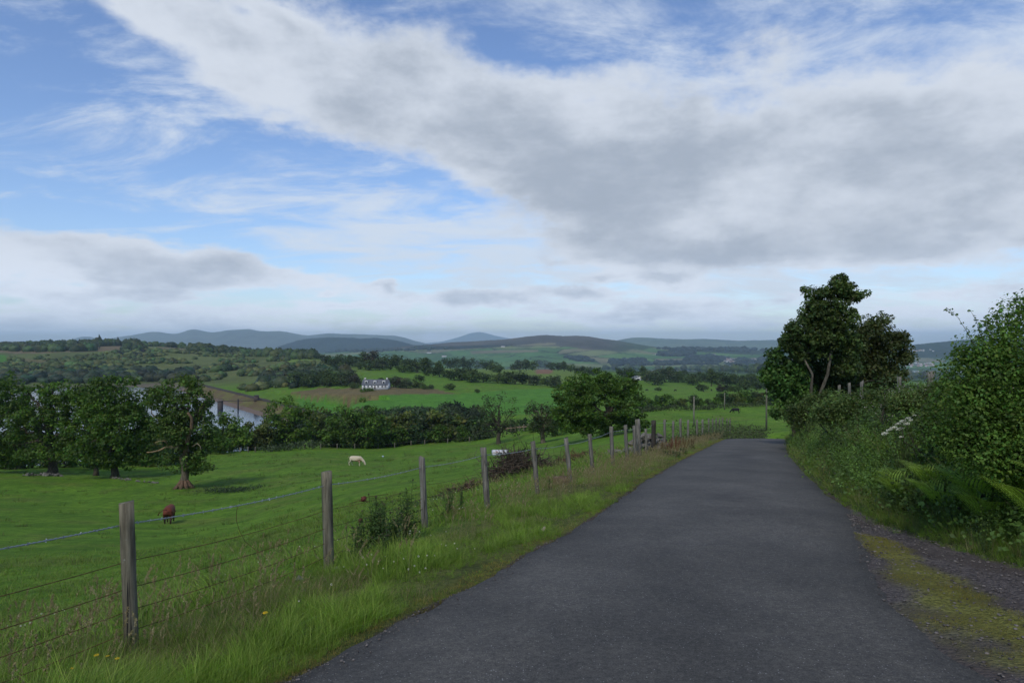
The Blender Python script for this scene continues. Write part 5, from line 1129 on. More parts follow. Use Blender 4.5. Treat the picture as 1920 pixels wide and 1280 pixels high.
bank_tree(1524, 36, [(1588,538,16,12),(1545,560,34,26),(1572,540,26,18),(1578,522,8,10),(1596,556,20,10),(1530,590,32,30),(1512,545,8,12),(1575,590,34,26),(1500,630,36,34),(1480,640,20,20),(1550,635,44,30),(1590,640,30,36),(1500,665,24,20),(1585,690,32,22),(1614,550,14,5),(1602,560,14,6),(1582,518,5,9),(1555,605,40,32),(1540,650,34,26),(1548,548,14,12),(1568,528,10,10),(1476,618,10,8)],
          'tall wind leaned sycamore with two pale bare stems beside the road bend', 61, 820, 44, .23, .15, (.066, .104, .026),
          [([(1518,795),(1516,735),(1512,700),(1500,672)], .10, .04), ([(1530,795),(1534,735),(1540,700),(1552,650),(1556,600)], .12, .04)], inner=.25)
bank_tree(1466, 36.5, [(1462,680,20,26),(1450,705,18,20),(1470,720,26,26),(1480,750,22,22),(1470,770,16,16),(1455,778,12,10),(1490,700,22,30),(1442,706,10,8),(1500,735,22,26)],
          'low leafy sycamore hanging over the road edge below the tall tree', 62, 200, 75, .34, .17, (.060, .125, .024), [([(1492,800),(1486,760),(1476,720)], .12, .04)])
bank_tree(1640, 40, [(1640,640,46,44),(1610,630,30,30),(1670,650,36,36),(1690,672,22,20),(1655,610,30,20),(1625,690,50,30),(1660,700,44,20),(1690,640,16,14),(1704,665,10,8),(1580,700,40,30),(1600,660,30,40)],
          'dark spreading hawthorn tree behind the leaning sycamore', 63, 360, 75, .40, .15, (.070, .092, .026), [([(1600,800),(1604,735),(1620,690)], .18, .10), ([(1640,800),(1642,730),(1650,690)], .14, .08)], inner=.2, bark=(.09, .08, .06))
bank_tree(1560, 38.5, [(1530,690,44,40),(1500,715,30,34),(1570,690,40,34),(1545,725,34,22),(1580,725,30,20),(1520,735,20,20),(1615,728,34,18),(1650,725,30,16),(1680,722,18,12)], 'dark ivy green undergrowth tree behind the pale stems', 64, 260, 60, .4, .17, (.044, .078, .022), [([(1560,800),(1562,740)], .1, .05)], name='understorey_tree')

# ------------------------------------------------------------------ fences
def post_mesh(w, h, seed, sides=4, twist=.0, lean=(0, 0), col=(.17, .155, .125), top_slope=.25):
    rs_ = np.random.RandomState(seed); n_ = 9; zs = np.linspace(-.35, h, n_); V = []
    for i, z_ in enumerate(zs):
        f = 1+(.05*rs_.normal() if sides > 4 else .012*rs_.normal()); t = max(z_, 0)/h
        for k_ in range(sides):
            a = (k_+.5)/sides*2*math.pi+twist; r_ = w*.5*(1.414 if sides == 4 else 1.05)*f*(1+(.06 if sides > 4 else .012)*rs_.normal())
            zz_ = z_
            x_, y_ = r_*math.cos(a)+lean[0]*max(z_, 0), r_*math.sin(a)+lean[1]*max(z_, 0)
            if i == n_-1: zz_ = h+top_slope*w*math.cos(a)*.5+.02*rs_.normal()*(sides > 4)
            V.append((x_, y_, zz_))
    Fc = []
    for i in range(n_-1):
        for k_ in range(sides): k2 = (k_+1) % sides; Fc.append((i*sides+k_, i*sides+k2, (i+1)*sides+k2, (i+1)*sides+k_))
    b_ = (n_-1)*sides
    if sides == 4: Fc.append((b_, b_+1, b_+2, b_+3))
    else: Fc += [(b_, b_+1, b_+2, b_+3), (b_, b_+3, b_+4, b_+5), (b_, b_+5, b_+6, b_+7)]
    me = mesh_np('post', V, Fc, WOOD, np.tile(np.array(col), (len(V), 1)))
    return me
fence = empty('roadside_fence', (-2.8, 5.0, gx(-2.8, 5.0))); tag(fence, 'weathered post and wire fence with barbed top strand between verge and pasture', 'fence')
fo = np.array(fence.location)
# (px foot, top row, distance, width px, sides, px top, colour, label)
NEWW = (.195, .185, .140); OLDW = (.190, .185, .165); GREYW = (.22, .215, .195)
FP = [(None, None, 2.2, None, 4, None, NEWW, None),
 (247, 940, 5.0, 34, 4, 240, NEWW, 'square sawn post, nearest, with a sloping cut top'), (617, 884, 7.9, 22, 4, 611, NEWW, 'square sawn post with green stained foot'), (797, 857, 11.3, 13, 8, 791, GREYW, 'grey round topped post'),
 (914, 838, 13.4, 12, 8, 906, OLDW, None), (1008, 828, 15.7, 10, 8, 999, OLDW, None), (1070, 822, 18.2, 9, 8, 1061, GREYW, 'lichen spotted grey post'), (1112, 814, 20.8, 8, 8, 1105, OLDW, None),
 (1149, 801, 23.8, 7.5, 8, 1146, OLDW, None), (1176, 797, 27, 7, 8, 1172, OLDW, None), (1191, 798, 29.4, 6.5, 8, 1189, OLDW, None), (1199, 786, 30.2, 10, 8, 1195, GREYW, 'thick pale straining post'),
 (1212, 804, 32, 5, 8, 1211, OLDW, None), (1226, 788, 33.5, 9, 8, 1225, (.06, .055, .05), 'dark charred looking thick post'), (1247, 787, 36, 5, 8, 1246, OLDW, None), (1262, 788, 39, 5, 8, 1262, OLDW, None), (1276, 785, 42.5, 4.6, 8, 1276, OLDW, None), (1290, 787, 45.5, 4.4, 8, 1290, GREYW, None),
 (1307, 787, 49, 4, 8, 1307, OLDW, None), (1317, 786, 53, 4, 8, 1317, GREYW, None), (1329, 785, 57, 3.6, 8, 1329, OLDW, None), (1336, 785, 60, 3.4, 8, 1336, OLDW, None), (1343, 784, 63, 3.4, 8, 1343, OLDW, None), (1349, 784, 66, 3.2, 8, 1349, OLDW, None), (1355, 783, 69, 3.2, 8, 1355, OLDW, None), (1363, 785, 72, 3, 8, 1363, OLDW, None), (1369, 785, 75, 3, 8, 1369, OLDW, None)]
tops = []
for i, (pf, pt, Y, wpx, sd, ptx, colr, lb) in enumerate(FP):
    if pf is None: x = -3.55; zf = gx(x, Y); w_ = .12; h_ = 1.12; ln = (0, 0)
    else:
        x = (pf-960)/F*Y; zf = gx(x, Y); h_ = (640-pt)/F*Y-zf; w_ = wpx/F*Y*(.72 if sd == 4 else .92); ln = ((ptx-pf)/F*Y/h_, 0.02*(-1)**i)
    o = link('post', post_mesh(w_, h_, 700+i, sd, .52 if sd == 4 else 0.3*i, ln, colr), fence); o.location = np.array([x, Y, zf])-fo
    if lb: o['label'] = lb
    tops.append((np.array([x, Y, zf]), np.array([ln[0], ln[1], 1.0]), h_, w_))
tops.insert(0, (np.array([-4.6, -1.2, gx(-4.6, -1.2)]), np.array([0, 0, 1.]), 1.12, .12))
def strand(frac, name, r, mat, last, sag=.02, barbs=False, twist=False, first=0, parent=fence, absdrop=None, tl=None):
    tl = tl or tops; pts = []
    for i in range(first, min(last, len(tl)-1)):
        (p0, l0, h0, w0), (p1, l1, h1, w1) = tl[i], tl[i+1]
        a = p0+l0*(h0*frac if absdrop is None else h0-absdrop)-[0, -w0*.5, 0]*1; b_ = p1+l1*(h1*frac if absdrop is None else h1-absdrop)
        a = a+np.array([0, -w0*.1, 0]); b_ = b_+np.array([0, w1*.4, 0]); b_ = p1+l1*(h1*frac if absdrop is None else h1-absdrop)-[0, -w1*.5, 0]+np.array([0, -w1*.1, 0])
        n_ = 12 if i < 6 else 5
        for t in np.linspace(0, 1, n_, endpoint=False): pts.append(a+(b_-a)*t-[0, 0, sag*4*t*(1-t)*(1 if i < 8 else .6)])
    pts.append(b_); pts = np.array(pts); g_ = Geo()
    if twist:
        seg = np.linalg.norm(np.diff(pts, axis=0), axis=1); L = np.concatenate([[0], np.cumsum(seg)]); near = min(L[-1], 24); tt = np.arange(0, near, .016)
        P3 = np.stack([np.interp(tt, L, pts[:, k_]) for k_ in range(3)], 1); ph = tt*2*math.pi/.075
        off = np.stack([0*ph, np.cos(ph), np.sin(ph)], 1)*r*1.0
        V, Fc = tube(P3+off, r*.8, 4, False); g_.add(V, Fc); V, Fc = tube(P3-off, r*.8, 4, False); g_.add(V, Fc)
        T2 = np.arange(near, L[-1], .8); P4 = np.stack([np.interp(T2, L, pts[:, k_]) for k_ in range(3)], 1); V, Fc = tube(P4, r*1.7, 4, False); g_.add(V, Fc)
    else:
        V, Fc = tube(pts, r, 4, False); g_.add(V, Fc)
    o = g_.build(name, mat, parent); o.location = -fo if parent is fence else -np.array(parent.location)
    if barbs:
        bg_ = Geo(); rs_ = np.random.RandomState(2)
        for d_ in np.arange(.05, 26, .125):
            c_ = np.array([np.interp(d_, L, pts[:, k_]) for k_ in range(3)])
            for q_ in range(3):
                dd = unit(rs_.normal(size=3)*[.5, 1, 1.2]); V, Fc = tube([c_-dd*.014, c_+dd*.014], .0022, 4, False); bg_.add(V, Fc)
        bo = bg_.build('barbs', mat, o)
    return pts
wp_ = strand(0, 'barbed_wire', .0034, GALV, 12, .03, True, True, absdrop=.165)
for fr in (.60, .42, .27, .13): strand(fr, 'plain_wire', .0028, RUST, 12, .035)
for fr in (.9, .5): strand(fr, 'plain_wire', .004, GALV if fr > .8 else RUST, 99, .02, first=12)
# a loose strand hanging from the barbed wire between the first two posts
def wire_px(name, pts, Y0, Y1, r, mat, parent, label=None):
    P3 = [np.array(WP(px, py, Y0+(Y1-Y0)*i/(len(pts)-1)))-np.array(parent.location) for i, (px, py) in enumerate(pts)]
    g_ = Geo(); V, Fc = tube(P3, r, 4, False); g_.add(V, Fc); o = g_.build(name, mat, parent)
    if label: o['label'] = label
wire_px('hanging_wire', [(450,942),(444,955),(443,975),(449,995),(460,1015),(484,1034)], 6.4, 6.6, .0022, RUST, fence, 'loose end of wire dangling from the barbed strand')
wire_px('hanging_wire', [(591,1000),(586,1015),(588,1030),(592,1042)], 7.6, 7.65, .002, RUST, fence)
wire_px('broken_wire', [(655,944),(668,940),(682,934),(694,930),(712,928),(728,926)], 8.7, 9.6, .0035, RUST, fence, 'broken rusty wire end twisted round the strainer')
# rusty ratchet strainers in the wires
def strainer(px, py, Y, sz_):
    c_ = np.array(WP(px, py, Y))-fo; g_ = Geo(); V, Fc = tube([c_-[.0, sz_*.6, 0], c_+[.0, sz_*.6, 0]], sz_*.55, 8); g_.add(V, Fc)
    for s_ in (-1, 1): V, Fc = tube([c_+[0, s_*sz_*.6, 0], c_+[0, s_*sz_*.75, 0]], sz_*.8, 8); g_.add(V, Fc)
    V, Fc = box(-sz_*1.3, sz_*1.3, -sz_*.1, sz_*.1, -sz_*.75, -sz_*.55); g_.add(V+c_, Fc); V, Fc = box(-sz_*.9, sz_*.9, -sz_*.1, sz_*.1, sz_*.5, sz_*.68); g_.add(V+c_, Fc)
    for k_ in range(4): V, Fc = tube([c_+[-sz_*.7, (k_-1.5)*sz_*.25, 0], c_+[0, (k_-1.5)*sz_*.25, sz_*.72], c_+[sz_*.7, (k_-1.5)*sz_*.25, 0]], sz_*.1, 4, False); g_.add(V, Fc)
    g_.build('wire_strainer', RED, fence)
m, q, b = material('rusty_red_iron', .85, .25)
q.l.new(q.mix(q.ss(q.noise(geo_pos(q), 60, 4), .4, .6), (.085, .018, .014, 1), (.13, .05, .035, 1)), b.inputs['Base Color']); RED = m
strainer(682, 935, 8.6, .040); strainer(676, 975, 8.6, .030)

# fence along the top of the right bank
bf = empty('bank_top_fence', (11.6, 19.0, gx(11.6, 19.0))); tag(bf, 'old post and wire fence half hidden on top of the right hand bank', 'fence')
btops = []
for i, (px, pt, Y, w_) in enumerate([(1743, 697, 19, .17), (1688, 706, 24.5, .13), (1614, 715, 30, .13), (1594, 718, 32.5, .13), (1572, 722, 35, .12)]):
    x = (px-960)/F*Y; zf = gx(x, Y); h_ = (640-pt)/F*Y-zf; o = link('post', post_mesh(w_, h_, 750+i, 8, .4*i, (.03*(-1)**i, 0), OLDW), bf); o.location = (x-bf.location.x, Y-bf.location.y, zf-bf.location.z)
    btops.append((np.array([x, Y, zf]), np.array([.03*(-1)**i, 0, 1.]), h_, w_))
strand(0, 'plain_wire', .004, RUST, 99, .03, parent=bf, absdrop=.12, tl=btops); strand(0, 'plain_wire', .004, RUST, 99, .03, parent=bf, absdrop=.42, tl=btops)

# little field fence far side (short pale posts before the hedge)
ff = empty('field_edge_fence', gp(600, 845, 120)); tag(ff, 'thin line of short pale posts at the far edge of the cattle field', 'fence')
pm = post_mesh(.22, 1.2, 790, 4, .3, (0, 0), (.19, .18, .15)); fl = []
for px, pb, Y in [(463,848,155),(478,848,156),(491,848,157),(520,846,158),(552,845,160),(580,843,162),(610,841,165),(640,839,168),(672,838,170),(715,836,172),(745,834,174),(775,832,176),(800,831,178),(842,830,178),(882,829,176)]:
    x = (px-960)/F*Y; z = gx(x, Y-4); o = link('post', pm, ff); o.location = (x-ff.location.x, Y-4-ff.location.y, z-ff.location.z); fl.append(np.array([x, Y-4, z+1.0]))
g_ = Geo(); V, Fc = tube(np.array(fl)-np.array(ff.location), .02, 4, False); g_.add(V, Fc, (.1, .09, .08)); g_.build('wire', MATT, ff)
ff = empty('paddock_fence', gp(960, 806, 140)); tag(ff, 'short run of pale orange fence behind the thin open tree', 'fence')
fl = []
for px in (942, 950, 958, 966, 974, 982, 990):
    Y = 165; x = (px-960)/F*Y; z = (640-808+(px-942)*.09)/F*Y; o = link('post', pm, ff); o.location = (x-ff.location.x, Y-ff.location.y, z-ff.location.z); fl.append((x, Y, z+.55))
g_ = Geo(); V, Fc = tube(np.array(fl)-np.array(ff.location), .16, 4, False); g_.add(V, Fc, (.26, .17, .12)); g_.build('rail', MATT, ff)

# ------------------------------------------------------------------ roadside plants
def thistle(x, y, h, seed, label, nb=5, name='thistle_plant', col=(.072, .130, .040), bushy=1.0):
    rs_ = np.random.RandomState(seed); t = empty(name, (x, y, gx(x, y))); tag(t, label, 'wild plant'); sg = Geo(); lg = Geo()
    for i in range(nb+3):
        a = rs_.rand()*6.28; top = np.array([math.cos(a)*.22*h*rs_.rand()*bushy, math.sin(a)*.22*h*rs_.rand()*bushy, h*(.55+.45*rs_.rand()) if i else h]); p_ = limb_path((rs_.normal()*.03, rs_.normal()*.03, 0), top, rs_, 6, .06)
        V, Fc = tube(p_, np.linspace(.006, .002, 6), 6, False); sg.add(V, Fc, (.06, .10, .035))
        n_ = int(56*top[2]/.8); tt = rs_.rand(n_)**.8; ii_ = np.minimum((tt*5).astype(int), 4); f_ = (tt*5-ii_)[:, None]; c_ = p_[ii_]*(1-f_)+p_[ii_+1]*f_
        aa = rs_.rand(n_)*6.28; ln = .26*h*(1.15-.8*tt)*(.6+.5*rs_.rand(n_)); dd = unit(np.stack([np.cos(aa), np.sin(aa), .25-.3*rs_.rand(n_)], 1))
        for q_ in range(4):      # lobed leaf from four small blades
            f2 = .2+.25*q_; cc_ = c_+dd*(ln*f2)[:, None]; sp_ = np.stack([-np.sin(aa), np.cos(aa), np.zeros(n_)], 1)*(-1)**q_*.012
            V, Fc = leafquads(cc_+sp_, np.array([0, 0, 1.])+rs_.normal(size=(n_, 3))*.5, ln*.36, .34, rs_); lg.add(V, Fc, np.repeat(np.clip(np.array(col)*(1+.25*rs_.normal(size=(n_, 1))), .01, 1), 4, 0))
        d_ = unit(rs_.normal(size=(14, 3))+[0, 0, .7]); V, Fc = leafquads(top+d_*.012, d_, .022, .5, rs_); sg.add(V, Fc, (.09, .09, .05))
    sg.build('stem', LEAF, t); lg.build('leaves', LEAF, t); return t
def at(px, Y): return (px-960)/F*Y, Y
x, y = at(703, 8.5); thistle(x, y, .78, 801, 'bushy dark thistle right of the second square post', 8, bushy=1.5)
x, y = at(735, 8.9); thistle(x, y, .62, 802, 'spreading thistle nearest the rusty wire strainers, on their right', 7, bushy=1.9)
x, y = at(762, 9.9); thistle(x, y, .85, 803, 'tall thin thistle between the square post and the grey round topped post', 3)
x, y = at(676, 8.4); thistle(x, y, .58, 804, 'thistle stalk rising to the lower rusty strainer', 3)
x, y = at(716, 8.0); thistle(x, y, .36, 805, 'lowest leafy thistle in the long grass below the bushy ones', 7, bushy=2.0)
x, y = at(842, 12.6); thistle(x, y, .55, 806, 'loose thistle clump just right of the grey round topped post', 5, bushy=1.4)
x, y = at(866, 13.2); thistle(x, y, .42, 807, 'small thistle between the grey post and the next old post', 4)
x, y = at(1030, 16.5); thistle(x, y, .30, 808, 'low weed at the foot of the fence by the broken stone', 5, col=(.06, .11, .035))
def dock(px, Y, h, seed, label, col=(.16, .055, .03)):
    rs_ = np.random.RandomState(seed); x, y = at(px, Y); t = empty('dock_plant', (x, y, gx(x, y))); tag(t, label, 'wild plant', 'dock plants by the lane'); sg = Geo(); lg = Geo()
    for i in range(7):
        top = np.array([rs_.normal()*.16, rs_.normal()*.1, h*(.7+.3*rs_.rand())]); p_ = limb_path((0, 0, 0), top, rs_, 5, .05); V, Fc = tube(p_, np.linspace(.006, .003, 5), 4, False); sg.add(V, Fc, col)
        n_ = 90; tt = .35+.65*rs_.rand(n_); c_ = top*tt[:, None]+rs_.normal(size=(n_, 3))*.014; V, Fc = leafquads(c_, rs_.normal(size=(n_, 3)), .026, .7, rs_); sg.add(V, Fc, np.repeat(np.clip(np.array(col)*(1+.3*rs_.normal(size=(n_, 1))), .01, 1), 4, 0))
    n_ = 26; aa = rs_.rand(n_)*6.28; c_ = np.stack([np.cos(aa)*.12, np.sin(aa)*.12, .06+.22*rs_.rand(n_)], 1); V, Fc = leafquads(c_, np.stack([np.cos(aa)*.5, np.sin(aa)*.5, np.ones(n_)], 1), .2, .35, rs_); lg.add(V, Fc, (.05, .09, .03))
    sg.build('seed_stems', LEAF, t); lg.build('leaves', LEAF, t)
dock(1268, 25.5, .85, 811, 'biggest rusty brown dock at the tarmac edge before the bend'); dock(1258, 27, .8, 812, 'rusty dock just left of the biggest dock'); dock(1281, 28.5, .75, 813, 'rusty dock just right of the biggest dock', (.17, .085, .04)); dock(1243, 30, .65, 814, 'pale brown dock closest to the dark thick post', (.15, .09, .05)); dock(1296, 33, .6, 815, 'faded dock nearest the crest of the lane', (.18, .12, .06))
def yellow_flower(px, py, Y, sz_, label):
    x, y, z = WP(px, py, Y); zg = gx(x, y); t = empty('yellow_flower', (x, y, zg)); tag(t, label, 'wildflower'); hh = max(z-zg, .08); g_ = Geo(); V, Fc = tube([(0, 0, 0), (.01, 0, hh)], [.0016, .0012], 4, False); g_.add(V, Fc, (.07, .12, .03)); g_.build('stem', LEAF, t)
    g_ = Geo(); rs_ = np.random.RandomState(int(px)); n_ = 16; a = np.arange(n_)/n_*6.28; dd = np.stack([np.cos(a), np.sin(a), .3+0*a], 1)
    V, Fc = leafquads(np.array([.01, 0, hh])+dd*sz_*.45, np.stack([0*a, -.35+0*a, 1+0*a], 1)+rs_.normal(size=(n_, 3))*.2, sz_*.7, .5, rs_); g_.add(V, Fc, (.72, .52, .02)); V, Fc = tube([(.01, 0, hh), (.01, 0, hh+.006)], sz_*.3, 6); g_.add(V, Fc, (.6, .40, .02)); g_.build('petals', LEAF, t)
yellow_flower(495, 1149, 5.2, .030, 'orange yellow flower alone in the long grass right of the nearest post'); yellow_flower(178, 1228, 4.6, .024, 'pale yellow flower left of the foot of the nearest post'); yellow_flower(217, 1249, 4.5, .022, 'yellow flower nearest the foot of the nearest post, on its left')
yellow_flower(133, 1254, 4.4, .020, 'pale yellow flower lowest down at the left'); yellow_flower(199, 1244, 4.6, .018, 'small orange flower between two larger yellow ones by the nearest post')

# brushwood: cut dead hawthorn dumped along the ledge
def brush(name, spine, n, L, hgt, wid, seed, label, col=(.085, .070, .055), leaves=0):
    rs_ = np.random.RandomState(seed); sp_ = np.array(spine, float); o0 = sp_[len(sp_)//2]; z0 = gx(o0[0], o0[1]); t = empty(name, (o0[0], o0[1], z0)); tag(t, label, 'brushwood'); g_ = Geo()
    for i in range(n):
        k_ = rs_.randint(0, len(sp_)-1); f_ = rs_.rand(); c_ = sp_[k_]*(1-f_)+sp_[k_+1]*f_+rs_.normal(size=2)*wid; zb = gx(c_[0], c_[1])
        hh = hgt*(1-.6*abs(2*(k_+f_)/(len(sp_)-1)-1)) if len(sp_) > 2 else hgt
        st = np.array([c_[0]-o0[0], c_[1]-o0[1], zb-z0+hh*rs_.rand()*.75]); d_ = unit(rs_.normal(size=3)*[1, .7, .75]+[0, 0, .25]); ln = L*(.3+.8*rs_.rand())
        e_ = st+d_*ln; e_[2] = max(e_[2], zb-z0+.02); V, Fc = tube(limb_path(st, e_, rs_, 5, .5), np.linspace(.012+.02*rs_.rand()**2, .004, 5), 4, False); g_.add(V, Fc, np.array(col)*(.6+.9*rs_.rand()))
    g_.build('branches', BARK, t)
    if leaves:
        l_ = Geo(); k_ = rs_.randint(0, len(sp_)-1, leaves); f_ = rs_.rand(leaves, 1); c_ = sp_[k_]*(1-f_)+sp_[k_+1]*f_+rs_.normal(size=(leaves, 2))*wid; zb = H(c_[:, 0], c_[:, 1]); P3 = np.stack([c_[:, 0]-o0[0], c_[:, 1]-o0[1], zb-z0+hgt*.7*rs_.rand(leaves)], 1)
        V, Fc = leafquads(P3, rs_.normal(size=(leaves, 3)), .07, .6, rs_); l_.add(V, Fc, np.repeat(np.array([(.11, .06, .04), (.07, .06, .04), (.05, .07, .03)])[rs_.randint(0, 3, leaves)], 4, 0)); l_.build('dead_leaves', LEAF, t)
def W2(px, Y): return ((px-960)/F*Y, Y)
brush('brushwood_pile', [W2(935, 24.5), W2(955, 25.5), W2(975, 27), W2(1000, 29)], 620, .8, 1.45, .28, 821, 'tall heap of dead hedge cuttings behind the fence, hiding part of the white trailer', leaves=500)
brush('fallen_branches', [W2(1000, 29), W2(1025, 30), W2(1052, 32)], 130, .8, .5, .25, 822, 'low scatter of dead branches right of the tall brushwood heap')
brush('bracken_litter', [W2(1050, 33), W2(1075, 35), W2(1102, 37)], 130, .6, .4, .3, 823, 'reddish dead bracken on the ledge below the big round tree', (.14, .075, .05), leaves=350)
brush('dead_weeds', [W2(842, 21), W2(865, 21.5), W2(890, 22), W2(912, 23)], 170, .45, .35, .2, 824, 'brown dead weed stalks left of the brushwood heap along the ledge', (.12, .085, .06), leaves=250)
hp = [W2(780, 19), W2(830, 20.5), W2(880, 22), W2(930, 24)]
bramble_mass('ledge_weeds', [(a, b_, 0) for a, b_ in hp], 900, .06, (.055, .085, .03), 'low weeds along the ledge in the pasture', 45, .25, .25)
hp = [W2(1312, 50), W2(1335, 55), W2(1360, 60), W2(1390, 62), W2(1420, 62), W2(1450, 58)]
bramble_mass('verge_brambles', [(a, b_, 0) for a, b_ in hp], 7000, .13, (.065, .085, .034), 'hummock of brambles and dead growth where the lane turns out of sight', 46, 1.9, 1.3)
hp = [W2(1262, 41), W2(1290, 46), W2(1315, 50)]
bramble_mass('fence_foot_growth', [(a, b_, 0) for a, b_ in hp], 1400, .10, (.05, .08, .028), 'dark weeds growing through the far fence', 47, .8, .5)
hp = [W2(392, 79), W2(430, 78), W2(470, 77), W2(395, 77)]
bramble_mass('rush_patch', [(a, b_, 0) for a, b_ in hp], 1300, .16, (.035, .06, .025), 'dark patch of rushes in the field right of the lone old tree', 48, .45, 1.0)

# stones
def stone_mesh(seed):
    rs_ = np.random.RandomState(seed); bm = bmesh.new(); bmesh.ops.create_icosphere(bm, subdivisions=1, radius=1)
    for v in bm.verts: v.co *= 1+.28*rs_.normal(); v.co.x *= 1.25; v.co.z *= .72
    me = bpy.data.meshes.new('stone'); bm.to_mesh(me); bm.free(); at_ = me.color_attributes.new('Col', 'FLOAT_COLOR', 'POINT'); c = np.ones((len(me.vertices), 4), np.float32); c[:, :3] = np.array((.15, .14, .12))*(1+.25*rs_.randn()); at_.data.foreach_set('color', c.ravel()); me.materials.append(STONE); return me
SM = [stone_mesh(i) for i in range(7)]
def stones(name, spine, n, r, wid, hgt, seed, label, cat='stones'):
    rs_ = np.random.RandomState(seed); sp_ = np.array(spine, float); o0 = sp_[0]; z0 = gx(*o0); t = empty(name, (o0[0], o0[1], z0)); tag(t, label, cat)
    for i in range(n):
        k_ = rs_.randint(0, len(sp_)-1); f_ = rs_.rand(); c_ = sp_[k_]*(1-f_)+sp_[k_+1]*f_+rs_.normal(size=2)*wid; s_ = r*(.6+.8*rs_.rand()); z_ = gx(*c_)+s_*.3+hgt*rs_.rand()**1.5
        o = link('stone', SM[rs_.randint(7)], t); o.location = (c_[0]-o0[0], c_[1]-o0[1], z_-z0); o.scale = (s_,)*3; o.rotation_euler = rs_.rand(3)*.6+[0, 0, rs_.rand()*6]
stones('ruined_stone_wall', [W2(1206, 34), W2(1220, 36), W2(1240, 38)], 90, .17, .22, .8, 831, 'tumbled dry stone wall behind the thick fence posts', 'stone wall')
stones('fallen_stones', [W2(1135, 33), W2(1165, 33), W2(1190, 34)], 34, .12, .25, .1, 832, 'line of fallen stones in the shade of the big round tree')
stones('boundary_stones', [W2(48, 101), W2(80, 102), W2(112, 101)], 60, .20, .4, .2, 833, 'low heap of stones under the left trees, at the thick trunk')
stones('boundary_stones', [W2(212, 96), W2(245, 94), W2(300, 90)], 36, .14, .3, .05, 834, 'thin line of stones trailing right from the leaning trunk')
stones('roadside_stones', [W2(1340, 56), W2(1350, 57)], 9, .22, .3, .3, 835, 'small pale stone heap in the brambles by the bend')
x, y = at(1052, 17.6); z = gx(x, y); g_ = Geo(); V, Fc = box(-.17, .17, -.12, .12, -.05, .2); V = V*(1+.06*np.random.RandomState(1).normal(size=V.shape)); g_.add(V, Fc, (.19, .12, .095)); o = g_.build('stone_block', STONE); o.location = (x, y, z); o.rotation_euler = (.1, .05, .4); tag(o, 'broken reddish block lying against the lichened post', 'stone')
x, y = at(560, 7.2); g_ = Geo(); o = link('field_stone', SM[2]); o.location = (x, y, gx(x, y)+.02); o.scale = (.05,)*3; tag(o, 'small grey stone in the grass left of the green stained square post', 'stone')
x, y = at(637, 7.7); o = link('field_stone', SM[4]); o.location = (x, y, gx(x, y)+.02); o.scale = (.06,)*3; tag(o, 'small pinkish stone right of the foot of the second square post', 'stone')
# little litter on the verge
g_ = Geo(); V, Fc = leafquads(np.array([[0, 0, .03], [.015, 0, .05]]), np.array([[.3, -1, .3], [-.4, -1, .2]]), .06, .7, np.random.RandomState(1)); g_.add(V, Fc, (.42, .36, .27)); o = g_.build('dead_leaf', LEAF); x, y = at(1018, 8.9); o.location = (x, y, gx(x, y)+.05); tag(o, 'pale curled dead leaf standing in the grass at the lane edge', 'leaf')

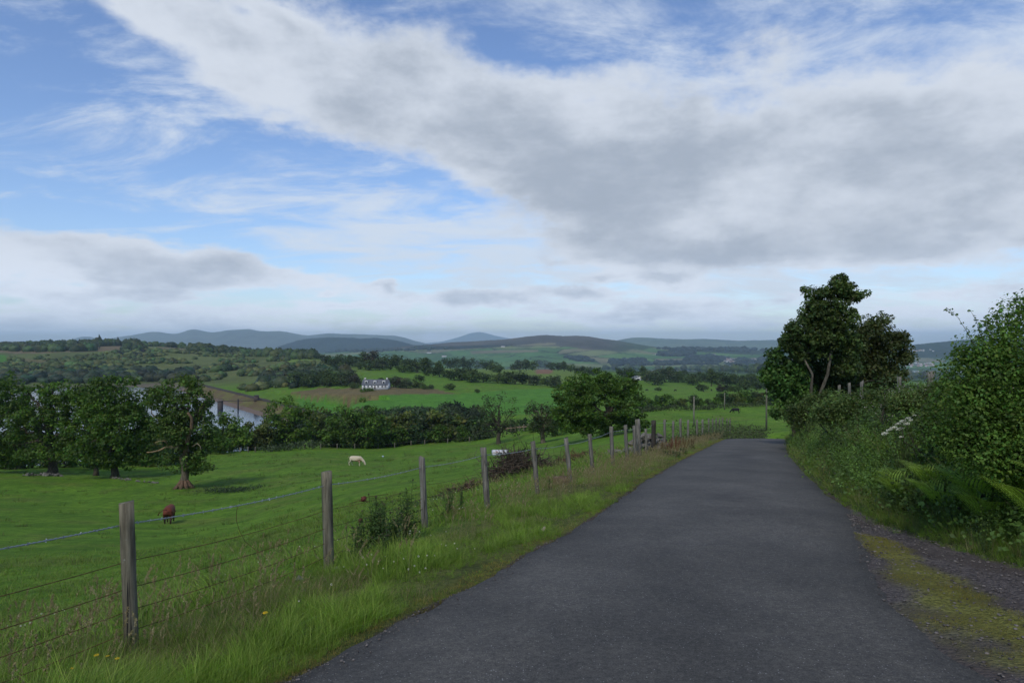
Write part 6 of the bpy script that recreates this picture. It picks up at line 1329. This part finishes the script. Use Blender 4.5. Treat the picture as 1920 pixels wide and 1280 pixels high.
# ------------------------------------------------------------------ cattle
def cow(name, loc, rz, col, label, seed, patch=None, graze=True, scale=1.0, tail_out=False, legc=None):
    """x forward; head lowered to the grass"""
    t = empty(name, loc, rz, scale); tag(t, label, 'cow'); bm = bmesh.new(); sk = {}
    J = {'pelvis': (-.75, 0, 1.12, .34, .36), 'mid': (-.25, 0, 1.02, .38, .40), 'chest': (.30, 0, 1.03, .34, .40), 'shoul': (.62, 0, 1.05, .27, .34), 'rump': (-1.0, 0, 1.15, .22, .26),
         'neck': (.95, 0, .86, .19, .22), 'poll': (1.22, 0, .55, .15, .17), 'head': (1.34, 0, .30, .12, .14), 'muz': (1.40, 0, .12, .085, .09)}
    if not graze: J['neck'] = (.98, 0, 1.2, .19, .22); J['poll'] = (1.25, 0, 1.38, .15, .17); J['head'] = (1.5, 0, 1.28, .12, .13); J['muz'] = (1.68, 0, 1.16, .085, .09)
    for sd, s_ in (('l', 1), ('r', -1)):
        fw = .12*s_
        J['hip'+sd] = (-.82, .20*s_, .95, .20, .22); J['knee'+sd] = (-.66+fw*.4, .22*s_, .66, .13, .15); J['hock'+sd] = (-.92+fw, .22*s_, .42, .065, .075); J['hfet'+sd] = (-.86+fw, .22*s_, .12, .05, .05); J['hhoof'+sd] = (-.82+fw, .22*s_, .0, .06, .065)
        J['elb'+sd] = (.50, .20*s_, .76, .14, .16); J['fkn'+sd] = (.50-fw, .20*s_, .40, .07, .08); J['ffet'+sd] = (.47-fw, .20*s_, .12, .045, .05); J['fhoof'+sd] = (.51-fw, .20*s_, .0, .06, .06)
    E = [('rump', 'pelvis'), ('pelvis', 'mid'), ('mid', 'chest'), ('chest', 'shoul'), ('shoul', 'neck'), ('neck', 'poll'), ('poll', 'head'), ('head', 'muz')]
    for sd in 'lr': E += [('pelvis', 'hip'+sd), ('hip'+sd, 'knee'+sd), ('knee'+sd, 'hock'+sd), ('hock'+sd, 'hfet'+sd), ('hfet'+sd, 'hhoof'+sd), ('chest', 'elb'+sd), ('elb'+sd, 'fkn'+sd), ('fkn'+sd, 'ffet'+sd), ('ffet'+sd, 'fhoof'+sd)]
    keys = list(J); me = bpy.data.meshes.new('body'); me.from_pydata([J[k_][:3] for k_ in keys], [(keys.index(a), keys.index(b_)) for a, b_ in E], []); o = link('body', me, t)
    md = o.modifiers.new('skin', 'SKIN'); md.use_smooth_shade = True; o.modifiers.new('sub', 'SUBSURF').levels = 2
    for i, k_ in enumerate(keys): o.data.skin_vertices[0].data[i].radius = J[k_][3:]; o.data.skin_vertices[0].data[i].use_root = (k_ == 'pelvis')
    dg = bpy.context.evaluated_depsgraph_get(); m2 = bpy.data.meshes.new_from_object(o.evaluated_get(dg)); o.modifiers.clear(); o.data = m2; m2.name = 'body'
    m2.materials.clear(); m2.materials.append(HIDE); co = np.zeros(len(m2.vertices)*3, np.float32); m2.vertices.foreach_get('co', co); co = co.reshape(-1, 3)
    C = np.tile(np.array(col), (len(co), 1)).astype(float)
    if patch is not None: w_ = sstep(.05, .3, fbm(co[:, 0]*1.7+seed, co[:, 2]*2.0+co[:, 1], 3, seed))[:, None]; C = C*(1-w_)+np.array(patch)*w_
    if legc is not None: w_ = sstep(.85, .5, co[:, 2])[:, None]; C = C*(1-w_)+np.array(legc)*w_
    at_ = m2.color_attributes.new('Col', 'FLOAT_COLOR', 'POINT'); c = np.ones((len(co), 4), np.float32); c[:, :3] = C; at_.data.foreach_set('color', c.ravel())
    g_ = Geo(); tp = [(-1.14, 0, 1.28), (-1.26, .0, 1.15), (-1.28, 0, .8), (-1.25, 0, .5)] if not tail_out else [(-1.14, 0, 1.3), (-1.25, .22, 1.36), (-1.26, .5, 1.15), (-1.22, .62, .95)]
    V, Fc = tube(tp, [.04, .03, .022, .05], 6); g_.add(V, Fc, np.array(col)*.7); g_.build('tail', HIDE, t, True)
    hx, hz_ = (1.2, .62) if graze else (1.22, 1.46)
    for s_ in (-1, 1):
        g_ = Geo(); V, Fc = tube([(hx, .1*s_, hz_), (hx-.03, .22*s_, hz_+.04), (hx-.05, .32*s_, hz_)], [.03, .06, .015], 6); g_.add(V, Fc, col); g_.build('ear', HIDE, t, True)
    return t
x, y, z = gp(318, 979, 30); cow('brown_cow', (x, y, z), rad(108), (.13, .030, .012), 'red brown cow seen from behind, grazing and swishing its tail', 1, tail_out=True, legc=(.03, .015, .01))
x, y, z = gp(668, 873, 60); cow('cream_cow', (x, y, z), rad(-12), (.55, .47, .33), 'cream cow with tan patches grazing side on in the middle of the pasture', 2, patch=(.30, .19, .11), scale=1.1)
x, y, z = gp(1379, 774, 100); cow('black_cow', (x, y, z), rad(172), (.010, .009, .009), 'black cow grazing alone in the field beyond the bend', 3)
for px, py, lb in [(1213, 733, 'tiny dark cow near the white barn, far left in the right hand field'), (1319, 734.5, 'tiny dark cow lying by the lone round bush'), (1266, 734, 'tiny dark cow in the middle of the right hand field'), (1334, 734, 'tiny dark cow between the round bush and the thorn line')]:
    x, y, z = gp(px, py, 300); cow('distant_cow', (x, y, z), rad(20+px), (.02, .015, .014), lb, 4)

# trailer
x, y, z = gp(938, 853.5, 70); tr = empty('livestock_trailer', (x, y, z), rad(8)); tag(tr, 'old white livestock trailer with rust streaked roof, parked in the pasture behind the brushwood', 'trailer')
sT = y/F; Wd, Ht = 30*sT, 13*sT; Dp = 2.0
m, q, b = material('rusting_white_paint', .6, .3); nz = q.noise(geo_pos(q), 1.2, 5, .65)
q.l.new(q.mix(q.ss(nz, .52, .6), (.60, .60, .58, 1), (.22, .085, .045, 1)), b.inputs['Base Color']); RW = m
m, q, b = material('white_paint', .55, .35); nz = q.noise(geo_pos(q), 2.2, 5, .6)
q.l.new(q.mix(q.ss(nz, .4, .75), (.66, .66, .64, 1), (.50, .49, .46, 1)), b.inputs['Base Color']); WP_ = m
g_ = Geo(); V, Fc = box(-Wd/2, Wd/2, -Dp/2, Dp/2, .35, Ht*.82); g_.add(V, Fc); g_.build('body', WP_, tr)
V = [(-Wd/2-.05, -Dp/2-.05, Ht*.82), (Wd/2+.05, -Dp/2-.05, Ht*.82), (Wd/2+.05, Dp/2+.05, Ht*.82), (-Wd/2-.05, Dp/2+.05, Ht*.82), (-Wd/2+.1, -Dp/4, Ht), (Wd/2-.1, -Dp/4, Ht*.98), (Wd/2-.1, Dp/4, Ht*.98), (-Wd/2+.1, Dp/4, Ht)]
g_ = Geo(); g_.add(V, [(0, 1, 5, 4), (1, 2, 6, 5), (2, 3, 7, 6), (3, 0, 4, 7), (4, 5, 6, 7), (3, 2, 1, 0)]); g_.build('roof', RW, tr)
for i in range(6): g_ = Geo(); xx = -Wd/2+Wd*(i+.5)/6; V, Fc = box(xx-.05, xx+.05, -Dp/2-.05, -Dp/2-.004, .4, Ht*.8); g_.add(V, Fc); g_.build('side_rib', WP_, tr)
g_ = Geo(); V, Fc = box(-Wd*.3, Wd*.05, -Dp/2-.03, -Dp/2-.004, Ht*.62, Ht*.76); g_.add(V, Fc, (.02, .02, .02)); g_.build('vent_shade_panel', MATT, tr)  # solid black slab, shade inside the vent put into its colour
for s_ in (-1, 1): g_ = Geo(); V, Fc = tube([(.2, s_*(Dp/2-.1), .3), (.2, s_*(Dp/2+.1), .3)], .32, 8); g_.add(V, Fc, (.02, .02, .02)); g_.build('wheel', MATT, tr)
x, y, z = gp(718, 856, 80); g_ = Geo(); V, Fc = tube([(0, 0, 0), (0, 0, .3)], [.16, .2], 8); g_.add(V, Fc, (.45, .55, .6)); o = g_.build('feed_bucket', MATT); o.location = (x, y, z); tag(o, 'pale blue bucket lying in the pasture right of the cream cow', 'bucket')

# poles
for px, pt, pb, Y, lb in [(1301, 743, 790, 120, 'pale pole standing in the grass left of the black cow'), (1358.5, 736, 763, 190, 'thin pole by the far hedge behind the black cow'), (1437, 728, 806, 100, 'grey pole nearest the road bend, right of the black cow')]:
    x = (px-960)/F*Y; z = gx(x, Y); h_ = (640-pt)/F*Y-z; t = empty('utility_pole', (x, Y, z)); tag(t, lb, 'pole', 'poles across the field'); g_ = Geo(); V, Fc = tube([(0, 0, -.3), (.02, 0, h_)], [.15, .11], 8); g_.add(V, Fc, (.24, .23, .20) if px < 1400 else (.15, .145, .13)); g_.build('shaft', WOOD, t)
    g_ = Geo(); V, Fc = box(-.04, .04, -.16, -.12, h_-.35, h_-.15); g_.add(V, Fc, (.3, .3, .28)); g_.build('insulator_bracket', MATT, t)

# ------------------------------------------------------------------ white house
HYY = 430.0; s = HYY/F; hx0, hx1 = (678-960)*s, (727-960)*s; hw_ = hx1-hx0; hzb = (640-728.5)*s; hxc = (hx0+hx1)/2
hs = empty('white_house', (hxc, HYY, hzb), rad(-4)); tag(hs, 'white cottage with slate roof and three dormers in front of the trees', 'house')
m, q, b = material('slate_roof', .6, .35); br = q.new('ShaderNodeTexNoise'); br.inputs['Scale'].default_value = 3
q.l.new(q.mix(br.outputs[0], (.085, .09, .105, 1), (.14, .145, .16, 1)), b.inputs['Base Color']); SLATE = m
ew, dp = 8.6*s, 7.0; eh = 8.0*s; rh = 9.0*s; L2 = hw_/2
g_ = Geo(); V, Fc = box(-L2, L2, 0, dp, -1.0, eh); g_.add(V, Fc)
for sx_ in (-L2, L2-.3): 
    V = [(sx_, 0, eh), (sx_+.3, 0, eh), (sx_+.3, dp/2, eh+rh-.15), (sx_, dp/2, eh+rh-.15), (sx_, dp, eh), (sx_+.3, dp, eh)]; g_.add(V, [(0, 1, 2, 3), (3, 2, 5, 4)])
    g_.add([(sx_, 0, eh), (sx_, dp/4, eh+(rh-.15)/2), (sx_, dp/2, eh+rh-.15), (sx_, dp, eh)], [(0, 1, 2, 3)]); g_.add([(sx_+.3, 0, eh), (sx_+.3, dp/4, eh+(rh-.15)/2), (sx_+.3, dp/2, eh+rh-.15), (sx_+.3, dp, eh)], [(3, 2, 1, 0)])
g_.build('wall', WP_, hs)
g_ = Geo(); t_ = .22
for sg in (0, 1):
    y0_, y1_ = (-.35, dp/2) if sg == 0 else (dp+.35, dp/2); z0_, z1_ = eh-.12, eh+rh
    V = [(-L2-.25, y0_, z0_), (L2+.25, y0_, z0_), (L2+.25, y1_, z1_), (-L2-.25, y1_, z1_)]; V = V+[(a, b_, c-t_) for a, b_, c in V]; g_.add(V, [(0, 1, 2, 3), (7, 6, 5, 4), (0, 4, 5, 1), (1, 5, 6, 2), (3, 7, 4, 0)])
rf = g_.build('roof', SLATE, hs)
for xx in (-L2+1.2, L2-1.2): g_ = Geo(); V, Fc = box(xx-.5, xx+.5, dp/2-.4, dp/2+.4, eh+rh-.5, eh+rh+1.0); g_.add(V, Fc, (.5, .48, .45)); ch = g_.build('chimney', MATT, rf); 
def window(parent, xc, yf, z0, z1, w_, name='window', mullion=True):
    g_ = Geo(); V, Fc = box(xc-w_/2, xc+w_/2, yf-.05, yf-.012, z0, z1); g_.add(V, Fc); o = g_.build(name, GLASS, parent)
    f_ = Geo()
    for a in [(xc-w_/2-.08, xc-w_/2, z0-.08, z1+.08), (xc+w_/2, xc+w_/2+.08, z0-.08, z1+.08), (xc-w_/2, xc+w_/2, z1, z1+.08), (xc-w_/2, xc+w_/2, z0-.08, z0)]+([(xc-.04, xc+.04, z0, z1)] if mullion else []):
        V, Fc = box(a[0], a[1], yf-.10, yf-.053, a[2], a[3]); f_.add(V, Fc)
    f_.build('frame', WP_, o) if parent is hs else None
    return o
for px in (683, 690, 697, 709, 717, 723): window(hs, (px-960)*s-hxc, 0, 1.0, 2.0, .95)
xc = (703-960)*s-hxc; g_ = Geo(); V, Fc = box(xc-.45, xc+.45, -.06, -.012, -.1, 2.05); g_.add(V, Fc, (.12, .10, .08)); g_.build('door', MATT, hs)
for px in (686, 702.5, 719.5):
    xc = (px-960)*s-hxc; w_ = 1.75; zb_, zt_ = eh+.55, eh+.55+1.75; g_ = Geo(); V, Fc = box(xc-w_/2, xc+w_/2, .25, 2.6, zb_-.3, zt_); g_.add(V, Fc); dm = g_.build('dormer', WP_, hs)
    g_ = Geo(); V = [(xc-w_/2-.15, .1, zt_+.002), (xc+w_/2+.15, .1, zt_+.002), (xc, .1, zt_+.75), (xc-w_/2-.15, 3.0, zt_+.002), (xc+w_/2+.15, 3.0, zt_+.002), (xc, 3.0, zt_+.75)]
    g_.add(V, [(0, 2, 5, 3), (1, 4, 5, 2)]); g_.build('dormer_roof', SLATE, dm)
    g_ = Geo(); V, Fc = box(xc-.5, xc+.5, .19, .246, zb_+.1, zt_-.35); g_.add(V, Fc); g_.build('window', GLASS, dm)
    g_ = Geo(); V, Fc = box(xc-w_/2, xc+w_/2, .22, .247, zt_, zt_+.28); g_.add(V, Fc); g_.build('gable_board', WP_, dm)
for px, w_ in ((680, 1.6), (686, 2.0), (691, 1.5), (694, 1.8), (700, 1.6)):
    x = (px-960)*s; z = gx(x, HYY-3); place_tree(SHR[1], (x, HYY-3.0, z-.2), px*1.0, (w_*.28, w_*.28, w_*.40), 'dark shrub by the white house wall, %s of five' % ordinal([680, 686, 691, 694, 700].index(px), 5), 'garden_shrub', 'bush', 'shrubs in front of the white house')
def simple_house(name, loc, w_, d_, h_, r_, rz, wallm, roofm, label, cat, group=None, wc=(.6, .58, .54), rc=(.12, .10, .10), meshes=None):
    t = empty(name, loc, rz); tag(t, label, cat, group)
    if meshes is None:
        g1 = Geo(); V, Fc = box(-w_/2, w_/2, -d_/2, d_/2, -1.5, h_); g1.add(V, Fc, wc); g2 = Geo(); e = .3
        V = [(-w_/2-e, -d_/2-e, h_-.1), (w_/2+e, -d_/2-e, h_-.1), (w_/2+e, 0, h_+r_), (-w_/2-e, 0, h_+r_), (w_/2+e, d_/2+e, h_-.1), (-w_/2-e, d_/2+e, h_-.1)]; g2.add(V, [(0, 1, 2, 3), (3, 2, 4, 5)], rc)
        V = [(-w_/2, -d_/2, h_), (-w_/2, 0, h_+r_*.95), (-w_/2, d_/2, h_), (w_/2, -d_/2, h_), (w_/2, 0, h_+r_*.95), (w_/2, d_/2, h_)]
        g1.add([(-w_/2, -d_/2, h_), (-w_/2, -d_/4, h_+r_*.475), (-w_/2, 0, h_+r_*.95), (-w_/2, d_/2, h_)], [(0, 3, 2, 1)], wc); g1.add([(w_/2, -d_/2, h_), (w_/2, -d_/4, h_+r_*.475), (w_/2, 0, h_+r_*.95), (w_/2, d_/2, h_)], [(0, 1, 2, 3)], wc)
        meshes = (g1.mesh('wall', MATT), g2.mesh('roof', MATT))
    link('wall', meshes[0], t); link('roof', meshes[1], t); return meshes
x, y, z = gp(632.5, 722, 420); simple_house('garden_shed', (x, y, z), 3.2, 2.4, 1.5, .7, .1, MATT, MATT, 'small grey shed at the edge of the copse left of the white house', 'shed', wc=(.2, .18, .17), rc=(.22, .2, .2))
# curved roof barn
x, y, z = gp(1194, 713, 480); bs = y/F; bn = empty('white_barn', (x, y, z), rad(-20)); tag(bn, 'white curved roof farm shed with a dark doorway among the far trees', 'barn'); bw = 21*bs/2; g_ = Geo(); V, Fc = box(-bw, bw, 0, bw*1.6, -.5, 3.2*bs); g_.add(V, Fc); g_.build('wall', WP_, bn)
n_ = 9; th = np.linspace(math.pi, 0, n_); V = np.array([(bw*1.03*math.cos(a), yy, 3.2*bs+4.6*bs*math.sin(a)) for yy in (-.3, bw*1.6+.3) for a in th]); g_ = Geo(); g_.add(V, [(i, i+1, n_+i+1, n_+i) for i in range(n_-1)]+[(0, 3, 2, 1), (0, 5, 4, 3), (0, 8, 7, 6)]); g_.build('roof', WP_, bn)
g_ = Geo(); V, Fc = box(bw*.05, bw*.5, -.35, -.31, -.3, 3.0*bs); g_.add(V, Fc, (.02, .02, .02)); g_.build('doorway', MATT, bn)  # near-black slab: its colour stands in for the unlit inside of the barn
x, y, z = gp(1213, 714, 480); simple_house('farm_shed', (x, y, z), 7, 5, 2.0, 1.0, .3, MATT, MATT, 'low grey shed just right of the white curved barn', 'shed', wc=(.3, .27, .25), rc=(.28, .27, .27))
# far white farmhouses
fm = None
for px, py, lb in [(651, 655.5, 'far white farmhouse below the dark wooded ridge'), (833, 669, 'long white farm on the lower green slope left of the moor'), (804, 662.5, 'pale farm buildings on the slope further left'), (943, 651, 'tiny white farm at the edge of the moor'), (1233, 665, 'tiny white farm by the dark plantation'), (1337, 666, 'tiny white farm above the town'), (690, 656, 'pale farmstead on the tan field below the wooded ridge')]:
    p_ = hill_at(px, py); mm = simple_house('far_farmhouse', tuple(p_), 34, 12, 7, 5, 0, MATT, MATT, lb, 'farmhouse', meshes=fm); fm = mm
# town
rs = np.random.RandomState(44); tm = [None]*5; tc_ = [((.55, .50, .46), (.20, .12, .10)), ((.50, .46, .42), (.14, .13, .14)), ((.60, .58, .55), (.16, .14, .14)), ((.42, .33, .29), (.18, .11, .09)), ((.55, .53, .5), (.22, .15, .13))]
for (x0_, x1_, y0_, y1_, n_) in [(1357, 1392, 672, 679, 46), (1399, 1441, 673, 686, 72), (1380, 1430, 684, 688, 12)]:
    for i in range(n_):
        p_ = hill_at(x0_+(x1_-x0_)*rs.rand(), y0_+(y1_-y0_)*rs.rand()); k_ = rs.randint(5); lc = (p_[0]+rs.randn()*8, p_[1]+rs.randn()*8, p_[2]-.5)
        tm[k_] = simple_house('town_house', lc, 13, 9, 6, 4, rs.rand()*1.2-.6, MATT, MATT, 'small pale house in the distant town on the slope above the estuary', 'house', 'houses of the distant town', *tc_[k_], meshes=tm[k_])
p_ = hill_at(1375, 689); simple_house('town_warehouse', tuple(p_), 34, 18, 10, 4, .1, MATT, MATT, 'large white building below the distant town', 'warehouse', wc=(.7, .7, .7), rc=(.65, .65, .66))
for i in range(44):
    px = 1695+rs.rand()*55; py = 681+rs.rand()*7 if i < 30 else 656+rs.rand()*3; Y = 4300+60*rs.rand() if i < 30 else 5900; z = (640-py)/F*Y; k_ = i % 5
    simple_house('shore_house', ((px-960)/F*Y, Y, z), 13, 9, 6, 4, rs.rand()*1.2-.6, MATT, MATT, 'small pale house across the estuary in the gap right of the dark trees', 'house', 'houses across the estuary', *tc_[k_], meshes=tm[k_])
p_ = hill_at(1720, 671)

# ------------------------------------------------------------------ dam and intake tower
A3 = np.array([-286., 625.]); B3 = np.array([-96., 360.]); dv = (B3-A3)/np.linalg.norm(B3-A3); nv = np.array([dv[1], -dv[0]]); nv = -nv if nv[0] > 0 else nv   # towards the water
dam = empty('reservoir_dam', (A3[0], A3[1], -40)); tag(dam, 'long grassy dam with a stone faced water side and low parapet', 'dam'); Ld = np.linalg.norm(B3-A3)
m, q, b = material('dam_facing', .95, .1); p_n = geo_pos(q); nz = q.noise(p_n, .12, 6, .6); nz2 = q.noise(p_n, 1.2, 5, .6)
c_ = q.mix(q.ss(nz, .42, .6), (.115, .085, .045, 1), (.13, .13, .038, 1)); q.l.new(q.mix(1.0, c_, q.mix(nz2, (.6, .6, .6, 1), (1.4, 1.4, 1.4, 1)), 'MULTIPLY'), b.inputs['Base Color']); DAMF = m
def damstrip(name, prof, mat, colr, extra=18):
    n_ = 40; V = []
    for i in range(n_+1):
        a = A3-dv*20+dv*(Ld+20+extra)*i/n_
        for off, z_ in prof: w2 = a+nv*off; V.append((w2[0]-A3[0], w2[1]-A3[1], z_+40+.12*math.sin(i*1.7+off)*(name != 'parapet_wall')))
    k_ = len(prof); Fc = [(i*k_+j, i*k_+j+1, (i+1)*k_+j+1, (i+1)*k_+j) for i in range(n_) for j in range(k_-1)]
    g_ = Geo(); g_.add(V, Fc, colr); return g_.build(name, mat, dam)
damstrip('stone_face', [(.35, -40.0), (6, -42.2), (12, -44.4), (18, -47)], DAMF, (1, 1, 1)); damstrip('crest', [(.35, -40.01), (-6, -40.0), (-14, -43), (-22, -46)], TURF, (.085, .10, .04))
damstrip('shore_stones', [(10.5, -43.75), (14, -44.6), (16.5, -45.8)], STONE, (.15, .11, .085)); damstrip('parapet_wall', [(.30, -40.3), (.30, -38.5), (-.30, -38.5), (-.30, -40.3)], MATT, (.055, .048, .04))
TY = 452.; tx = (413-960)/F*TY; tw = empty('intake_tower', (tx, TY, WATER_Z)); tag(tw, 'dark square intake tower standing in the reservoir', 'tower'); hw2 = 1.35; top = (640-749.5)/F*TY-WATER_Z
g_ = Geo(); V, Fc = box(-hw2, hw2, -hw2, hw2, -4, top-.9); g_.add(V, Fc, (.06, .05, .045)); g_.build('shaft', MATT, tw); g_ = Geo(); V, Fc = box(-hw2*1.25, hw2*1.25, -hw2*1.25, hw2*1.25, top-.9, top-.5); g_.add(V, Fc, (.09, .08, .07)); g_.build('platform', MATT, tw)
g_ = Geo()
for a, b_ in ((-1, -1), (1, -1), (1, 1), (-1, 1)): V, Fc = tube([(a*hw2*1.15, b_*hw2*1.15, top-.5), (a*hw2*1.15, b_*hw2*1.15, top+.5)], .08, 4); g_.add(V, Fc, (.08, .07, .06))
V, Fc = tube([(-hw2*1.15, -hw2*1.15, top+.45), (hw2*1.15, -hw2*1.15, top+.45), (hw2*1.15, hw2*1.15, top+.45), (-hw2*1.15, hw2*1.15, top+.45)], .07, 4); g_.add(V, Fc, (.08, .07, .06)); g_.build('railing', MATT, tw)
p0 = np.array([(413-960)/F*TY, TY, WATER_Z+top-.7]); pmid = np.array([(446.5-960)/F*TY, TY, WATER_Z+top-.6]); 
tq = .62; pe = A3+dv*Ld*tq; pe3 = np.array([pe[0], pe[1], -39.6]); br_ = empty('footbridge', tuple(p0)); tag(br_, 'thin footbridge on one tall pier linking the intake tower and the dam', 'footbridge')
g_ = Geo(); V, Fc = tube([p0*0, pmid-p0, pe3-p0], .28, 4); g_.add(V, Fc, (.10, .08, .065)); g_.build('deck', MATT, br_); g_ = Geo(); V, Fc = tube([(0, 0, 1.0), pmid-p0+[0, 0, 1.0], pe3-p0+[0, 0, 1.0]], .09, 4); g_.add(V, Fc, (.10, .08, .065)); g_.build('handrail', MATT, br_)
g_ = Geo(); V, Fc = tube([pmid-p0+[0, 0, 1.2], pmid-p0-[0, 0, top+3]], .45, 6); g_.add(V, Fc, (.03, .03, .03)); g_.build('pier', MATT, br_)
hx_, hy_ = A3+dv*Ld*.60; simple_house('valve_hut', (hx_-nv[0]*-3, hy_, -40.0), 2.6, 2.6, 3.0, .5, .6, MATT, MATT, 'small dark hut standing on the dam crest', 'hut', wc=(.08, .06, .05), rc=(.06, .05, .05))

# ------------------------------------------------------------------ haze
hz_ = bpy.data.materials.new('haze_air'); hz_.use_nodes = True; q = NG(hz_.node_tree); q.n.clear(); mo = q.new('ShaderNodeOutputMaterial'); pv = q.new('ShaderNodeVolumePrincipled')
pv.inputs['Color'].default_value = (.64, .83, 1.0, 1); pv.inputs['Density'].default_value = 5.6e-5; pv.inputs['Anisotropy'].default_value = 0.0; q.l.new(pv.outputs[0], mo.inputs['Volume'])
me = bpy.data.meshes.new('haze'); V, Fc = box(-31000, 31000, -31000, 31000, -190, 400); me.from_pydata([tuple(v) for v in V], [], [tuple(f) for f in Fc]); me.materials.append(hz_)
hzo = link('haze', me); tag(hzo, 'blue summer haze over the valley', kind='stuff')
